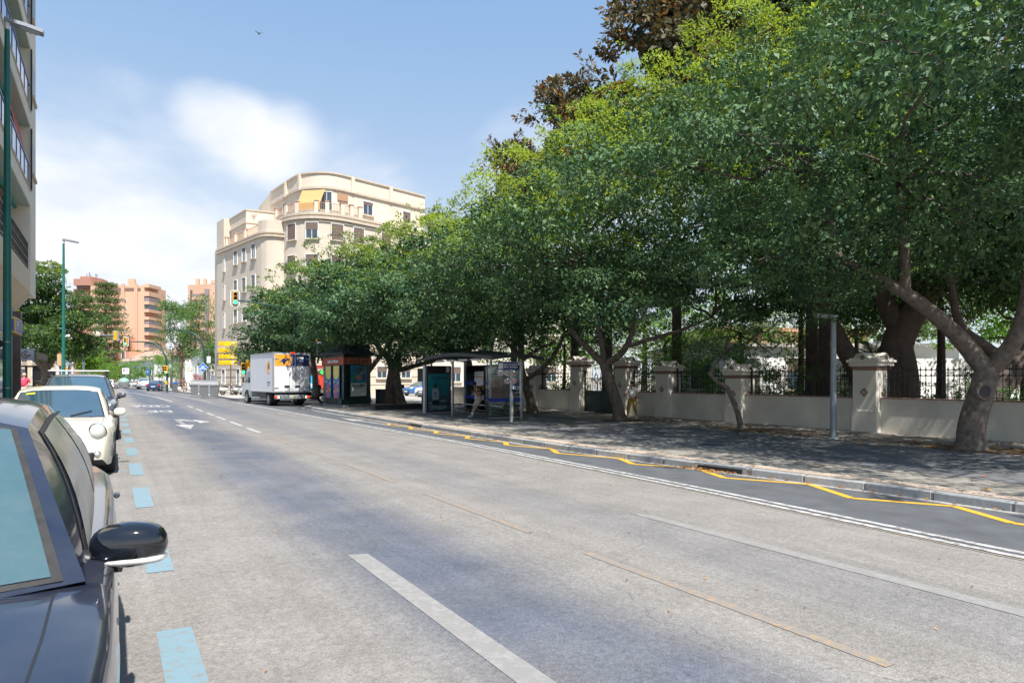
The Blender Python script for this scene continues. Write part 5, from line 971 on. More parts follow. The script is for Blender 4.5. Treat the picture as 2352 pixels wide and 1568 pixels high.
for sgn in (-1, 1):
    b = MB(); b.cbox((sgn*.96, .72, .55), (.30, .05, .60), BLK, bev=.01); b.build('mudguard', tk)
    for dx, y in ((1.0, 1.25), (.74, 1.25), (1.0, 6.15)):
        add_wheel(tk, sgn*dx, y, (.41), .23, 8, TSIL)
# left side lettering and oval emblem
b = MB(); vs = [(-bw-.004, 1.0-.30*math.cos(2*math.pi*k/28), 2.42+.44*math.sin(2*math.pi*k/28)) for k in range(28)]; b.add(vs, [tuple(range(28))], ORG); ov = b.build('oval_badge', tk); emblem(tk, (-bw-.007, 1.0, 2.50), .42, 'x', NVY, tilt=.5)
text('DFM', .14, W_, tk, (-bw-.008, .93, 2.16), (R(90), 0, R(-90)), bold=.008); text('951 705 098', .13, NVY, tk, (-bw-.006, 1.0, 1.48), (R(90), 0, R(-90))); text('www.dfm.es', .09, NVY, tk, (-bw-.006, 1.0, 1.32), (R(90), 0, R(-90)))
CABG = mat('cab_pale_green', (.50, .55, .54), .3, coat=.5)
cb = MB(); prof = [(5.12, .45), (5.12, 2.35), (5.4, 2.5), (6.0, 2.45), (6.35, 2.25), (6.85, 1.42), (7.4, 1.2), (7.52, .9), (7.54, .45), (6.2, .42)]
for x0, x1 in ((-1.05, 1.05),): cb.add([(x0, y, z) for y, z in prof]+[(x1, y, z) for y, z in prof], [(i, (i+1) % 10, 10+(i+1) % 10, 10+i) for i in range(10)]+[tuple(range(9, -1, -1)), tuple(range(10, 20))], CABG); 
cab = cb.build('cab', tk)
for sgn in (-1, 1):
    x = sgn*1.056; b = MB(); b.add([(x, 5.4, 1.45), (x, 6.7, 1.45), (x, 6.28, 2.18), (x, 5.4, 2.25)], [(0, 1, 2, 3)], GLS); b.build('side_window', cab)
    b = MB(); b.cbox((sgn*1.26, 6.4, 1.62), (.10, .14, .38), BLK, bev=.03); b.tube([(sgn*1.05, 6.4, 1.55), (sgn*1.2, 6.4, 1.55)], .02, BLK, 6); b.build('door_mirror', cab)
    b = MB(); b.tube([(sgn*1.05, 6.15+.48*math.cos(math.pi*k/12), .42+.48*math.sin(math.pi*k/12)) for k in range(13)], .06, BLK, 6); b.build('wheel_arch', cab)
b = MB(); b.add([(-.95, 6.42, 2.14), (.95, 6.42, 2.14), (1.0, 6.84, 1.46), (-1.0, 6.84, 1.46)], [(0, 3, 2, 1)], GLS); b.build('windscreen', cab)
# --- two-wheelers ---
def scooter(label, loc, rz, body, group, seat=BLK, sc_=1.0, name='scooter'):
    t = thing(name, label, 'scooter', loc, rz, group); t.scale = (sc_,)*3
    for y, nm in ((-.62, 0), (.62, 1)):
        b = MB(); b.lathe([(.19, -.05), (.27, -.05), (.30, 0), (.27, .05), (.19, .05)], RUB, 20, (0, 0, 0), 'X'); w = b.build('wheel', t, (0, y, .30)); b = MB(); b.lathe([(.03, -.05), (.05, .05), (.03, .05)], STEEL, 10, (0, 0, 0), 'X')
        for k in range(6): a = k*math.pi/3; b.tube([(0, 0, 0), (0, .2*math.cos(a), .2*math.sin(a))], .014, STEEL, 4)
        b.build('rim', w)
    b = MB(); b.tube([(0, -.62, .30), (0, -.50, .62), (0, -.40, .98)], .045, STEEL, 8); b.build('fork', t)
    b = MB(); b.ell((0, -.60, .52), (.09, .22, .10), body, 12, 8); b.build('front_mudguard', t)
    b = MB(); b.grid(lambda u, v: Vector((.22*(2*u-1)*(1-.35*abs(v-.5)), -.48+.30*(1-v)*.0+.10*v-.10*(1-(2*u-1)**2), .38+.62*v)), 6, 6, body); b.build('leg_shield', t)
    b = MB(); b.cbox((0, -.12, .33), (.34, .55, .09), body, bev=.03); b.build('footboard', t)
    b = MB(); b.ell((0, .48, .58), (.19, .50, .20), body, 14, 8, None, .8); b.build('rear_body', t)
    b = MB(); b.ell((0, .36, .80), (.16, .44, .085), seat, 12, 8, None, .8); b.build('seat', t)
    b = MB(); b.tube([(-.34, -.30, 1.04), (-.12, -.40, 1.02), (.12, -.40, 1.02), (.34, -.30, 1.04)], .022, BLK, 6); b.ell((0, -.44, .98), (.13, .12, .11), body, 12, 8); b.build('handlebar', t)
    for s_ in (-1, 1): b = MB(); b.tube([(s_*.22, -.36, 1.04), (s_*.28, -.36, 1.22)], .009, BLK, 5); b.ell((s_*.30, -.36, 1.26), (.07, .02, .045), BLK, 10, 6); b.build('mirror', t)
    b = MB(); b.ell((0, -.54, .86), (.08, .05, .06), LAMPG, 10, 6); b.build('headlight', t)
    b = MB(); b.tube([(.05, .1, .28), (.16, .22, .02)], .014, BLK, 5); b.build('stand', t)
    return t
GS = 'scooters parked on the pavement'
p = at(523, 907); scooter('white scooter parked on the pavement left of the truck cab', p, R(125), P_WHT, GS, name='scooter')
p = at(500, 903); scooter('dark red scooter behind the grey waste containers', p, R(95), mat('paint_dred', (.2, .01, .02), .2, coat=1), GS)
p = at(548, 907); scooter('pale scooter half hidden by the truck cab', p, R(150), P_WHT, GS)
p = at(716, 926); scooter('dark motorcycle behind the right rear corner of the truck', p, R(60), BLK, GS, name='motorcycle', sc_=1.15)
for i, (px, zc, m_, lb) in enumerate([(300, 108, P_WHT, 'white motorcycle in the far parked row, rightmost'), (292, 110, mat('paint_violet', (.16, .05, .35), .2, coat=1), 'violet motorcycle in the far parked row'), (282, 112, BLK, 'black motorcycle at the left end of the far parked row'), (312, 106, P_WHT, 'white motorcycle with a dark seat next to the silver off-roader')]):
    p = atd(px, zc); scooter(lb, (p.x, p.y, -.05), R(150+i*9), m_, 'motorcycles parked at the far kerb', name='motorcycle', sc_=1.25)
# ------------------------------------------------------------------ buildings
STUC = mat('stucco_tan', (.60, .51, .41), .9, var=.08, vscale=.5, detail=8); STUCL = mat('stucco_light', (.68, .58, .46), .9, var=.07, vscale=.6, detail=8); CORN = mat('cornice', (.52, .44, .35), .9, var=.1, vscale=2)
SHUT = mat('shutter_brown', (.17, .115, .095), .7, var=.05); SHUTG = mat('shutter_grey', (.22, .20, .19), .7, var=.05); FRW = mat('frame_white', (.72, .72, .70), .5); WGL = mat('window_glass', (.05, .07, .09), .06, spec=.8); CREAM = mat('stucco_cream', (.70, .57, .41), .88, var=.05, vscale=.7)
TERR = mat('terracotta', (.45, .25, .16), .8, var=.15); BAMB = mat('bamboo_blind', (.52, .30, .12), .8, var=.25, vscale=12)
def win_mesh(w, h, kind, sill=.12, mats=None):
    """window in its wall: origin at the lower middle of the opening, looking to -y"""
    key = ('win', w, h, kind)
    if key in WHEELS: return WHEELS[key]
    f = MB(); t_ = .06
    for x in (-w/2-t_/2, w/2+t_/2): f.box(x-t_/2, x+t_/2, -.07, .02, 0, h, FRW if kind != 'old' else CORN)
    f.box(-w/2-t_, w/2+t_, -.07, .02, h, h+t_, FRW if kind != 'old' else CORN)
    g_ = MB(); sh = {'shut': 1.0, 'half': .45, 'low': .25, 'open': 0, 'grey': 1.0, 'old': .7}[kind]
    if sh < 1:
        g_.box(-w/2, w/2, -.012, -.006, 0, h*(1-sh), WGL); 
        for x in (-w/2+.03, 0, w/2-.03): g_.box(x-.025, x+.025, -.03, -.008, 0, h*(1-sh), FRW)
        g_.box(-w/2, w/2, -.032, -.009, 0, .05, FRW)
    else: g_.box(-w/2, w/2, -.012, -.006, 0, .05, WGL)
    s = MB()
    if sh > 0:
        n = max(2, int(h*sh/.12)); m_ = SHUTG if kind == 'grey' else SHUT
        for i in range(n):
            z0_ = h-(i+1)*h*sh/n; s.box(-w/2, w/2, -.035, -.014, z0_+.012, z0_+h*sh/n, m_)
    l = MB(); l.box(-w/2-.14, w/2+.14, -.17, .02, -sill, -.002, CORN)
    WHEELS[key] = (f.mesh('window'), g_.mesh('pane'), s.mesh('shutter') if sh > 0 else None, l.mesh('sill')); return WHEELS[key]
def put_window(par, loc, rz, w, h, kind):
    f, g_, s, l = win_mesh(w, h, kind); o = link('window', f, par, loc, rz); link('pane', g_, o)
    if s: link('shutter', s, o)
    link('sill', l, o); return o
def wall_pt(A, B, a, z, out=.0):
    A, B = Vector(A), Vector(B); d = (B-A).normalized(); n = Vector((d.y, -d.x)); p = A+d*a+n*out; return Vector((p.x, p.y, z)), math.atan2(d.y, d.x)
def rz_of(A, B): return math.atan2(B[1]-A[1], B[0]-A[0])
# ---- cream corner building (plan lists run so that the outside is on the right-hand side of each step) ----
cb_ = thing('apartment_building', 'cream corner apartment building with a rounded tower, roof terrace and bamboo blind', 'building', (0, 0, 0))
def offset_poly(P, d):
    out = []; n = len(P)
    for i in range(n):
        p = Vector(P[i]); a = (p-Vector(P[i-1])).normalized(); c = (Vector(P[(i+1) % n])-p).normalized(); na = Vector((a.y, -a.x)); nc = Vector((c.y, -c.x)); m_ = (na+nc); m_ /= max(.4, m_.dot(na)); out.append(tuple(p+m_*d))
    return out
def round_pts(P, n=5):
    """smooth the given open run of plan points"""
    P = [Vector(p) for p in P]; Q = [P[0]*2-P[1]]+P+[P[-1]*2-P[-2]]; out = []
    for i in range(1, len(Q)-2):
        for j in range(n):
            t = j/n; a, b, c, d = Q[i-1], Q[i], Q[i+1], Q[i+2]; out.append(tuple(.5*((2*b)+(c-a)*t+(2*a-5*b+4*c-d)*t*t+(3*b-a-3*c+d)*t**3)))
    out.append(tuple(P[-1])); return out
def band(mb, run, z0, z1, out, m):      # moulding following an open run of plan points
    P = [Vector(p) for p in run]; o = []
    for i, p in enumerate(P):
        d = (P[min(i+1, len(P)-1)]-P[max(i-1, 0)]).normalized(); o.append(p+Vector((d.y, -d.x))*out)
    vs = []
    for p, q in zip(P, o): vs += [(p.x, p.y, z0), (q.x, q.y, z0+ .02), (q.x, q.y, z1), (p.x, p.y, z1)]
    fs = [(4*i+k, 4*i+4+k, 4*i+4+(k+1) % 4, 4*i+(k+1) % 4) for i in range(len(P)-1) for k in range(4)]+[(3, 2, 1, 0), tuple(4*(len(P)-1)+k for k in range(4))]
    mb.add(vs, fs, m)
att = round_pts([(15.0, 67.9), (15.5, 65.1), (16.7, 63.5), (18.2, 62.9), (20.2, 63.3)], 5)
tower_att = [(14.4, 72.9)]+att+[(29, 65.7), (29, 80), (14.4, 80)]
low_run = [(13.6, 69.5)]+round_pts([(13.75, 67.4), (14.35, 64.5), (15.9, 62.5), (18.2, 61.9), (20.6, 62.4)], 5)+[(29.2, 64.7)]
tower_low = low_run+[(29.2, 80), (13.6, 80)]
b = MB(); b.prism(tower_att, 17.0, 21.4, STUCL); b.build('wall', cb_); b = MB(); b.prism(tower_low, -.2, 17.0, STUC); b.build('wall', cb_)
wing_run = [(9.75, 78.4), (12.0, 67.0)]+round_pts([(12.2, 66.3), (12.6, 65.7), (13.4, 65.4)], 3)+[(15, 65.4)]
b = MB(); b.prism(wing_run+[(15, 80), (9.75, 80)], -.2, 15.7, STUC); b.build('wall', cb_)
b = MB(); b.prism([(10.65, 79.5), (11.75, 72.0), (15, 71.6), (15, 80)], 15.7, 19.0, STUCL); b.build('wall', cb_)
b = MB(); b.prism([(9.9, 79.6), (10.3, 77.2), (11.2, 77.4), (11.2, 80)], -.2, 19.0, STUC); b.build('wall', cb_)
bs = MB(); run_a = [(14.4, 72.9)]+att+[(29, 65.7)]
band(bs, run_a, 21.28, 21.46, .12, CORN); band(bs, run_a, 19.78, 20.0, .16, CORN); band(bs, run_a, 20.0, 20.08, .08, CORN)
band(bs, low_run, 16.6, 16.85, .22, CORN); band(bs, low_run, 16.35, 16.5, .10, CORN); band(bs, low_run, 17.0, 17.25, .14, CORN)
band(bs, wing_run, 15.5, 15.68, .14, CORN); band(bs, wing_run, 15.15, 15.32, .20, CORN); band(bs, [(10.65, 79.5), (11.75, 72.0), (15, 71.6)], 18.9, 19.06, .1, CORN); band(bs, [(10.65, 79.5), (11.75, 72.0), (15, 71.6)], 17.6, 17.75, .1, CORN)
band(bs, wing_run, 4.3, 4.65, .25, CORN); band(bs, low_run, 4.3, 4.6, .22, CORN)
for z in (.9, 1.7, 2.5, 3.3, 3.9): band(bs, low_run, z, z+.05, .03, mat('joint', (.30, .25, .2), .9)); band(bs, wing_run, z, z+.05, .03, mat('joint', (.3, .25, .2), .9))
bs.build('cornice', cb_)
# pilasters on the attic
b = MB()
for (x, y) in ((14.95, 68.2), (15.55, 65.0), (20.2, 63.3), (24.6, 64.5)): b = MB(); b.cbox((x-.03, y-.05, 20.6), (.35, .35, 1.55), STUCL, .3); b.build('pilaster', cb_)
# terrace parapet of the tower: solid base, piers, terracotta rails
prun = low_run[1:-1]; b = MB(); band(b, [p for p in prun], 17.0, 17.55, .0, STUCL)
pp = [Vector(p) for p in prun]; vs = []
for i, p in enumerate(pp):
    d = (pp[min(i+1, len(pp)-1)]-pp[max(i-1, 0)]).normalized(); q = p+Vector((-d.y, d.x))*.22; vs += [(p.x, p.y, 17.0), (q.x, q.y, 17.0), (q.x, q.y, 17.45), (p.x, p.y, 17.45)]
b.add(vs, [(4*i+k, 4*i+4+k, 4*i+4+(k+1) % 4, 4*i+(k+1) % 4) for i in range(len(pp)-1) for k in range(4)], STUCL); b.build('parapet', cb_)
def pier(x, y, z0, z1, rz, par, m=STUCL):
    b = MB(); b.cbox((0, 0, (z1-z0)/2), (.38, .34, z1-z0), m, bev=.02); b.cbox((0, 0, z1-z0), (.46, .42, .08), TERR, bev=.01); return b.build('pier', par, (x, y, z0), rz)
def rails(A, B, z0, z1, par, m=TERR):
    A, B = Vector((*A, 0)), Vector((*B, 0)); L = (B-A).length; b = MB(); b.tube([A+Vector((0, 0, z1)), B+Vector((0, 0, z1))], .03, m, 4); b.tube([A+Vector((0, 0, z0+.06)), B+Vector((0, 0, z0+.06))], .02, m, 4)
    n = max(2, int(L/.14))
    for i in range(n+1): q = A.lerp(B, i/n); b.tube([q+Vector((0, 0, z0)), q+Vector((0, 0, z1))], .012, m, 4, False)
    return b.build('railing', par)
idx = [0, 4, 7, 11, 13, 16, 18, 20]; idx = [i for i in idx if i < len(prun)]
for k, i in enumerate(idx):
    p = prun[i]; q = prun[min(i+1, len(prun)-1)]; pier(p[0]+.1, p[1]+.1, 17.0, 18.35, rz_of(p, q), cb_)
for k in range(len(idx)-1): rails((prun[idx[k]][0]+.1, prun[idx[k]][1]+.1), (prun[idx[k+1]][0]+.1, prun[idx[k+1]][1]+.1), 17.45, 18.2, cb_)
# bamboo blind, awning and roof doors
def attach(run, s, z, w, h, kind, out=.0, par=cb_):
    """place a window by distance s along a run of plan points"""
    P = [Vector(p) for p in run]; 
    for a, c in zip(P, P[1:]):
        L = (c-a).length
        if s <= L: d = (c-a)/L; p = a+d*s; n = Vector((d.y, -d.x)); q = p+n*out; return put_window(par, (q.x, q.y, z), math.atan2(d.y, d.x), w, h, kind)
        s -= L
for s, kd, w, h in ((2.0, 'half', .8, 1.6), (4.2, 'open', .9, 2.0), (10.9, 'open', 1.0, 2.1)): attach(run_a, s, 17.4, w, h, kd, .01)
att_len = sum((Vector(a)-Vector(c)).length for a, c in zip(att, att[1:])); attach(run_a, 5.05+att_len+1.75, 18.0, 1.15, 1.3, 'low', .01); attach(run_a, 5.05+att_len+6.6, 18.0, 1.0, 1.2, 'shut', .01)
b = MB(); p0, p1 = Vector((15.55, 64.3)), Vector((17.3, 62.75)); d = (p1-p0).normalized(); nn = Vector((d.y, -d.x))
vs = []; rows = [(0.0, 19.65), (.55, 18.75), (.95, 18.2), (.98, 17.45)]
for o_, z in rows: vs += [((p0+nn*o_).x, (p0+nn*o_).y, z), ((p1+nn*o_).x, (p1+nn*o_).y, z)]
b.add(vs, [(2*i, 2*i+1, 2*i+3, 2*i+2) for i in range(3)], BAMB); b.build('bamboo_blind', cb_)
b = MB(); b.box(-.55, .55, -.12, -.06, 1.45, 2.15, mat('blind_rust', (.42, .24, .14), .8)); q, rz_ = wall_pt((18.2, 62.9), (20.2, 63.3), .9, 17.4, .05); b.build('blind', cb_, q, rz_)
# tower windows below the terrace (brown shutters), three floors down
prun_len = [0]; 
for a, c in zip(low_run, low_run[1:]): prun_len.append(prun_len[-1]+(Vector(a)-Vector(c)).length)
for fz in (14.75, 11.75, 8.7, 5.6):
    for s in (3.4, 5.5, 7.75, 10.1, 12.4, 15.6, 18.6): attach(low_run, s, fz, 1.15 if s < 15 else 1.1, 1.5, 'shut' if (s*7+fz) % 3 > .6 else 'half', .01)
# left wing windows
WA, WB = (9.75, 78.4), (12.0, 67.0)
for fz in (13.35, 10.3, 7.3):
    for a, kd in ((5.75, 'low'), (8.1, 'low'), (10.55, 'low')):
        p, rz_ = wall_pt(WA, WB, a, fz, .01); put_window(cb_, p, rz_, .95, 1.4, kd if fz > 12 else ('grey' if fz > 9 else 'half'))
    p, rz_ = wall_pt(WA, WB, 2.4, fz-.3, .01); put_window(cb_, p, rz_, .35, 1.5, 'grey')
for a in (2.2, 6.5, 10.0): p, rz_ = wall_pt(WA, WB, a, 1.0, .01); put_window(cb_, p, rz_, .9, 1.5, 'low')
# wing terrace parapet piers and rails
for a0, a1 in ((2.6, 5.2), (5.2, 7.9), (7.9, 11.2)):
    p, rz_ = wall_pt(WA, WB, a0, 15.7, -.2); q, _ = wall_pt(WA, WB, a1, 15.7, -.2); rails((p.x, p.y), (q.x, q.y), 15.7, 16.55, cb_); pier(p.x, p.y, 15.7, 16.7, rz_, cb_)
b = MB(); b.prism(wing_run[1:]+[(15, 66.2), (12.9, 66.2), (12.6, 67.2)], 15.7, 16.8, STUC); b.build('parapet', cb_)
p, rz_ = wall_pt(WA, WB, 1.0, 15.9, -.75); put_window(cb_, p, rz_, .8, 1.9, 'open')
# street level: green roller shutter, brown drainpipe, shop front with posters
p, rz_ = wall_pt(WA, WB, 10.4, -.2, .03); b = MB()
for i in range(16): b.box(-.85, .85, -.05, 0, .02+i*.17, .15+i*.17, mat('shutter_green', (.05, .13, .07), .6))
b.build('roller_shutter', cb_, p, rz_)
b = MB(); p, _ = wall_pt(WA, WB, 8.9, 0, .1); b.tube([(p.x, p.y, -.2), (p.x, p.y, 4.2)], .07, mat('pipe_brown', (.12, .07, .055), .6), 8); b.build('drainpipe', cb_)
SF = [(20.6, 62.4), (29.2, 64.7)]
SA, SB = (15.6, 62.2), (20.4, 61.85)
CYAN = mat('poster_cyan', (.03, .42, .70), .4, var=.4, vscale=1.2); PRED = mat('poster_red', (.55, .05, .03), .4, var=.3, vscale=2); PWHT = mat('poster_white', (.72, .78, .80), .4)
sh_ = MB(); sh_.box(-3.2, 3.2, -.1, .1, 2.75, 3.0, mat('frame_red', (.35, .05, .035), .5)); sh_.box(-3.2, 3.2, -.1, .1, .72, .8, DKMETAL)
for x in (-3.1, -.2, .75, 3.1): sh_.box(x-.09, x+.09, -.1, .1, .8, 2.75, mat('frame_red', (.35, .05, .035), .5))
q, rz_ = wall_pt(SA, SB, .9, -.2, .35); sf = sh_.build('shop_front', cb_, q, rz_)
b = MB(); b.box(-3.0, -.3, -.03, 0, .8, 2.0, CYAN); b.box(-3.0, -.3, -.03, 0, 2.0, 2.75, WGL); b.box(-.1, .66, -.03, 0, .8, 2.1, PRED); b.box(.85, 3.0, -.03, 0, .8, 2.75, WGL); b.build('poster', sf)
b = MB()
for M in (Matrix.Translation((-1.3, -.034, 1.35)) @ Matrix.Rotation(R(-35), 4, 'Y'), Matrix.Translation((-1.0, -.038, 1.3)) @ Matrix.Rotation(R(25), 4, 'Y')): b.box(-.55, .55, -.001, .001, -.14, .14, PWHT, M)
b.build('poster_art', sf)
b = MB(); GC = mat('cross_green', (.05, .65, .1), .4, emit=.5); b.box(-.07, .07, -.16, -.1, -.2, .2, GC); b.box(-.2, .2, -.158, -.102, -.07, .07, GC); b.build('pharmacy_cross', sf, (.28, 0, 2.35))
q, rz_ = wall_pt(SF[0], SF[1], 1.0, 0, .02)
for a, z, kd in ((2.6, 1.6, 'low'), (5.6, 1.6, 'half')): p, rz_ = wall_pt(SF[0], SF[1], a, z, .02); put_window(cb_, p, rz_, 1.2, 1.15, 'half')
# side-street house that continues behind the bus shelter
hs = thing('terraced_house', 'pale stone house along the side street behind the bus shelter', 'building', (0, 0, 0)); b = MB(); b.prism([(29.4, 64.6), (44, 58), (47, 66), (31, 73)], -.2, 9, mat('house_pale', (.66, .60, .50), .9, var=.06)); b.build('wall', hs)
for a in (2.5, 6, 9.5, 13):
    for z in (1.2, 4.6): p, rz_ = wall_pt((29.4, 64.6), (44, 58), a, z, .02); put_window(hs, p, rz_, 1.1, 1.6, 'half')
# white villa inside the park, behind the wall
VW = mat('villa_white', (.86, .82, .80), .85, var=.04, vscale=.6); vl = thing('villa', 'pale pink-white villa inside the park seen through the railing', 'building', (0, 0, 0)); b = MB(); b.prism([(29.5, 28.6), (44.5, 20.0), (50, 30), (36, 38)], -.2, 3.5, VW); b.prism([(33, 19.2), (43, 12.5), (46, 17), (36, 23.5)], -.2, 2.6, VW); b.build('wall', vl)
b = MB(); b.prism([(29.2, 28.4), (44.6, 19.5), (50.5, 30), (36, 38.5)], 3.5, 3.7, mat('villa_eave', (.6, .55, .5), .9)); b.build('roof', vl)
for a, kd in ((2, 'open'), (5, 'open'), (8, 'half'), (11, 'open'), (14, 'open'), (17, 'half')): p, rz_ = wall_pt((29.5, 28.6), (44.5, 20.0), a-.8, .9, .02); put_window(vl, p, rz_, 1.3, 1.9, kd)
vy = thing('garden_house', 'small yellow-ochre house behind the gate opening in the park', 'building', (0, 0, 0)); b = MB(); b.prism([(44, 44), (40, 34), (52, 30), (55, 42)], -.2, 5.2, mat('ochre_wall', (.62, .46, .24), .9, var=.1)); b.build('wall', vy)
b = MB(); b.prism([(43.6, 44.6), (39.4, 33.8), (52.2, 29.4), (55.6, 42.4)], 5.2, 5.5, TERR); b.build('roof', vy)
for a in (2, 5, 8): p, rz_ = wall_pt((44, 44), (40, 34), a, 1.2, .02); put_window(vy, p, rz_, 1.1, 1.7, 'open')
# ---- left apartment block with loggias ----
ap = thing('apartment_building', 'cream apartment block with glazed loggias cut by the left edge of the picture', 'building', (0, 0, 0))
XF, Y0, Y1 = -2.78, 12.0, 31.6; CEIL = mat('soffit_green', (.40, .46, .40), .9, var=.05); PAN = mat('glass_lavender', (.50, .54, .70), .15, spec=.6); RAILB = mat('rail_navy', (.03, .06, .16), .4, .2); CRW = mat('cream_wall', (.84, .73, .59), .88, var=.05, vscale=.8); CRW2 = mat('cream_wall2', (.62, .58, .55), .88, var=.05)
b = MB(); b.box(-12, -4.4, Y0, 33.4, -.1, 21.2, CRW); b.build('wall', ap)
b = MB(); b.box(-4.4, XF+.02, 31.6, 33.6, 4.9, 21.2, CRW); b.build('wall', ap)
b = MB(); b.box(-12, -3.35, Y0, 32.6, -.1, 4.3, CRW2); b.build('wall', ap)
b = MB(); b.add([(-4.5, Y0, 4.3), (-3.35, Y0, 4.3), (XF, Y0, 4.95), (XF, Y0, 5.75), (-4.5, Y0, 5.75), (-4.5, 33.0, 4.3), (-3.35, 33.0, 4.3), (XF, 32.4, 4.95), (XF, 32.4, 5.75), (-4.5, 33.0, 5.75)], [(0, 1, 6, 5), (1, 2, 7, 6), (2, 3, 8, 7), (3, 4, 9, 8), (5, 6, 7, 8, 9), (4, 3, 2, 1, 0)], CREAM); b.build('jetty', ap)
FL = [8.3, 11.4, 14.45, 17.5]
for k, zu in enumerate(FL):
    b = MB(); b.box(-4.4, XF+.0, Y0, Y1, zu, zu+.12, CEIL); b.box(XF-.12, XF+.02, Y0, Y1+.003, zu+.03, zu+.62, CRW); b.box(XF-.0, XF+.05, Y0, Y1+.006, zu+.55, zu+.62, CORN); b.build('balcony_slab', ap)
    rl = MB(); rl.box(XF-.03, XF+.03, Y0, Y1-.3, zu+1.48, zu+1.56, RAILB); rl.box(XF-.02, XF+.02, Y0, Y1-.3, zu+.70, zu+.73, RAILB)
    y = Y0+.4
    while y < Y1-.2: rl.box(XF-.025, XF+.025, y-.03, y+.03, zu+.6, zu+1.5, RAILB); y += 1.15
    ro = rl.build('railing', ap); y = Y0+.4
    while y < Y1-1.4:
        b = MB(); b.box(XF-.008, XF+.008, y+.045, y+1.105, zu+.75, zu+1.46, PAN); b.build('glass_panel', ro); y += 1.15
    # sliding windows at the back of each loggia, folded awning under the slab above
    b = MB(); 
    for y in (14, 17.5, 21, 24.5, 28): b.box(-4.39, -4.33, y, y+2.2, zu+.7, zu+2.7, WGL); b.box(-4.33, -4.30, y-.08, y+.0, zu+.7, zu+2.75, FRW); b.box(-4.33, -4.30, y+1.06, y+1.14, zu+.7, zu+2.75, FRW); b.box(-4.33, -4.30, y+2.2, y+2.28, zu+.7, zu+2.75, FRW)
    b.build('window', ap)
    aw = MB(); col = [GREENP, mat('awning_red', (.55, .06, .03), .7), mat('awning_teal', (.02, .30, .27), .7), GREENP, mat('awning_red', (.55, .06, .03), .7), GREENP, GREENP][k]
    aw.tube([(XF-.42, Y0, zu-.16), (XF-.42, Y1-.4, zu-.16)], .075, mat('awning_roll', (.02, .22, .19), .7), 8)
    if k in (1, 3): aw.add([(XF-.30, 27.6, zu-.15), (XF-.30, 30.6, zu-.15), (XF+.0, 30.6, zu-1.5), (XF+.0, 27.6, zu-1.5)], [(0, 1, 2, 3)], col)
    aw.build('awning', ap)
    b = MB(); b.box(-4.3, XF+.01, Y1-.02, Y1+.06, zu+.6, zu+3.0, CRW); b.tube([(XF+.06, Y1-.1, zu+.6), (XF+.06, Y1-.1, zu+3.0)], .03, DKMETAL, 6); b.box(XF+.0, XF+.10, 32.0, 33.3, zu+1.3, zu+1.42, CORN); b.box(XF+.02, XF+.035, 32.1, 33.2, zu+1.45, zu+2.7, mat('win_far', (.3, .3, .32), .4)); b.build('end_wall', ap)
# first floor: brown glazed bay with a black railing in front
BRW = mat('frame_brown', (.20, .13, .085), .6); b = MB(); b.box(-4.4, -3.3, Y0, 30.8, 5.75, 5.78, CEIL)
for y in range(13, 31): b.box(-3.38, -3.30, y-.05, y+.05, 5.75, 8.3, BRW if y % 2 else FRW)
b.box(-3.40, -3.36, Y0, 30.6, 5.75, 8.3, mat('curtain', (.45, .43, .40), .6)); b.box(-3.38, -3.28, Y0, 30.6, 6.6, 6.68, FRW); b.box(-3.38, -3.27, Y0, 30.7, 7.95, 8.3, BRW); b.build('glazed_bay', ap)
b = MB(); b.box(XF-.03, XF+.01, Y0, 30.9, 6.72, 6.77, BLK); b.box(XF-.025, XF+.005, Y0, 30.9, 6.1, 6.14, BLK); b.box(XF-.025, XF+.005, Y0, 30.9, 6.42, 6.45, BLK); b.box(XF-.03, XF+.01, Y0, 30.9, 5.80, 5.84, BLK); y = Y0
while y < 31: b.box(XF-.02, XF, y-.012, y+.012, 5.75, 6.75, BLK); y += .26
b.build('railing', ap)
b = MB()
for y in (13.5, 17, 20.5, 24, 27.5): b.box(-3.345, -3.30, y, y+2.6, .1, 3.2, WGL); b.box(-3.35, -3.27, y-.1, y, .1, 3.3, GREYM); b.box(-3.35, -3.27, y+2.6, y+2.7, .1, 3.3, GREYM)
b.build('shop_window', ap)
b = MB(); b.cbox((-3.25, 32.0, 1.9), (.3, .3, 4.6), mat('stone_pillar', (.17, .13, .12), .8, var=.2)); b.build('pillar', ap)
b = MB(); b.add([(-3.3, 27, 2.9), (-3.3, 31.4, 2.9), (-2.2, 31.4, 2.5), (-2.2, 27, 2.5), (-2.2, 31.4, 2.25), (-2.2, 27, 2.25)], [(0, 1, 2, 3), (3, 2, 4, 5)], BLK); tag(b.build('shop_awning'), 'dark shop awning over the left pavement below the signs', 'awning')
# signs on the corner of the block
sg = thing('shop_sign', 'yellow-framed blue projecting box sign high on the corner of the left block', 'sign', (-2.86, 27.8, 3.35)); b = MB(); b.cbox((0, 0, 0), (.26, 1.8, .56), mat('sign_gold', (.75, .50, .18), .5), bev=.03); b.build('box', sg)
b = MB(); b.box(.131, .135, -.80, .80, -.22, .22, mat('sign_violet', (.10, .13, .42), .4)); b.build('face', sg); b = MB(); b.box(-.07, .07, -.906, -.901, -.2, .2, mat('sign_violet', (.10, .13, .42), .4)); b.build('face', sg); text('P', .40, W_, sg, (.137, -.5, 0), (R(90), 0, R(90)), bold=.01)
sg = thing('shop_sign', 'white square projecting sign with a green and gold diamond emblem', 'sign', (-2.93, 31.9, 2.52)); sg.scale = (.72, .72, .72); b = MB(); b.cbox((0, 0, 0), (.72, .12, .62), mat('sign_white', (.68, .68, .80), .4), bev=.015); b.box(.36, .37, -.055, .055, -.3, .3, BLUE); b.build('panel', sg)
b = MB(); GD = mat('emblem_gold', (.30, .20, .04), .4); 
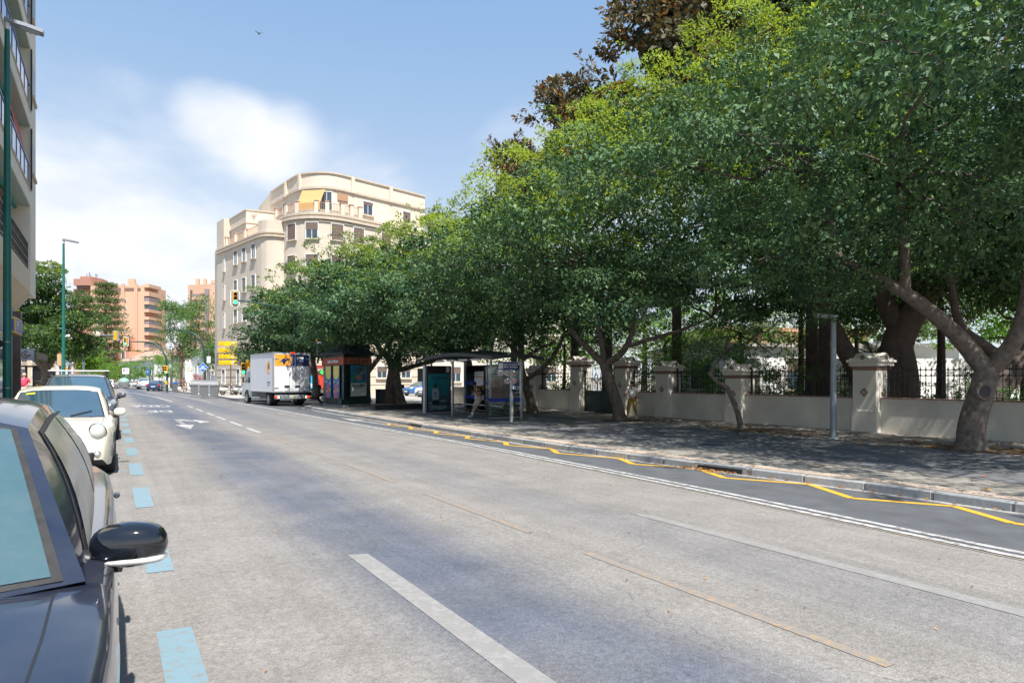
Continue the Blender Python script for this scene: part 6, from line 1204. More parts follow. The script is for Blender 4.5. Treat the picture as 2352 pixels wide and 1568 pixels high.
for (x0, z0_, x1, z1_) in ((-.22, 0, 0, .22), (0, .22, .08, .14), (-.22, 0, 0, -.22), (0, -.22, .22, 0), (.22, 0, .12, -.02), (-.08, 0, .02, .1), (-.08, 0, .02, -.1), (.02, -.1, .1, -.0)):
    d = Vector((x1-x0, 0, z1_-z0_)).normalized(); n = Vector((-d.z, 0, d.x))*.024; p0, p1 = Vector((x0, -.064, z0_)), Vector((x1, -.064, z1_)); b.add([p0-n, p1-n, p1+n, p0+n], [(0, 1, 2, 3)], GD)
b.build('emblem', sg)
# ---- far towers ----
ORB = mat('tower_salmon', (.60, .375, .255), .9, var=.05, vscale=.05); ORD = mat('tower_brick', (.38, .19, .14), .9, var=.05, vscale=.2); ORS = mat('tower_shade', (.20, .12, .10), .9); WBL = mat('blind_white', (.72, .66, .56), .7); GRS = mat('tower_grey', (.24, .20, .21), .8)
def tower(label, px0, px1, zc, H, rot, build):
    p = atd(px0, zc); t = thing('apartment_tower', label, 'building', (p.x, p.y, -.4), FACE+rot, 'salmon apartment towers at the end of the street'); build(t, (px1-px0)*zc/1500., H); return t
S_ = 254/1500.
def T1(t, w, H):      # local x to the right across the picture, y away from us
    wx = lambda px: (px-172)*S_; hz_ = lambda py: (868-py)*S_+2.0
    b = MB(); b.box(wx(208), wx(331), 0, 16, 0, hz_(655), ORB); b.build('wall', t)
    b = MB(); b.box(wx(160), wx(212), 2, 16, 0, hz_(662), ORD); b.prism([(wx(172), 1), (wx(206), 1), (wx(213), 8), (wx(206), 15), (wx(165), 15)], hz_(662), hz_(655), ORS); b.prism([(wx(168), .2), (wx(209), .2), (wx(214), 8), (wx(206), 16), (wx(160), 16)], hz_(655), hz_(640), ORD); b.prism([(wx(176), 2), (wx(200), 2), (wx(204), 8), (wx(196), 14), (wx(176), 14)], hz_(640), hz_(633), ORD); b.build('upper_storey', t)
    b = MB()
    for x, h in ((190, 12), (193, 6), (205, 8), (208, 7), (184, 7)): b.tube([(wx(x), 4, hz_(633)), (wx(x), 4, hz_(633-h))], .18, STEEL, 4)
    for x in (287, 292): b.cbox((wx(x), 4, hz_(648)), (1.6, 1.6, 3.6), ORB)
    b.build('antenna', t)
    b = MB()
    for x0, x1 in ((218, 253), (256, 279), (285, 311), (314, 323)): b.box(wx(x0), wx(x1), -.05, .3, hz_(669), hz_(661), ORS)
    b.build('roof_opening', t)
    b = MB()
    for x in (282, 285, 312, 315): b.box(wx(x)-.3, wx(x)+.3, -.7, 0, 0, hz_(652), ORB)
    b.build('rib', t)
    b = MB(); b.box(wx(262), wx(274), -.06, 0, 0, hz_(676), ORD); b.build('brick_strip', t)
    for k in range(9):
        yb = 686+k*17.6
        for nm, x0, x1, y0, h, m_, m2 in (('window', 263, 273, yb, 7, FRW, WGL), ('window', 286, 291, yb+1, 6, FRW, WGL)):
            b = MB(); b.box(wx(x0), wx(x1), -.25, -.05, hz_(y0+h), hz_(y0), m_); o = b.build(nm, t); b = MB(); n = 2 if x1-x0 > 6 else 1; ww = (wx(x1)-wx(x0))/n
            for i in range(n): b.box(wx(x0)+i*ww+.12, wx(x0)+(i+1)*ww-.12, -.28, -.26, hz_(y0+h)+.12, hz_(y0)-.12, (GRS if (k+i) % 3 else WGL) if n == 2 else (W_ if k > 1 else WGL))
            b.build('pane', o)
        if k < 8:
            b = MB(); b.box(wx(218), wx(256), -2.0, 0, hz_(yb+14), hz_(yb+7.5), ORB); b.build('balcony', t); b = MB(); b.box(wx(219), wx(255), -1.6, -1.5, hz_(yb+7.2), hz_(yb-.5), WBL); b.build('blind', t)
        # balconies that stick out of the right-hand side
        b = MB(); b.box(wx(331)+.02, wx(342), 0, 9, hz_(yb+13), hz_(yb+6), ORB); b.build('balcony', t)
        if k % 3 != 2: b = MB(); b.box(wx(332), wx(341.5), .3, 8, hz_(yb+5.9), hz_(yb-3.8), [GRS, WGL, WBL][k % 3]); b.build('glazing', t)
    b = MB(); b.box(wx(331)+.02, wx(342), 0, 9, hz_(660), hz_(652), ORB); b.box(wx(331)+.02, wx(342), 0, 9, hz_(680), hz_(669), ORB); b.build('roof_frame', t)
tower('salmon apartment tower with balconies and aerials, left of the street end', 172, 342, 254, 40, R(0), T1)
def T2(t, w, H):
    wx = lambda px: (px-423)*S_; hz_ = lambda py: (868-py)*S_+2.0
    b = MB(); b.prism([(wx(423), 3), (wx(484), 0), (wx(545), 0), (wx(545), 18), (wx(423), 18)], 0, hz_(652), ORB); b.build('wall', t)
    b = MB(); b.prism([(wx(484), -.1), (wx(540), -.1), (wx(540), 8), (wx(484), 8)], hz_(652), hz_(643), ORB)
    for x in (457, 440, 491): b.cbox((wx(x), 5, hz_(648)), (1.2, 1.2, 4), ORB)
    b.build('roof_block', t)
    b = MB()
    for x0, x1 in ((430, 436), (471, 480)): b.box(wx(x0), wx(x1), -.6+(3 if x1 < 440 else 0), 2.4, 0, hz_(664), GRS)
    b.build('grey_shaft', t)
    for k in range(8):
        yb = 674+k*17.6
        for x0, x1, m_ in ((438, 455, GRS), (459, 470, ORS)):
            y_ = 3-2.6*((x0+x1)/2-423)/61; b = MB(); b.box(wx(x0), wx(x1), y_-.9, y_+1, hz_(yb+7), hz_(yb), m_); b.build('window', t); b = MB(); b.box(wx(x0), wx(x1), y_-1.1, y_+.9, hz_(yb+14), hz_(yb+7.2), ORB); b.build('balcony', t)
        b = MB(); b.box(wx(515), wx(521), -.25, -.05, hz_(yb+1), hz_(yb-5), FRW); o = b.build('window', t); b = MB(); b.box(wx(517), wx(519), -.3, -.26, hz_(yb), hz_(yb-4), WGL); b.build('pane', o)
        for x in (490, 495): b = MB(); b.box(wx(x), wx(x+1.5), -.15, -.05, hz_(yb+1), hz_(yb-3), ORS); b.build('vent', t)
tower('salmon apartment tower half hidden by the cream building', 423, 545, 254, 40, R(0), T2)
# ---- low houses at the end of the street ----
SAL = mat('house_salmon', (.66, .30, .20), .9, var=.08, vscale=.4); TILE = mat('roof_tile', (.38, .27, .20), .9, var=.25, vscale=1.5); HW = mat('house_white', (.74, .74, .76), .9, var=.04)
def house(label, px0, zc0, px1, zc1, h, roofh, depth, m, name='house', battl=False, winn=3, tiles=TILE, wz=2.4, overh=.4):
    A, B = atd(px0, zc0), atd(px1, zc1); t = thing(name, label, 'house', (A.x, A.y, -.3), math.atan2(B.y-A.y, B.x-A.x)); L = (B-A).length
    b = MB(); b.box(0, L, 0, depth, 0, h, m); b.build('wall', t)
    if roofh: b = MB(); b.add([(-overh, -overh, h), (L+overh, -overh, h), (L+overh, depth/2, h+roofh), (-overh, depth/2, h+roofh), (-overh, depth+overh, h), (L+overh, depth+overh, h)], [(0, 1, 2, 3), (3, 2, 5, 4), (0, 3, 4), (1, 5, 2)], tiles); b.build('roof', t)
    if battl:
        for i in range(int(L/1.6)): b = MB(); b.box(i*1.6+.2, i*1.6+1.2, -.1, .5, h, h+1.0, m); b.build('merlon', t)
    for i in range(winn):
        for z in ([wz] if h < 6 else [wz, wz+3.2]): put_window(t, (L*(i+.5)/winn, -.02, z), 0, 1.2, 1.5, 'open')
    return t
house('salmon house with battlements below the orange tower', 182, 128, 224, 128, 6.0, 0, 10, SAL, battl=True, winn=2); 
t_ = house('salmon house with a chimney and green glazed roof terrace', 224, 132, 296, 126, 7.0, 0, 12, SAL, winn=3); b = MB(); b.box(2, 2.9, 2, 2.9, 7, 9.6, SAL); b.build('chimney', t_); b = MB(); b.box(5.4, 6.5, 3, 4, 7, 10.2, SAL); b.build('chimney', t_); b = MB(); b.box(-2, 3.5, .5, .6, 7, 8.2, mat('glass_green', (.10, .32, .26), .2)); b.build('glass_screen', t_)
house('long low white house with a tiled roof at the end of the street', 272, 126, 355, 112, 5.0, 2.2, 10, HW, winn=5)
house('white and ochre terraced house with a tiled roof, behind the feathery trees', 355, 124, 425, 108, 5.8, 2.2, 10, mat('house_bone', (.70, .66, .60), .9), winn=4)
house('white house between the feathery trees and the yellow hotel signs', 425, 112, 500, 98, 6.4, 1.8, 10, HW, winn=4)
t_ = house('low white shop with a yellow-fringed awning beside the cream building', 498, 92, 540, 84, 3.9, 0, 8, mat('shop_white', (.68, .66, .62), .9), winn=0, name='shop')
b = MB(); b.add([(.2, -.05, 3.5), (3.9, -.05, 3.5), (3.9, -1.2, 2.9), (.2, -1.2, 2.9), (3.9, -1.2, 2.65), (.2, -1.2, 2.65)], [(0, 3, 2, 1), (3, 5, 4, 2)], mat('awning_sand', (.60, .50, .36), .8)); b.build('awning', t_); b = MB()
for i in range(2): b.box(.3+i*2.0, 1.9+i*2.0, -.04, 0, 0, 2.7, mat('roller_pale', (.55, .52, .48), .6))
b.build('roller_shutter', t_)
house('green-painted kiosk roof among the trees at the far kerb', 452, 128, 480, 126, 2.6, .8, 6, mat('kiosk_red', (.42, .10, .06), .8), winn=0, tiles=mat('roof_red', (.5, .13, .08), .8), name='pavilion')['label'] = 'low red-roofed pavilion among the trees at the end of the street'
# block of houses left behind the big tree
house('cream block glimpsed below the big tree on the left', 20, 150, 130, 165, 9, 0, 12, CREAM, winn=5, name='apartment_block')
# bird
bd = MB(); bd.ell((0, 0, 0), (.07, .20, .06), BLK, 10, 6); bd.add([(0, -.05, .03), (-.35, .05, .22), (-.3, .14, .2), (0, .1, .03)], [(0, 1, 2, 3)], BLK); bd.add([(0, -.05, .03), (.35, .05, .22), (.3, .14, .2), (0, .1, .03)], [(0, 3, 2, 1)], BLK)
d = ray(595, 78); o = bd.build('bird', None, (d[0]*60, d[1]*60, CAM_H+d[2]*60)); tag(o, 'small dark bird flying high in the blue sky', 'bird')
# ------------------------------------------------------------------ park wall, railing, gate
WALLM = mat('wall_render', (.66, .62, .55), .9, var=.14, vscale=1.1, detail=9, bump=.1, bscale=25); COPE = mat('coping_tile', (.27, .16, .12), .85, var=.3, vscale=6); PILM = mat('pillar_render', (.70, .66, .58), .88, var=.06, vscale=1); DIA = mat('diamond_tile', (.20, .15, .10), .5, var=.5, vscale=14); IRON = mat('railing_iron', (.03, .033, .036), .55, .3)
XW = 21.05; ZB = -.15
yx = lambda px: onx(px, 868, XW).y
w = thing('boundary_wall', 'low rendered park wall with square tiled pillars and iron railings along the right-hand pavement', 'wall', (0, 0, 0))
PILS = [(yx(1990)-.05, 2.42), (yx(1692), 2.15), (yx(1528), 2.35), (yx(1427)-.15, 2.62), (yx(1327), 2.75), (yx(1228), 2.35), (36.0, 2.35), (6.9, 2.42)]
PILS.sort()
gy0, gy1 = yx(1427)-.15+.42, yx(1327)-.42
b = MB()
for a, c in ((-10, gy0-.2), (gy1+.2, 43)): b.box(XW, XW+.38, a, c, ZB, .72, WALLM); b.box(XW+.03, XW+.35, a, c, .72, .94, WALLM)
b.build('wall_base', w)
b = MB(); b.box(-.04, .40, -.42, .42, 0, .035, COPE); cm = b.mesh('coping_tile')
y = -9.4
while y < 43:
    if not (gy0-.6 < y < gy1+.6): link('coping_tile', cm, w, (XW, y, .94+random.Random(int(y*10)).uniform(-.003, .003)))
    y += .86
pm_ = {}
def pillar(y, top):
    h = top-ZB-.42
    b = MB(); b.cbox((.19, 0, h/2), (.80, .80, h), PILM, bev=.02); b.cbox((.19, 0, .35), (.84, .84, .7), PILM, bev=.01); p = b.build('pillar', w, (XW, y, ZB))
    b = MB(); b.cbox((.19, 0, h-.06), (.84, .84, .18), COPE, bev=.02); b.cbox((.19, 0, h+.05), (.98, .98, .14), PILM, bev=.03); b.cbox((.19, 0, h+.15), (1.08, 1.08, .08), PILM, bev=.015); b.build('cornice', p)
    b = MB()
    # cross-gabled cap
    z0_, z1_ = h+.19, h+.42
    for M in (Matrix.Identity(4), Matrix.Rotation(R(90), 4, 'Z')):
        vs = [Vector(q) for q in ((-.5, -.24, z0_), (-.5, .24, z0_), (-.5, 0, z1_), (.5, -.24, z0_), (.5, .24, z0_), (.5, 0, z1_))]; vs = [M @ q+Vector((.19, 0, 0)) for q in vs]; b.add(vs, [(0, 2, 1), (3, 4, 5), (0, 3, 5, 2), (1, 2, 5, 4)], PILM)
    b.cbox((.19, 0, h+.22), (.94, .94, .07), PILM); b.build('cap', p)
    for (x, yy, rz) in ((-.225, 0, 90), (.19, -.415, 0)):
        M = Matrix.Translation((x, yy, h*.60)) @ Matrix.Rotation(R(rz), 4, 'Z') @ Matrix.Rotation(R(45), 4, 'Y'); b = MB(); b.box(-.10, .10, -.012, .012, -.10, .10, DIA, M); b.box(-.045, .045, -.016, .016, -.045, .045, CORN, M); b.build('diamond_tile', p)
    for (x, yy, rz) in ((-.32, 0, 90), (.19, -.51, 0)):
        M = Matrix.Translation((x, yy, h+.27)) @ Matrix.Rotation(R(rz), 4, 'Z') @ Matrix.Rotation(R(45), 4, 'Y'); b = MB(); b.box(-.07, .07, -.012, .012, -.07, .07, DIA, M); b.build('diamond_tile', p)
for y, t_ in PILS: pillar(y, t_)
b = MB(); b.tube([(0, 0, 0), (0, 0, .98)], .011, IRON, 5, False); b.tube([(0, 0, .70), (0, 0, .76)], .026, IRON, 6); b.tube([(0, 0, .88), (0, 0, .94)], .024, IRON, 6); b.tube([(0, 0, .98), (0, 0, 1.04)], [.012, .001], IRON, 5); barm = b.mesh('bar')
for (a, _), (c, _) in zip(PILS, PILS[1:]):
    if abs((a+c)/2-(gy0+gy1)/2) < .6: continue
    a2, c2 = a+.44, c-.44; b = MB(); X = XW+.19
    for z in (.08, .72, .90): b.box(X-.015, X+.015, a2, c2, .95+z-.012, .95+z+.012, IRON)
    for y in (a2+.12, c2-.12): b.box(X-.03, X+.03, y-.03, y+.03, .95, 2.02, IRON)
    rl = b.build('railing', w); n = int((c2-a2)/.155)
    for i in range(1, n): link('bar', barm, rl, (X, a2+(c2-a2)*i/n, .95))
t = thing('iron_gate', 'dark green iron gate with a solid lower panel between the two tallest wall pillars', 'gate', (XW+.15, (gy0+gy1)/2, ZB)); hw = (gy1-gy0)/2
GG = mat('gate_green', (.012, .035, .035), .45, .2); b = MB()
for y in (-hw+.03, hw-.03): b.box(-.03, .03, y-.03, y+.03, 0, 2.15, GG)
b.box(-.03, .03, -hw, hw, 1.05, 1.11, GG); b.box(-.03, .03, -hw, hw, 1.72, 1.76, GG); b.box(-.03, .03, -hw, hw, .02, .08, GG); b.build('frame', t)
b = MB(); b.box(-.015, .015, -hw+.05, -.012, .08, 1.05, GG); b.build('panel', t); b = MB(); b.box(-.015, .015, .012, hw-.05, .08, 1.05, GG); b.build('panel', t)
n = 13
for i in range(1, n):
    y = -hw+2*hw*i/n; hgt = 1.86+.28*abs(2*i/n-1)**1.5; b = MB(); b.tube([(0, y, 1.08), (0, y, hgt)], .011, GG, 5); b.tube([(0, y, hgt), (0, y, hgt+.08)], [.02, .001], GG, 5); b.build('bar', t)
# ------------------------------------------------------------------ lamps and masts
def tube_obj(name, par, pts, r, m, n=12, **k): b = MB(); b.tube(pts, r, m, n); return b.build(name, par, **k)
LG = 'tall green street lamps on the left kerb'
def green_lamp(label, x, y, h, L=.78):
    t = thing('street_lamp', label, 'street lamp', (x, y, .13), 0, LG); tube_obj('pole', t, [(0, 0, 0), (0, 0, h*.45), (0, 0, h-.5), (0, 0, h-.18)], [.10, .088, .06, .055], GREENP, 16)
    b = MB(); b.tube([(0, 0, h-.2), (0, 0, h)], .06, W_, 12); b.build('collar', t); b = MB(); b.prism([(-.06, -.12), (L*.5, -.17), (L, -.14), (L, .14), (L*.5, .17), (-.06, .12)], h-.02, h+.07, mat('lamp_head', (.30, .32, .36), .5, .4), M=Matrix.Translation((0, 0, h)) @ Matrix.Rotation(R(8), 4, 'Y') @ Matrix.Translation((0, 0, -h))); hd = b.build('lamp_head', t)
    b = MB(); b.box(L*.35, L*.9, -.1, .1, h-.028, h-.021, mat('led_panel', (.45, .45, .42), .3), M=Matrix.Translation((0, 0, h)) @ Matrix.Rotation(R(8), 4, 'Y') @ Matrix.Translation((0, 0, -h))); b.build('led_panel', hd)
    b = MB()
    for z in (1.2, 2.4): b.tube([(0, 0, z), (0, 0, z+.02)], .105, STEEL, 12)
    b.build('band', t); return t
green_lamp('tall green street lamp at the left edge, nearest the camera', -2.36, 21.4, 10.75); l2 = green_lamp('second tall green street lamp, farther along the left kerb', -2.6, 48.6, 9.95)
b = MB(); b.cbox((.22, -.1, 4.1), (.12, .34, .12), W_, .5, bev=.02); b.tube([(0, 0, 4.0), (.2, -.1, 4.08)], .02, W_, 6); tag(b.build('traffic_camera', None, (-2.6, 48.6, .1)), 'small white camera fixed to the second green street lamp', 'camera')
t = thing('street_lamp', 'grey street lamp with a flat arm standing on the right-hand pavement', 'street lamp', (17.77, 11.27, -.15)); GL_ = mat('lamp_grey', (.24, .28, .30), .45, .5)
tube_obj('pole', t, [(0, 0, 0), (0, 0, 1.2), (0, 0, 3.5)], [.10, .085, .07], GL_, 16); b = MB(); b.prism([(.09, -.11), (-.78, -.10), (-.82, 0), (-.78, .10), (.09, .11)][::-1], 3.49, 3.56, GL_); hd = b.build('lamp_head', t); b = MB(); b.box(-.74, -.2, -.08, .08, 3.475, 3.487, W_); b.build('lens', hd); b = MB(); b.lathe([(.16, 0), (.16, .02), (.10, .03)], GL_, 16); b.build('base_plate', t)
GT2 = 'grey double-headed lamps along the far street'
for px, zc, lb in ((162, 66, 'grey lamp with a flat twin head right of the second green lamp'), (268, 138, 'small grey twin-headed lamp in front of the round green trees, far left one'), (300, 120, 'small grey twin-headed lamp in front of the white low house'), (343, 112, 'grey twin-headed lamp carrying the blue parking sign'), (395, 97, 'grey twin-headed lamp just right of the signal pole'), (480, 84, 'grey twin-headed lamp just right of the blue diamond sign')):
    p = atd(px, zc); t = thing('street_lamp', lb, 'street lamp', (p.x, p.y, -.1), FACE, GT2); tube_obj('pole', t, [(0, 0, 0), (0, 0, 5.3)], [.09, .06], GL_, 8); b = MB(); b.cbox((0, 0, 5.35), (1.5, .32, .10), GL_, bev=.03); b.build('lamp_head', t)
def signal_head(par, x, y, z, board=True, bw_=.58, bh=1.08, lit=True, back=False, m=YEL, off=0):
    """three-lamp head facing -y"""
    b = MB(); b.cbox((x, y, z), (.27, .18, .86), m, bev=.03); hd = b.build('signal_head', par)
    if board:
        b = MB(); b.cbox((x, y+.06, z), (bw_, .02, bh), mat('board_grey', (.25, .27, .28), .5), bev=.009); bo = b.build('backboard', hd)
        b = MB(); s_ = -1 if not back else 1; yy = y+.06+s_*.013
        for (x0, x1, z0_, z1_) in ((x-bw_/2, x+bw_/2, z+bh/2-.045, z+bh/2), (x-bw_/2, x+bw_/2, z-bh/2, z-bh/2+.045), (x-bw_/2, x-bw_/2+.045, z-bh/2, z+bh/2), (x+bw_/2-.045, x+bw_/2, z-bh/2, z+bh/2)): b.box(x0, x1, yy-.004, yy+.004, z0_, z1_, W_)
        b.build('border', bo)
    if not back:
        for i, dz in enumerate((.27, 0, -.27)):
            b = MB(); b.lathe([(.001, 0), (.10, 0), (.115, -.02)], GREENL if (i == 2 and lit) else LAMPOFF, 16, (x, y-.092, z+dz), 'Y'); b.build('lens', hd)
            b = MB(); b.add([(x+.12*math.cos(a), yy2, z+dz+.12*math.sin(a)) for yy2 in (y-.09, y-.24) for a in [math.pi*k/8 for k in range(9)]], [(k, k+1, 10+k, 9+k) for k in range(8)], m); b.build('visor', hd)
    return hd
GRN = mat('mast_green', (.015, .06, .05), .4, .2)
# near overhead signal
p = Vector((10.85, 46.9, -.05)); t = thing('traffic_light', 'overhead traffic light with a grey backboard hanging left of the tree, green lit', 'traffic light', p); ax = -3.9
tube_obj('mast', t, [(0, 0, 0), (0, 0, 4), (0, 0, 5.7), (-.15, 0, 6.1), (-.6, 0, 6.45), (-1.4, 0, 6.6), (-2.6, 0, 6.75), (ax+.2, 0, 6.85)], [.11, .09, .08, .075, .07, .06, .05, .045], GRN, 10); signal_head(t, ax, -.05, 6.98)
# second overhead signal
p = at(384, 900); t = thing('traffic_light', 'curved green mast at the far kerb carrying an overhead signal and a low yellow signal', 'traffic light', p, FACE); zc = 70; s_ = zc/1500.
P_ = [(385, 900), (385, 860), (382.6, 817), (371.5, 797), (354, 782.5), (337, 779), (312, 778.5), (292, 778)]; tube_obj('mast', t, [((x-385)*s_, 0, (900-y)*s_) for x, y in P_], [.12, .11, .10, .09, .08, .07, .06, .05], GRN, 10)
signal_head(t, (285.4-385)*s_, -.05, (900-777.5)*s_); signal_head(t, .02, -.22, (900-846)*s_, False); signal_head(t, -.28, -.12, (900-846)*s_, False, lit=False); b = MB(); b.cbox((-.02, -.14, (900-878)*s_), (.2, .18, .42), YEL, bev=.03); b.build('push_button_box', t)
p = at(402, 899); b = MB(); b.prism([(-.28, -.25), (.28, -.25), (.28, .25), (-.28, .25)], 0, .95, mat('bin_grey', (.10, .11, .12), .6)); b.prism([(-.3, -.27), (.3, -.27), (.3, .27), (-.3, .27)], .95, 1.05, BLUE); tag(b.build('litter_bin', None, p), 'dark litter bin with a blue rim beside the far signal mast', 'litter bin')
# third curved mast without signal
p = at(471, 899); t = thing('mast', 'curved dark green mast without a lamp in front of the feathery trees', 'mast', p, FACE); zc = 77; s_ = zc/1500.
P_ = [(470, 899), (470, 860), (469.5, 820), (467, 795), (462, 781), (453, 769), (443, 760.5), (431, 755.5), (420, 753), (398, 751.5), (372, 750.5)]; tube_obj('pole', t, [((x-470)*s_, 0, (899-y)*s_) for x, y in P_], [.13, .12, .11, .105, .10, .095, .09, .08, .075, .06, .045], GRN, 10)
# left arm seen from behind
p = atd(192, 62); t = thing('traffic_light', 'horizontal signal arm on the left seen from behind with a round plate', 'traffic light', (p.x, p.y, -.1), FACE); s_ = 62/1500.
tube_obj('mast', t, [(-.2, .3, 0), (-.2, .3, 4.6), (0, .1, 5.35), (.1, 0, 5.55), ((214-192)*s_, 0, 5.78), ((240-192)*s_, 0, 5.76), ((268-192)*s_, 0, 5.72)], [.1, .1, .09, .085, .07, .06, .05], GL_, 10)
b = MB(); b.lathe([(.001, 0), (.34, 0), (.34, .02), (.001, .02)], mat('plate_sand', (.52, .45, .33), .5), 28, ((223-192)*s_, -.08, 5.80), 'Y'); b.build('round_plate', t); signal_head(t, (265.5-192)*s_, -.04, 5.70, back=True, bw_=.62, bh=1.02)
# yellow signals beside the truck cab
p = at(565, 918); t = thing('traffic_light', 'low yellow traffic light on a post above the truck cab', 'traffic light', p); tube_obj('post', t, [(0, 0, 0), (0, 0, 2.6)], .06, GRN, 8); signal_head(t, -.22, -.06, 2.35, False); b = MB(); b.cbox((.12, .0, 2.62), (.24, .3, .80), YEL, .7, bev=.03); b.build('signal_head', t)
# ------------------------------------------------------------------ signs
p = atd(530, 64); t = thing('direction_sign', 'stack of four yellow hotel direction signs on a brown post', 'sign', (p.x, p.y, -.1), FACE); s_ = 64/1500.; BRN = mat('post_brown', (.14, .08, .06), .6)
tube_obj('post', t, [(0, 0, 0), (0, 0, (900-785)*s_+.35)], .06, BRN, 8)
SBR = mat('sign_ink', (.30, .13, .01), .6)
for i, (py, nm, top_) in enumerate(((789.3, 'Capri', 'HOSTAL'), (804, 'California', 'HOTEL'), (818.2, 'Las Vegas', 'HOTEL'), (832.5, 'Los Naranjos', 'HOTEL'))):
    z = 1.7+(868-py)*s_; x0, x1 = (503-530)*s_, (545-530)*s_; b = MB(); b.cbox(((x0+x1)/2, -.08, z), (x1-x0, .03, .43), SYEL, bev=.01); pn = b.build('sign_panel', t); b = MB(); b.box(x1-.50, x1-.28, -.099, -.096, z-.11, z+.11, W_); b.build('pictogram', pn); b = MB(); b.box(x1-.44, x1-.34, -.102, -.0995, z-.06, z+.04, NAVY); b.build('bed_symbol', pn)
    b = MB(); b.add([(x1-.20, -.097, z+.02), (x1-.06, -.097, z+.02), (x1-.13, -.097, z+.10)], [(0, 1, 2)], SBR); b.box(x1-.145, x1-.115, -.098, -.096, z-.09, z+.02, SBR); b.build('arrow', pn)
    text(nm, .20, SBR, pn, (x0+.06, -.098, z-.07), (R(90), 0, 0), align='LEFT'); text(top_, .09, SBR, pn, (x0+.06, -.098, z+.13), (R(90), 0, 0), align='LEFT')
p = at(467, 901); t = thing('road_sign', 'blue diamond sign reading RED BASICA on a thin pole', 'sign', p, FACE); tube_obj('pole', t, [(0, 0, 0), (0, 0, 3.3)], .045, STEEL, 8); M = Matrix.Translation((0, -.07, 2.85)) @ Matrix.Rotation(R(45), 4, 'Y'); b = MB(); b.box(-.40, .40, -.015, .015, -.40, .40, W_, M); b.box(-.37, .37, -.02, .012, -.37, .37, BLUE, M); b.build('panel', t)
text('RED', .20, W_, t, (0, -.095, 2.95), (R(90), 0, 0), bold=.012); text('BÁSICA', .20, W_, t, (0, -.095, 2.73), (R(90), 0, 0), bold=.012)
b = MB(); b.cbox((.62, .0, 3.75), (.42, .03, .75), W_, bev=.01); tag(b.build('blank_sign', None, p, FACE), 'small white rectangular plate above and right of the blue diamond', 'sign')
p = atd(289, 108); t = thing('parking_sign', 'white parking sign with a pink and violet symbol behind the motorcycles', 'sign', (p.x, p.y, -.1), FACE); tube_obj('post', t, [(0, 0, 0), (0, 0, 3.2)], .05, STEEL, 6); b = MB(); b.cbox((0, -.06, 2.85), (1.15, .03, .98), W_, bev=.01); b.build('panel', t); b = MB(); b.box(-.45, -.08, -.08, -.077, 2.75, 3.2, mat('sign_pink', (.55, .15, .45), .5)); b.build('symbol', t); text('P', .55, mat('sign_violet', (.1, .1, .4), .4), t, (.26, -.08, 2.92), (R(90), 0, 0), bold=.01)
p = atd(341, 111.6); t = thing('parking_sign', 'small blue parking sign on the grey lamp', 'sign', (p.x, p.y, 1.9), FACE); b = MB(); b.cbox((0, -.12, .65), (.55, .03, 1.0), BLUE, bev=.01); b.build('panel', t); text('P', .5, W_, t, (0, -.14, .75), (R(90), 0, 0), bold=.01)
p = atd(143.5, 50); t = thing('road_sign', 'grey back of a diamond-shaped road sign behind the second green lamp', 'sign', (p.x, p.y, 0), FACE); tube_obj('post', t, [(0, .03, 0), (0, .03, 3.3)], .035, STEEL, 8); M = Matrix.Translation((0, 0, 2.72)) @ Matrix.Rotation(R(45), 4, 'Y'); b = MB(); b.box(-.40, .40, -.012, .012, -.40, .40, mat('sign_back', (.33, .38, .40), .5, .3), M); b.build('panel', t); b = MB(); b.box(.05, .38, -.03, -.014, 2.55, 2.78, W_); b.box(.18, .40, -.05, -.01, 2.1, 2.45, YEL); b.build('plate', t)
p = atd(121, 63); t = thing('road_sign', 'small round blue arrow sign behind the poster case on the left', 'sign', (p.x, p.y, 0), FACE); tube_obj('post', t, [(0, .03, 0), (0, .03, 1.9)], .03, STEEL, 6); b = MB(); b.lathe([(.001, 0), (.17, 0), (.17, .02), (.001, .02)], BLUE, 20, (0, -.03, 1.5), 'Y'); b.build('disc', t); b = MB(); b.box(-.02, .02, -.04, -.032, 1.42, 1.55, W_); b.build('arrow', t)
# ------------------------------------------------------------------ kiosk
KG = mat('kiosk_green', (.008, .035, .035), .4, .2); KR = mat('kiosk_red', (.12, .012, .055), .5); KROOF = mat('kiosk_roof', (.025, .035, .045), .6, var=.2, vscale=8)
t = thing('newspaper_kiosk', 'dark green octagonal kiosk with a pitched roof and a red fascia', 'kiosk', (0, 0, -.1))
KP = [(11.50, 37.75), (13.75, 39.35), (14.15, 41.2), (13.6, 43.0), (11.75, 43.2), (11.32, 41.1)]
ctr = Vector((12.75, 40.7)); sc2 = lambda k: [tuple(ctr+(Vector(p)-ctr)*k) for p in KP]
b = MB(); b.prism(sc2(.96), 0, 2.55, KG); b.build('wall', t); b = MB(); b.prism(sc2(1.0), 0, .12, KST[2]); b.build('plinth', t)
b = MB(); b.prism(sc2(1.02), 2.50, 2.93, KR); fa = b.build('fascia', t); b = MB(); b.prism(sc2(.98), 2.93, 3.12, KG); b.build('frieze', t)
b = MB(); b.prism(sc2(1.20), 3.12, 3.17, KROOF); n = len(KP); E_ = sc2(1.19); T_ = sc2(.22); b.add([(x, y, 3.17) for x, y in E_]+[(x, y, 4.05) for x, y in T_], [(i, (i+1) % n, n+(i+1) % n, n+i) for i in range(n)]+[tuple(range(n, 2*n))], KROOF); b.build('roof', t)
def on_face(A, B, s, z, out): A, B = Vector(A), Vector(B); d = (B-A).normalized(); q = A.lerp(B, s)+Vector((d.y, -d.x))*out; return (q.x, q.y, z), math.atan2(d.y, d.x)
FL_, FC = KP[5], KP[0]; FR = KP[1]
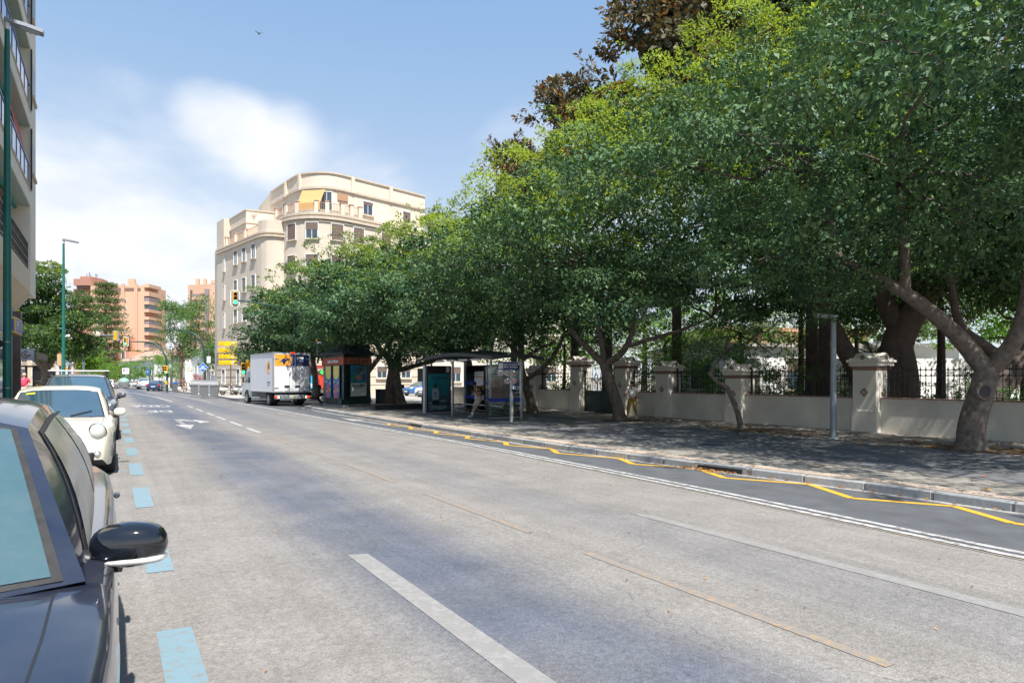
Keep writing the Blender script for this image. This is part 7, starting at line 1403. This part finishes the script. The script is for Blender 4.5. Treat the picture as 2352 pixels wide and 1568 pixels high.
def face_obj(nm, A, B, s, z, out, w_, h_, fn, par=t):
    loc, rz = on_face(A, B, s, z, out); b = MB(); fn(b, w_, h_); return b.build(nm, par, loc, rz)
YP = mat('poster_lemon', (.78, .66, .12), .5, var=.12, vscale=3); BP = mat('poster_blue', (.03, .14, .42), .5, var=.5, vscale=3); RP = mat('poster_coral', (.62, .10, .06), .5)
def banner(b, w_, h_):
    b.box(-w_/2, w_/2, -.02, 0, 0, h_, BP); n = 10; pts = [(-w_*.44, h_*.99), (-w_*.44, h_*.72)]+[(-w_*.44*math.cos(math.pi*k/n), h_*.72-h_*.14*math.sin(math.pi*k/n)) for k in range(1, n)]+[(w_*.44, h_*.72), (w_*.44, h_*.99)]
    b.add([(x, -.024, z) for x, z in pts], [tuple(range(len(pts)))], YP); b.box(-w_*.18, w_*.18, -.026, -.021, 0, h_*.42, RP)
    for x, z in ((-.3, .5), (.28, .46), (-.28, .2), (.3, .24)): b.box((x-.07)*w_, (x+.07)*w_, -.025, -.021, z*h_-.06, z*h_+.06, YP)
for s in (.24, .66): face_obj('poster', FL_, FC, s, .50, .02, 1.05 if s < .5 else 1.1, 1.95, banner)
face_obj('door_panel', FL_, FC, .5, .1, .0, 3.0, .36, lambda b, w_, h_: [b.box(x, x+.42, -.02, 0, 0, h_, KG) for x in (-1.4, -.9, -.4, .1, .6, 1.0)])
def muy(b, w_, h_):
    b.box(-w_/2-.08, w_/2+.08, -.03, 0, -.08, h_+.08, KG); b.box(-w_/2, w_/2, -.04, -.031, 0, h_*.42, mat('poster_bone', (.62, .66, .64), .4)); b.box(-w_/2, w_/2, -.04, -.031, h_*.42, h_, mat('poster_sea', (.02, .20, .34), .3, var=.6, vscale=2))
q = face_obj('poster_case', FC, FR, .5, .62, .03, 1.55, 1.85, muy); text('Muy de BBVA', .22, NAVY, q, (0, -.045, .63), (R(90), 0, 0), bold=.006); text('la forma de ser de los que hacen', .06, NAVY, q, (0, -.045, .50), (R(90), 0, 0))
b = MB(); SK = mat('skin', (.45, .25, .17), .6); b.ell((.25, -.045, 1.45), (.12, .004, .17), SK, 14, 8); b.ell((.25, -.047, 1.56), (.13, .004, .09), BLK, 12, 6); b.ell((.05, -.044, 1.12), (.42, .004, .15), SK, 14, 8); b.ell((.48, -.046, 1.15), (.24, .004, .20), mat('poster_shirt', (.02, .08, .3), .6), 12, 8); b.ell((-.55, -.047, 1.18), (.16, .004, .14), mat('poster_ball', (.01, .25, .12), .6), 12, 8); b.build('poster_art', q)
loc, rz = on_face(FL_, FC, .52, 2.71, .08); text('Quiosco Miramar', .27, W_, t, loc, (R(90), 0, rz), bold=.008)
for s in (.28, .72):
    loc, rz = on_face(FC, FR, s, 2.71, .09); b = MB(); k = .45; h2 = .15
    for x0, x1, z0_, z1_ in ((-k, k, h2-.012, h2), (-k, k, -h2, -h2+.012), (-k, -k+.012, -h2, h2), (k-.012, k, -h2, h2)): b.box(x0, x1, -.004, 0, z0_, z1_, W_)
    b.build('fascia_frame', t, loc, rz)
p = Vector((11.0, 41.6, 3.2)); t = thing('thermometer_sign', 'small clock display on a short pole at the left end of the kiosk roof', 'sign', p, FACE); tube_obj('pole', t, [(0, 0, -.15), (0, 0, .72)], .035, GREYM, 6); b = MB(); b.cbox((.14, 0, .62), (.48, .08, .20), BLK, bev=.01); b.build('display', t); text('17:58', .15, mat('digits', (.8, .8, .85), .4, emit=.6), t, (.14, -.045, .62), (R(90), 0, 0)); b = MB(); b.cbox((-.02, 0, .80), (.14, .06, .14), YEL); b.build('lamp', t)
b = MB(); b.cbox((0, 0, .5), (.5, .42, 1.0), mat('cabinet', (.05, .08, .09), .6), bev=.02); b.cbox((0, 0, 1.02), (.54, .46, .05), BLK, bev=.01); tag(b.build('electrical_cabinet', None, at(874, 931), .5), 'dark electrical cabinet between the kiosk and the double trunk', 'cabinet')
A_, B_ = at(862, 941), at(974, 940); b = MB(); L = (B_-A_).length; b.box(0, L, 0, .5, 0, .22, BLK); b.box(-.05, L+.05, -.05, .55, .22, .30, DKMETAL); tag(b.build('bench', None, A_, math.atan2(B_.y-A_.y, B_.x-A_.x)), 'low black bench slab under the double-trunked tree', 'bench')
b = MB(); M = Matrix.Translation((0, 0, 1.15)) @ Matrix.Rotation(R(-14), 4, 'Y'); b.box(-.75, .35, -.12, .12, -.12, .12, BLK, M); p = at(912, 930); tag(b.build('strapped_bag', None, (p.x-.1, p.y-.55, p.z), FACE), 'black bundle strapped across the double trunk', 'bag')
p = at(971, 930); t = thing('bollard_sign', 'slim brown post with a grey plate left of the bus shelter', 'sign', p, FACE); tube_obj('post', t, [(0, 0, 0), (0, 0, .62), (0, 0, .64), (0, 0, 1.9)], [.09, .09, .035, .035], BRN, 8); b = MB(); b.cbox((-.12, -.05, 1.95), (.42, .04, .85), GREYM, bev=.01); b.build('plate', t)
# ------------------------------------------------------------------ bus shelter
SGL = glass_mat('shelter_glass', (.80, .90, .90), .86); t = thing('bus_shelter', 'glass bus shelter with a dark arched roof and blue bands on its panes', 'bus shelter', (0, 0, -.14)); SF_ = mat('shelter_frame', (.035, .042, .048), .5, .3); SBL = mat('band_blue', (.01, .03, .28), .4)
YR, YL, XB, XFR = 23.4, 28.6, 14.75, 13.1
def roof(u, v):
    y = YR-1.0+(29.9-YR+1.0)*u; x = 12.75+2.5*v; return Vector((x, y, 2.60+.22*math.sin(math.pi*min(1, u*1.0))+.12*math.sin(math.pi*v)+.05*u))
b = MB(); b.grid(roof, 16, 6, SF_); b.grid(lambda u, v: roof(u, v)-Vector((0, 0, .10)), 16, 6, KROOF); b.add([roof(i/16, 0) for i in range(17)]+[roof(i/16, 0)-Vector((0, 0, .14)) for i in range(17)], [(i, i+1, 18+i, 17+i) for i in range(16)], SF_); b.add([roof(0, v/4) for v in range(5)]+[roof(0, v/4)-Vector((0, 0, .14)) for v in range(5)], [(i, i+1, 6+i, 5+i) for i in range(4)], SF_); rf = b.build('roof', t)
for k in range(5): b = MB(); y = YR-.4+k*1.15; b.ell((12.95, y, 2.52), (.10, .48, .05), W_, 12, 5, None, .8); b.build('roof_lens', rf)
b = MB()
for x, y in ((XFR+.2, 27.0), (XB, YL), (XB, YR), (XB, 26.0)): b.cbox((x, y, 1.28), (.09, .11, 2.56), STEEL, bev=.015)
b.build('post', t)
for i, (ya, yb) in enumerate(((YR+.06, 25.95), (26.05, YL-.06))):
    b = MB(); b.box(XB-.008, XB+.008, ya, yb, .12, 2.35, SGL); pn = b.build('glass_panel', t)
    for z in (.75, 1.42): b = MB(); b.box(XB-.012, XB-.009, ya, yb, z, z+.16, SBL); b.build('blue_band', pn)
b = MB(); b.box(XFR, XB-.06, YR-.008, YR+.008, .10, 2.42, SGL); pn = b.build('glass_panel', t)
for z in (.75,): b = MB(); b.box(XFR+.05, XB-.06, YR-.012, YR-.009, z, z+.16, SBL); b.build('blue_band', pn)
b = MB(); b.box(XFR-.012, XFR+.012, YR-.012, YR+.012, 0, 2.5, SF_); b.box(XFR, XB, YR-.012, YR+.012, 2.40, 2.43, STEEL); b.box(XFR, XB, YR-.02, YR+.02, .07, .11, STEEL); b.build('panel_frame', t)
b = MB(); b.box(XB-.06, XB-.03, 26.6, 27.5, .72, 2.05, STEEL); mp_ = b.build('map_case', t); b = MB(); b.box(XB-.075, XB-.062, 26.65, 27.45, .78, 1.8, W_)
for k in range(3): b.box(XB-.078, XB-.075, 26.68+k*.26, 26.90+k*.26, .82, 1.72, mat('map_print', (.55, .62, .72), .5, var=.3, vscale=14)); 
b.box(XB-.078, XB-.075, 26.65, 27.45, 1.76, 1.80, RED); b.build('map_print', mp_)
b = MB(); b.box(XFR+.3, XFR+1.1, YR+.2, YR+.21, .9, 1.9, mat('ad_red', (.45, .16, .14), .5, var=.3, vscale=4)); b.build('notice', t)
b = MB(); 
for x in (14.10, 14.22, 14.34): b.tube([(x, YR+.3, .52), (x, 28.2, .52)], .028, CHROME, 8)
for y in (YR+.4, 25.2, 26.8, 28.1):
    for s_ in (-1, 1): b.tube([(14.22, y, .50), (14.22+.1, y+.25*s_, .30), (XB-.05, y+.3*s_, .22)], .018, STEEL, 6)
b.tube([(XB-.1, YR+.2, .22), (XB-.1, 28.3, .22)], .022, STEEL, 6); b.tube([(14.0, YR+.25, .52), (14.4, YR+.25, .52)], .07, SF_, 10); b.build('bench', t)
# poster case at the far end of the shelter
p = at(979, 949); t = thing('poster_case', 'teal poster case at the left end of the bus shelter showing a sitting figure', 'poster case', (p.x, p.y, p.z), R(2)); W2, H2 = 1.38, 2.34
b = MB(); b.box(0, W2, 0, .16, .06, H2, SF_); b.build('case', t); b = MB(); b.box(-.09, .0, -.03, .19, 0, H2+.04, mat('post_light', (.42, .47, .50), .4, .4)); b.build('post', t)
b = MB(); b.box(.10, W2-.10, -.006, 0, .14, 1.94, mat('poster_teal', (.005, .17, .20), .2, var=.35, vscale=1.4)); ps = b.build('poster', t); b = MB(); b.box(.10, W2-.10, -.006, 0, 2.02, 2.29, BLK); b.box(1.10, 1.27, -.010, -.006, 2.03, 2.28, W_); b.build('header', t)
b = MB(); FIG = mat('poster_grey', (.28, .32, .34), .5); DKP = mat('poster_dark', (.004, .02, .03), .4); rk = mat('poster_rock', (.03, .07, .085), .4, var=.7, vscale=9); rl_ = mat('poster_foam', (.16, .24, .25), .4, var=.5, vscale=7)
def pe(cx, cz, rx, rz_, m, y): b.ell((cx, y, cz), (rx, .0015, rz_), m, 16, 8, None, .9)
b.add([(x, -.009, z) for x, z in ((.10, .14), (W2-.10, .14), (W2-.10, 1.0), (1.0, .86), (.8, .92), (.6, .80), (.3, .84), (.10, .74))], [tuple(range(8))], rk)
for (a, c, d, e) in ((.45, .32, .30, .06), (.9, .30, .26, .07), (.95, .6, .24, .05), (.25, .5, .13, .05), (.75, .22, .3, .04), (.3, .2, .15, .04)): pe(a, c, d, e, rl_, -.012)
pe(.50, .92, .20, .38, FIG, -.015); pe(.50, 1.33, .085, .11, DKP, -.018); pe(.50, 1.46, .03, .04, DKP, -.018); pe(.52, .52, .20, .14, DKP, -.018); pe(.50, .98, .09, .03, DKP, -.018); pe(.50, .86, .08, .02, DKP, -.018); b.build('poster_art', ps)
text('Clínica Dental', .17, mat('poster_ink', (.004, .06, .08), .4), ps, (.69, -.012, 1.74), (R(90), 0, 0), bold=.003)
# bus stop flag
p = at(1175, 969); t = thing('bus_stop_sign', 'bus stop pole with a navy name board and red line numbers, N1 lowest', 'sign', p, FACE*.6); tube_obj('pole', t, [(0, 0, 0), (0, 0, 1.30), (0, 0, 2.34)], [.075, .07, .065], mat('pole_pale', (.42, .43, .40), .5, .3), 12)
b = MB(); b.cbox((-.165, -.09, 2.22), (.82, .03, .29), NAVY, bev=.008); pn = b.build('name_board', t); b = MB(); b.box(-.55, -.37, -.109, -.106, 2.11, 2.33, mat('decal_grey', (.55, .56, .56), .5)); b.build('logo_plate', pn); text('PASEO DE REDING', .072, W_, pn, (-.06, -.108, 2.265), (R(90), 0, 0)); text('HOTEL MIRAMAR', .072, W_, pn, (-.06, -.108, 2.17), (R(90), 0, 0))
DG = mat('disc_grey', (.50, .50, .49), .5); DR = mat('digit_red', (.40, .03, .05), .5)
for s_, x, z in (('3', -.46, 1.92), ('11', -.20, 1.93), ('32', .07, 1.92), ('34', -.20, 1.62), ('35', .07, 1.63), ('N1', .06, 1.34)):
    b = MB(); nb = s_ == 'N1'; b.lathe([(.001, 0), (.118, 0), (.118, .02), (.001, .02)], NAVY if nb else DG, 22, (x, -.11, z), 'Y'); dd = b.build('line_disc', t); text(s_, .165, W_ if nb else DR, dd, (x, -.117, z), (R(90), 0, 0), bold=.002)
# ------------------------------------------------------------------ bins and far railing
CONG = mat('container_grey', (.17, .175, .18), .5, var=.08, vscale=3); 
def container(label, p, rz, s=1.0):
    t = thing('waste_container', label, 'waste container', p, rz, 'grey waste containers on the kerb'); t.scale = (.86*s, .86*s, .92*s)
    b = MB(); b.add([(-.72, -.45, .05), (.72, -.45, .05), (.72, .45, .05), (-.72, .45, .05), (-.86, -.58, 1.02), (.86, -.58, 1.02), (.86, .58, 1.02), (-.86, .58, 1.02)], [(3, 2, 1, 0), (0, 1, 5, 4), (1, 2, 6, 5), (2, 3, 7, 6), (3, 0, 4, 7), (4, 5, 6, 7)], CONG)
    b.build('body', t); b = MB(); b.cbox((0, 0, 1.04), (1.84, 1.26, .06), mat('container_rim', (.12, .125, .13), .5), bev=.03); b.build('rim', t)
    b = MB(); n = 8; vs = [(sx*.88*(1-.10*math.sin(math.pi*k/n)), -.60*math.cos(math.pi*k/n), 1.08+.46*math.sin(math.pi*k/n)) for sx in (-1, 1) for k in range(n+1)]; b.add(vs, [(k, n+1+k, n+2+k, k+1) for k in range(n)], CONG, True); b.add(vs, [tuple(range(n, -1, -1)), tuple(range(n+1, 2*n+2))], CONG); b.build('lid', t)
    b = MB(); b.box(-.06, .06, -.64, -.56, .35, 1.1, GREYM); b.box(-.07, .07, -.60, -.57, .12, .30, mat('decal_grey', (.55, .56, .56), .5)); b.build('lever', t); return t
container('big grey waste container, the right-hand one nearer the camera', at(482, 911), R(-12)); container('big grey waste container, half hidden behind the nearer one', at(457, 908), R(-8))
p = atd(285, 104); t = thing('recycling_bin', 'grey bottle bank with a pale green domed top beside the motorcycles', 'recycling bin', (p.x, p.y, -.1)); b = MB(); b.lathe([(.62, 0), (.72, .5), (.75, 1.0), (.73, 1.1)], CONG, 20); b.build('body', t); b = MB(); b.lathe([(.75, 1.1), (.68, 1.4), (.45, 1.66), (.001, 1.75)], mat('dome_green', (.22, .40, .30), .5), 20); b.build('dome', t)
t = thing('railing', 'dark railing at the pavement edge behind the far woman', 'railing', (0, 0, 0)); A_, B_ = at(396, 897), at(442, 898); b = MB()
for z in (.35, .65, 1.0): b.tube([A_+Vector((0, 0, z)), B_+Vector((0, 0, z))], .03, IRON, 5)
b.build('rail', t)
for i in range(8): q = A_.lerp(B_, i/7); tube_obj('post', t, [(0, 0, 0), (0, 0, 1.05)], .04, IRON, 6, loc=q)
for px in (437, 411): b = MB(); b.ell((0, 0, .28), (.3, .3, .28), PILM, 16, 10); tag(b.build('stone_ball', None, at(px, 898)), 'round pale stone ball %s the far woman' % ('right of' if px > 420 else 'left of'), 'bollard')
# left pavement: poster case, brown post, planter
p = atd(92, 58); t = thing('poster_case', 'dark poster case on the left pavement showing a sale notice', 'poster case', (p.x, p.y, .13), FACE); b = MB(); b.cbox((0, 0, 1.25), (1.26, .16, 2.4), BLK, bev=.02); b.build('case', t); b = MB(); b.box(-.52, .52, -.09, -.082, .2, 2.1, mat('poster_night', (.05, .045, .05), .3, var=.6, vscale=2)); b.box(-.52, .52, -.094, -.091, .2, .62, mat('poster_purple', (.15, .05, .22), .4)); b.box(-.30, .30, -.096, -.091, .72, .95, YEL); b.build('poster', t); text('-40%', .2, BLK, t, (0, -.10, .83), (R(90), 0, 0), bold=.006); text('IN CORDOBA', .13, W_, t, (0, -.095, 1.2), (R(90), 0, 0))
t = thing('bus_shelter', 'dark glass bus shelter on the left pavement behind the man in pink', 'bus shelter', (atd(64, 58).x, atd(64, 58).y, .13), FACE); b = MB()
for x in (-1.2, -.1, .8): b.box(x-.04, x+.04, -.04, .04, 0, 2.45, BLK); b.box(x-.04, x+.04, 1.3, 1.38, 0, 2.45, BLK)
b.build('post', t); b = MB(); b.box(-1.4, 1.2, -.3, 1.6, 2.45, 2.58, BLK); b.build('roof', t); b = MB(); b.box(-1.16, -.14, -.01, .01, .3, 2.3, glass_mat('dark_glass', (.35, .4, .4), .8)); b.build('glass_panel', t)
p = atd(138, 47); t = thing('marker_post', 'brown post with a tan lantern head behind the roof bars of the dark off-roader', 'post', (p.x, p.y, .13), FACE); tube_obj('post', t, [(0, 0, 0), (0, 0, 2.9)], .06, BRN, 8); b = MB(); b.prism([(-.13, -.12), (.13, -.12), (.15, .12), (-.15, .12)], 2.35, 3.2, mat('lantern_tan', (.50, .33, .17), .5)); b.prism([(-.08, -.07), (.08, -.07), (.08, .07), (-.08, .07)], 3.2, 3.32, BRN); b.build('head', t)
p = atd(43, 30); t = thing('potted_plant', 'clipped round plant in a dark pot beside the stone pillar', 'plant', (p.x, p.y, .13)); b = MB(); b.lathe([(.001, 0), (.20, 0), (.26, .42), (.23, .42), (.22, .36), (.001, .36)], BLK, 16); b.build('pot', t); link('foliage', leaf_mesh('foliage', np.array([[.0+.12*math.cos(a), .12*math.sin(a), .52+.08*(i % 2), .2] for i, a in enumerate(np.arange(0, 6.2, .5))]), np.array([[math.cos(a), math.sin(a), .6] for a in np.arange(0, 6.2, .5)]), 50, .06, [LGR], seed=5), t)
# ------------------------------------------------------------------ people
def skin(name, verts, edges, rad, m, par, sub=1, root=0):
    me = bpy.data.meshes.new(name); me.from_pydata(verts, edges, []); o = bpy.data.objects.new(name, me); COL.objects.link(o)
    md = o.modifiers.new('s', 'SKIN'); md.use_smooth_shade = True; sv = me.skin_vertices[0].data if me.skin_vertices else None
    if sv is None: bpy.context.view_layer.update(); me.attributes.new('x', 'FLOAT', 'POINT'); sv = me.skin_vertices[0].data
    for i, r in enumerate(rad): sv[i].radius = (r if isinstance(r, tuple) else (r, r)); sv[i].use_root = (i == root)
    s2_ = o.modifiers.new('b', 'SUBSURF'); s2_.levels = s2_.render_levels = sub
    dg = bpy.context.evaluated_depsgraph_get(); dg.update(); m2 = bpy.data.meshes.new_from_object(o.evaluated_get(dg)); bpy.data.objects.remove(o); m2.materials.clear(); m2.materials.append(m)
    for p_ in m2.polygons: p_.use_smooth = True
    m2.name = name; return link(name, m2, par)
def person(label, loc, rz, J, cloth, H=1.7, group=None):
    """J: joints facing -y, metres; cloth: dict of (colour) for top, bottom, shoes, hair"""
    t = thing('person', label, 'person', loc, rz, group); k = H/1.7
    J = {a: Vector(v)*k for a, v in J.items()}; V = []; E = []; Rr = []; ix = {}
    def v(n, r): ix[n] = len(V); V.append(tuple(J[n]) if n in J else n); Rr.append(r); return ix[n]
    for n, r in (('pelvis', (.135, .10)), ('waist', (.12, .09)), ('chest', (.15, .105)), ('neck', (.052, .055)), ('jaw', (.060, .066)), ('head', (.078, .092)), ('crown', (.066, .08))): v(n, tuple(q*k for q in r))
    for a, c in zip(('pelvis', 'waist', 'chest', 'neck', 'jaw', 'head'), ('waist', 'chest', 'neck', 'jaw', 'head', 'crown')): E.append((ix[a], ix[c]))
    for s in 'lr':
        for n, r in (('sh', .058), ('el', .040), ('wr', .026), ('hp', .088), ('kn', .055), ('an', .036), ('to', .034)): v(n+s, r*k)
        E += [(ix['chest'], ix['sh'+s]), (ix['sh'+s], ix['el'+s]), (ix['el'+s], ix['wr'+s]), (ix['pelvis'], ix['hp'+s]), (ix['hp'+s], ix['kn'+s]), (ix['kn'+s], ix['an'+s]), (ix['an'+s], ix['to'+s])]
        d = (J['wr'+s]-J['el'+s]).normalized(); sd = d.cross(Vector((0, 1, 0))).normalized() if abs(d.y) < .9 else Vector((1, 0, 0)); up_ = sd.cross(d)
        pv = len(V); V.append(tuple(J['wr'+s]+d*.05*k)); Rr.append((.034*k, .016*k)); E.append((ix['wr'+s], pv))
        for f in range(5):
            o_ = (f-1.8)*.019*k; ln = (.055, .078, .085, .078, .062)[f]*k if f else .055*k; base = J['wr'+s]+d*(.085 if f else .05)*k+sd*(o_ if f else -.042*k); tip = base+d*ln*(.75 if f else .5)+sd*(0 if f else -.02*k)-up_*.02*k
            a_ = len(V); V.append(tuple(base)); Rr.append(.010*k); V.append(tuple(tip)); Rr.append(.008*k); E += [(pv, a_), (a_, a_+1)]
    body = skin('body', V, E, Rr, mat('skin_%s' % cloth.get('skin', 'a'), {'a': (.50, .29, .20), 'b': (.36, .20, .13)}[cloth.get('skin', 'a')], .55), t)
    hd = J['head']; fw = Vector(cloth.get('face', (0, -1, -.1))).normalized(); M = fw.to_track_quat('-Y', 'Z').to_matrix().to_4x4(); b = MB(); sk = mat('skin_a', (.5, .29, .2), .55)
    b.ell(hd+(M @ Vector((0, -.100, -.012)))*k, (.013*k, .018*k, .022*k), sk, 8, 6)
    for s in (-1, 1): b.ell(hd+(M @ Vector((s*.088, .0, -.01)))*k, (.010*k, .02*k, .03*k), sk, 8, 6)
    b.build('nose_and_ears', body); b = MB()
    for s in (-1, 1): b.ell(hd+(M @ Vector((s*.032, -.088, .012)))*k, (.012*k, .006*k, .007*k), BLK, 8, 5)
    b.ell(hd+(M @ Vector((0, -.090, -.052)))*k, (.024*k, .006*k, .006*k), mat('lips', (.3, .1, .08), .6), 8, 5); b.build('eyes_and_mouth', body)
    b = MB(); hr = mat('hair_'+cloth['hairn'], cloth['hair'], .7); b.ell(hd+(M @ Vector((0, .022, .040)))*k, (.094*k, .105*k, .088*k), hr, 16, 10)
    if cloth.get('long'): b.ell(hd+(M @ Vector((0, .075, -.09)))*k, (.075*k, .045*k, .17*k), hr, 12, 8)
    b.build('hair', t)
    # top
    tp = cloth['top']; sl = cloth.get('sleeve', .6); V2 = [J['pelvis'], J['waist'], J['chest'], J['chest'].lerp(J['neck'], .72)]; R2 = [(.155, .118), (.142, .112), (.17, .125), (.072, .07)]; E2 = [(0, 1), (1, 2), (2, 3)]
    if cloth.get('belly'): R2[1] = (.17, .165); R2[0] = (.165, .15)
    for s in 'lr': i = len(V2); e_ = J['sh'+s].lerp(J['el'+s], sl) if sl <= 1 else J['el'+s].lerp(J['wr'+s], sl-1); V2 += [J['sh'+s]]; R2.append(.076); E2.append((2, i))
    for s, i in (('l', 4), ('r', 5)):
        if sl > 1: V2.append(J['el'+s]); R2.append(.062); E2.append((i, len(V2)-1)); i = len(V2)-1
        V2.append(J['sh'+s].lerp(J['el'+s], sl) if sl <= 1 else J['el'+s].lerp(J['wr'+s], sl-1)); R2.append(.068 if sl <= 1 else .045); E2.append((i, len(V2)-1))
    skin('shirt', [tuple(p) for p in V2], E2, [tuple(q*k for q in r) if isinstance(r, tuple) else r*k for r in R2], tp, t)
    lo = cloth['leg']; V3 = [J['pelvis'], J['pelvis'].lerp(J['waist'], .35)]; R3 = [(.16, .125), (.148, .118)]; E3 = [(0, 1)]
    for s in 'lr':
        i = len(V3); V3.append(J['hp'+s]); R3.append(.108); E3.append((0, i))
        if lo > 1: V3.append(J['kn'+s]); R3.append(.085); V3.append(J['kn'+s].lerp(J['an'+s], lo-1)); R3.append(.070); E3 += [(i, i+1), (i+1, i+2)]
        else: V3.append(J['hp'+s].lerp(J['kn'+s], lo)); R3.append(.092); E3.append((i, i+1))
    skin('trousers' if lo > 1 else 'shorts', [tuple(p) for p in V3], E3, [tuple(q*k for q in r) if isinstance(r, tuple) else r*k for r in R3], cloth['bottom'], t)
    for s in 'lr':
        a, c = J['an'+s], J['to'+s]; d = (c-a); d.z = 0; d.normalize(); ang = math.atan2(d.y, d.x); M2 = Matrix.Rotation(ang, 4, 'Z'); b = MB(); ctr_ = a.lerp(c, .42); ctr_.z = min(a.z, c.z)+.0*k
        b.ell(ctr_, (.145*k, .052*k, .052*k), cloth['shoes'], 14, 8, M2, .85); b.build('shoe', t)
    return t, J, k
CL = lambda n, c: mat('cloth_'+n, c, .85, var=.12, vscale=14, bump=.3, bscale=30)
# woman walking away to the right, white top, mustard trousers
JW = dict(pelvis=(0, 0, .92), waist=(0, .0, 1.08), chest=(0, -.01, 1.30), neck=(0, -.01, 1.46), jaw=(0, -.03, 1.53), head=(0, -.03, 1.60), crown=(0, -.01, 1.66), shl=(.17, 0, 1.40), ell=(.24, .10, 1.14), wrl=(.25, -.02, .93), shr=(-.17, 0, 1.40), elr=(-.24, -.16, 1.20), wrr=(-.22, -.38, 1.08), hpl=(.09, 0, .90), knl=(.10, .03, .50), anl=(.10, .36, .14), tol=(.10, .28, .02), hpr=(-.09, 0, .90), knr=(-.10, -.22, .50), anr=(-.09, -.34, .09), tor=(-.09, -.52, .05))
t, J, k = person('woman in a white top and mustard trousers walking beside the forked tree', at(1452, 961), R(-62), JW, dict(top=CL('white', (.80, .78, .76)), bottom=CL('mustard', (.36, .26, .04)), shoes=CL('shoe_white', (.6, .6, .58)), hair=(.02, .013, .01), hairn='dark', sleeve=.9, leg=1.75, long=0), 1.60)
b = MB(); b.ell((0, 0, 0), (.05, .13, .12), mat('bag_olive', (.12, .09, .03), .6), 12, 8, None, .8); tag(b.build('handbag', None, Vector(t.location)+Vector((.22, .02, .86)), R(-62)), 'small olive shoulder bag worn by the walking woman', 'bag')
# young man leaning on the shelter bench, looking at a phone
JM = dict(pelvis=(0, .30, .88), waist=(0, .30, 1.03), chest=(0, .22, 1.24), neck=(0, .10, 1.40), jaw=(0, .0, 1.43), head=(0, -.03, 1.49), crown=(0, -.02, 1.56), shl=(.18, .18, 1.34), ell=(.20, .12, 1.06), wrl=(.06, -.14, 1.04), shr=(-.18, .18, 1.34), elr=(-.21, .10, 1.08), wrr=(-.05, -.12, 1.16), hpl=(.09, .28, .86), knl=(.11, -.02, .50), anl=(.09, -.30, .12), tol=(.09, -.50, .05), hpr=(-.09, .28, .86), knr=(-.10, .06, .49), anr=(-.10, -.14, .10), tor=(-.11, -.34, .04))
p = at(1082, 958); t, J, k = person('young man in a black shirt and beige shorts leaning on the bus shelter bench', (p.x+.15, p.y-.1, p.z), R(-72), JM, dict(top=CL('black', (.02, .022, .026)), bottom=CL('beige', (.52, .46, .36)), shoes=CL('shoe_grey', (.5, .48, .48)), hair=(.012, .009, .008), hairn='black', sleeve=.75, leg=.95, face=(0, -.8, -.6)), 1.66)
b = MB(); b.ell((0, .46, 1.20), (.15, .11, .22), mat('pack_black', (.02, .02, .022), .7), 14, 10, None, .75); bp_ = b.build('rucksack'); bp_.location = t.location; bp_.rotation_euler = t.rotation_euler; tag(bp_, 'black and ochre rucksack on the back of the leaning young man', 'rucksack'); b = MB(); b.ell((0, .40, 1.29), (.16, .12, .13), mat('pack_ochre', (.55, .28, .03), .7), 14, 8, None, .8)
for s in (-1, 1): b.tube([(s*.12, .36, 1.38), (s*.12, .17, 1.40), (s*.13, .10, 1.24), (s*.13, .20, 1.05)], .022, mat('pack_ochre', (.55, .28, .03), .7), 6)
b.build('top_pocket', bp_)
for s in (-1, 1): b = MB(); b.tube([J['an'+('l' if s > 0 else 'r')]+Vector((0, 0, -.04)), J['an'+('l' if s > 0 else 'r')]+Vector((0, .05, .10))], .044, W_, 8); b.build('sock', t)
b = MB(); b.cbox((.01, -.2, 1.12), (.075, .012, .15), BLK, bev=.004); ph = b.build('phone'); ph.location = t.location; ph.rotation_euler = t.rotation_euler; tag(ph, 'dark phone held up by the leaning young man', 'phone')
# man in a pink shirt on the left pavement
JS = dict(pelvis=(0, 0, .92), waist=(0, .0, 1.08), chest=(0, 0, 1.30), neck=(0, 0, 1.46), jaw=(0, -.02, 1.53), head=(0, -.02, 1.60), crown=(0, 0, 1.67), shl=(.19, 0, 1.40), ell=(.27, .05, 1.14), wrl=(.17, -.16, .98), shr=(-.19, 0, 1.40), elr=(-.26, .04, 1.12), wrr=(-.26, -.03, .87), hpl=(.09, 0, .90), knl=(.10, -.02, .50), anl=(.11, .04, .09), tol=(.12, -.13, .03), hpr=(-.09, 0, .90), knr=(-.10, -.10, .50), anr=(-.10, -.10, .09), tor=(-.11, -.28, .03))
p = atd(56, 38); person('bald man in a bright pink shirt and pale shorts on the left pavement', (p.x, p.y, .13), FACE+R(10), JS, dict(top=CL('pink', (.72, .06, .13)), bottom=CL('pale', (.52, .48, .42)), shoes=CL('shoe_dk', (.05, .05, .05)), hair=(.55, .40, .32), hairn='bald', sleeve=.85, leg=.95, belly=1), 1.74)
p = at(423, 899); person('woman in a grey top and black shorts seen from behind, far pavement', p, FACE+R(170), JS, dict(top=CL('grey', (.10, .11, .12)), bottom=CL('black', (.02, .022, .026)), shoes=CL('shoe_dk', (.05, .05, .05)), hair=(.03, .018, .012), hairn='brown', sleeve=.1, leg=.35, long=1), 1.66)
p = at(404, 898); person('small dark-clothed person standing by the far railing', p, FACE+R(150), JS, dict(top=CL('dusk', (.05, .06, .10)), bottom=CL('black', (.02, .022, .026)), shoes=CL('shoe_dk', (.05, .05, .05)), hair=(.03, .018, .012), hairn='brown', sleeve=.9, leg=1.8), 1.45)
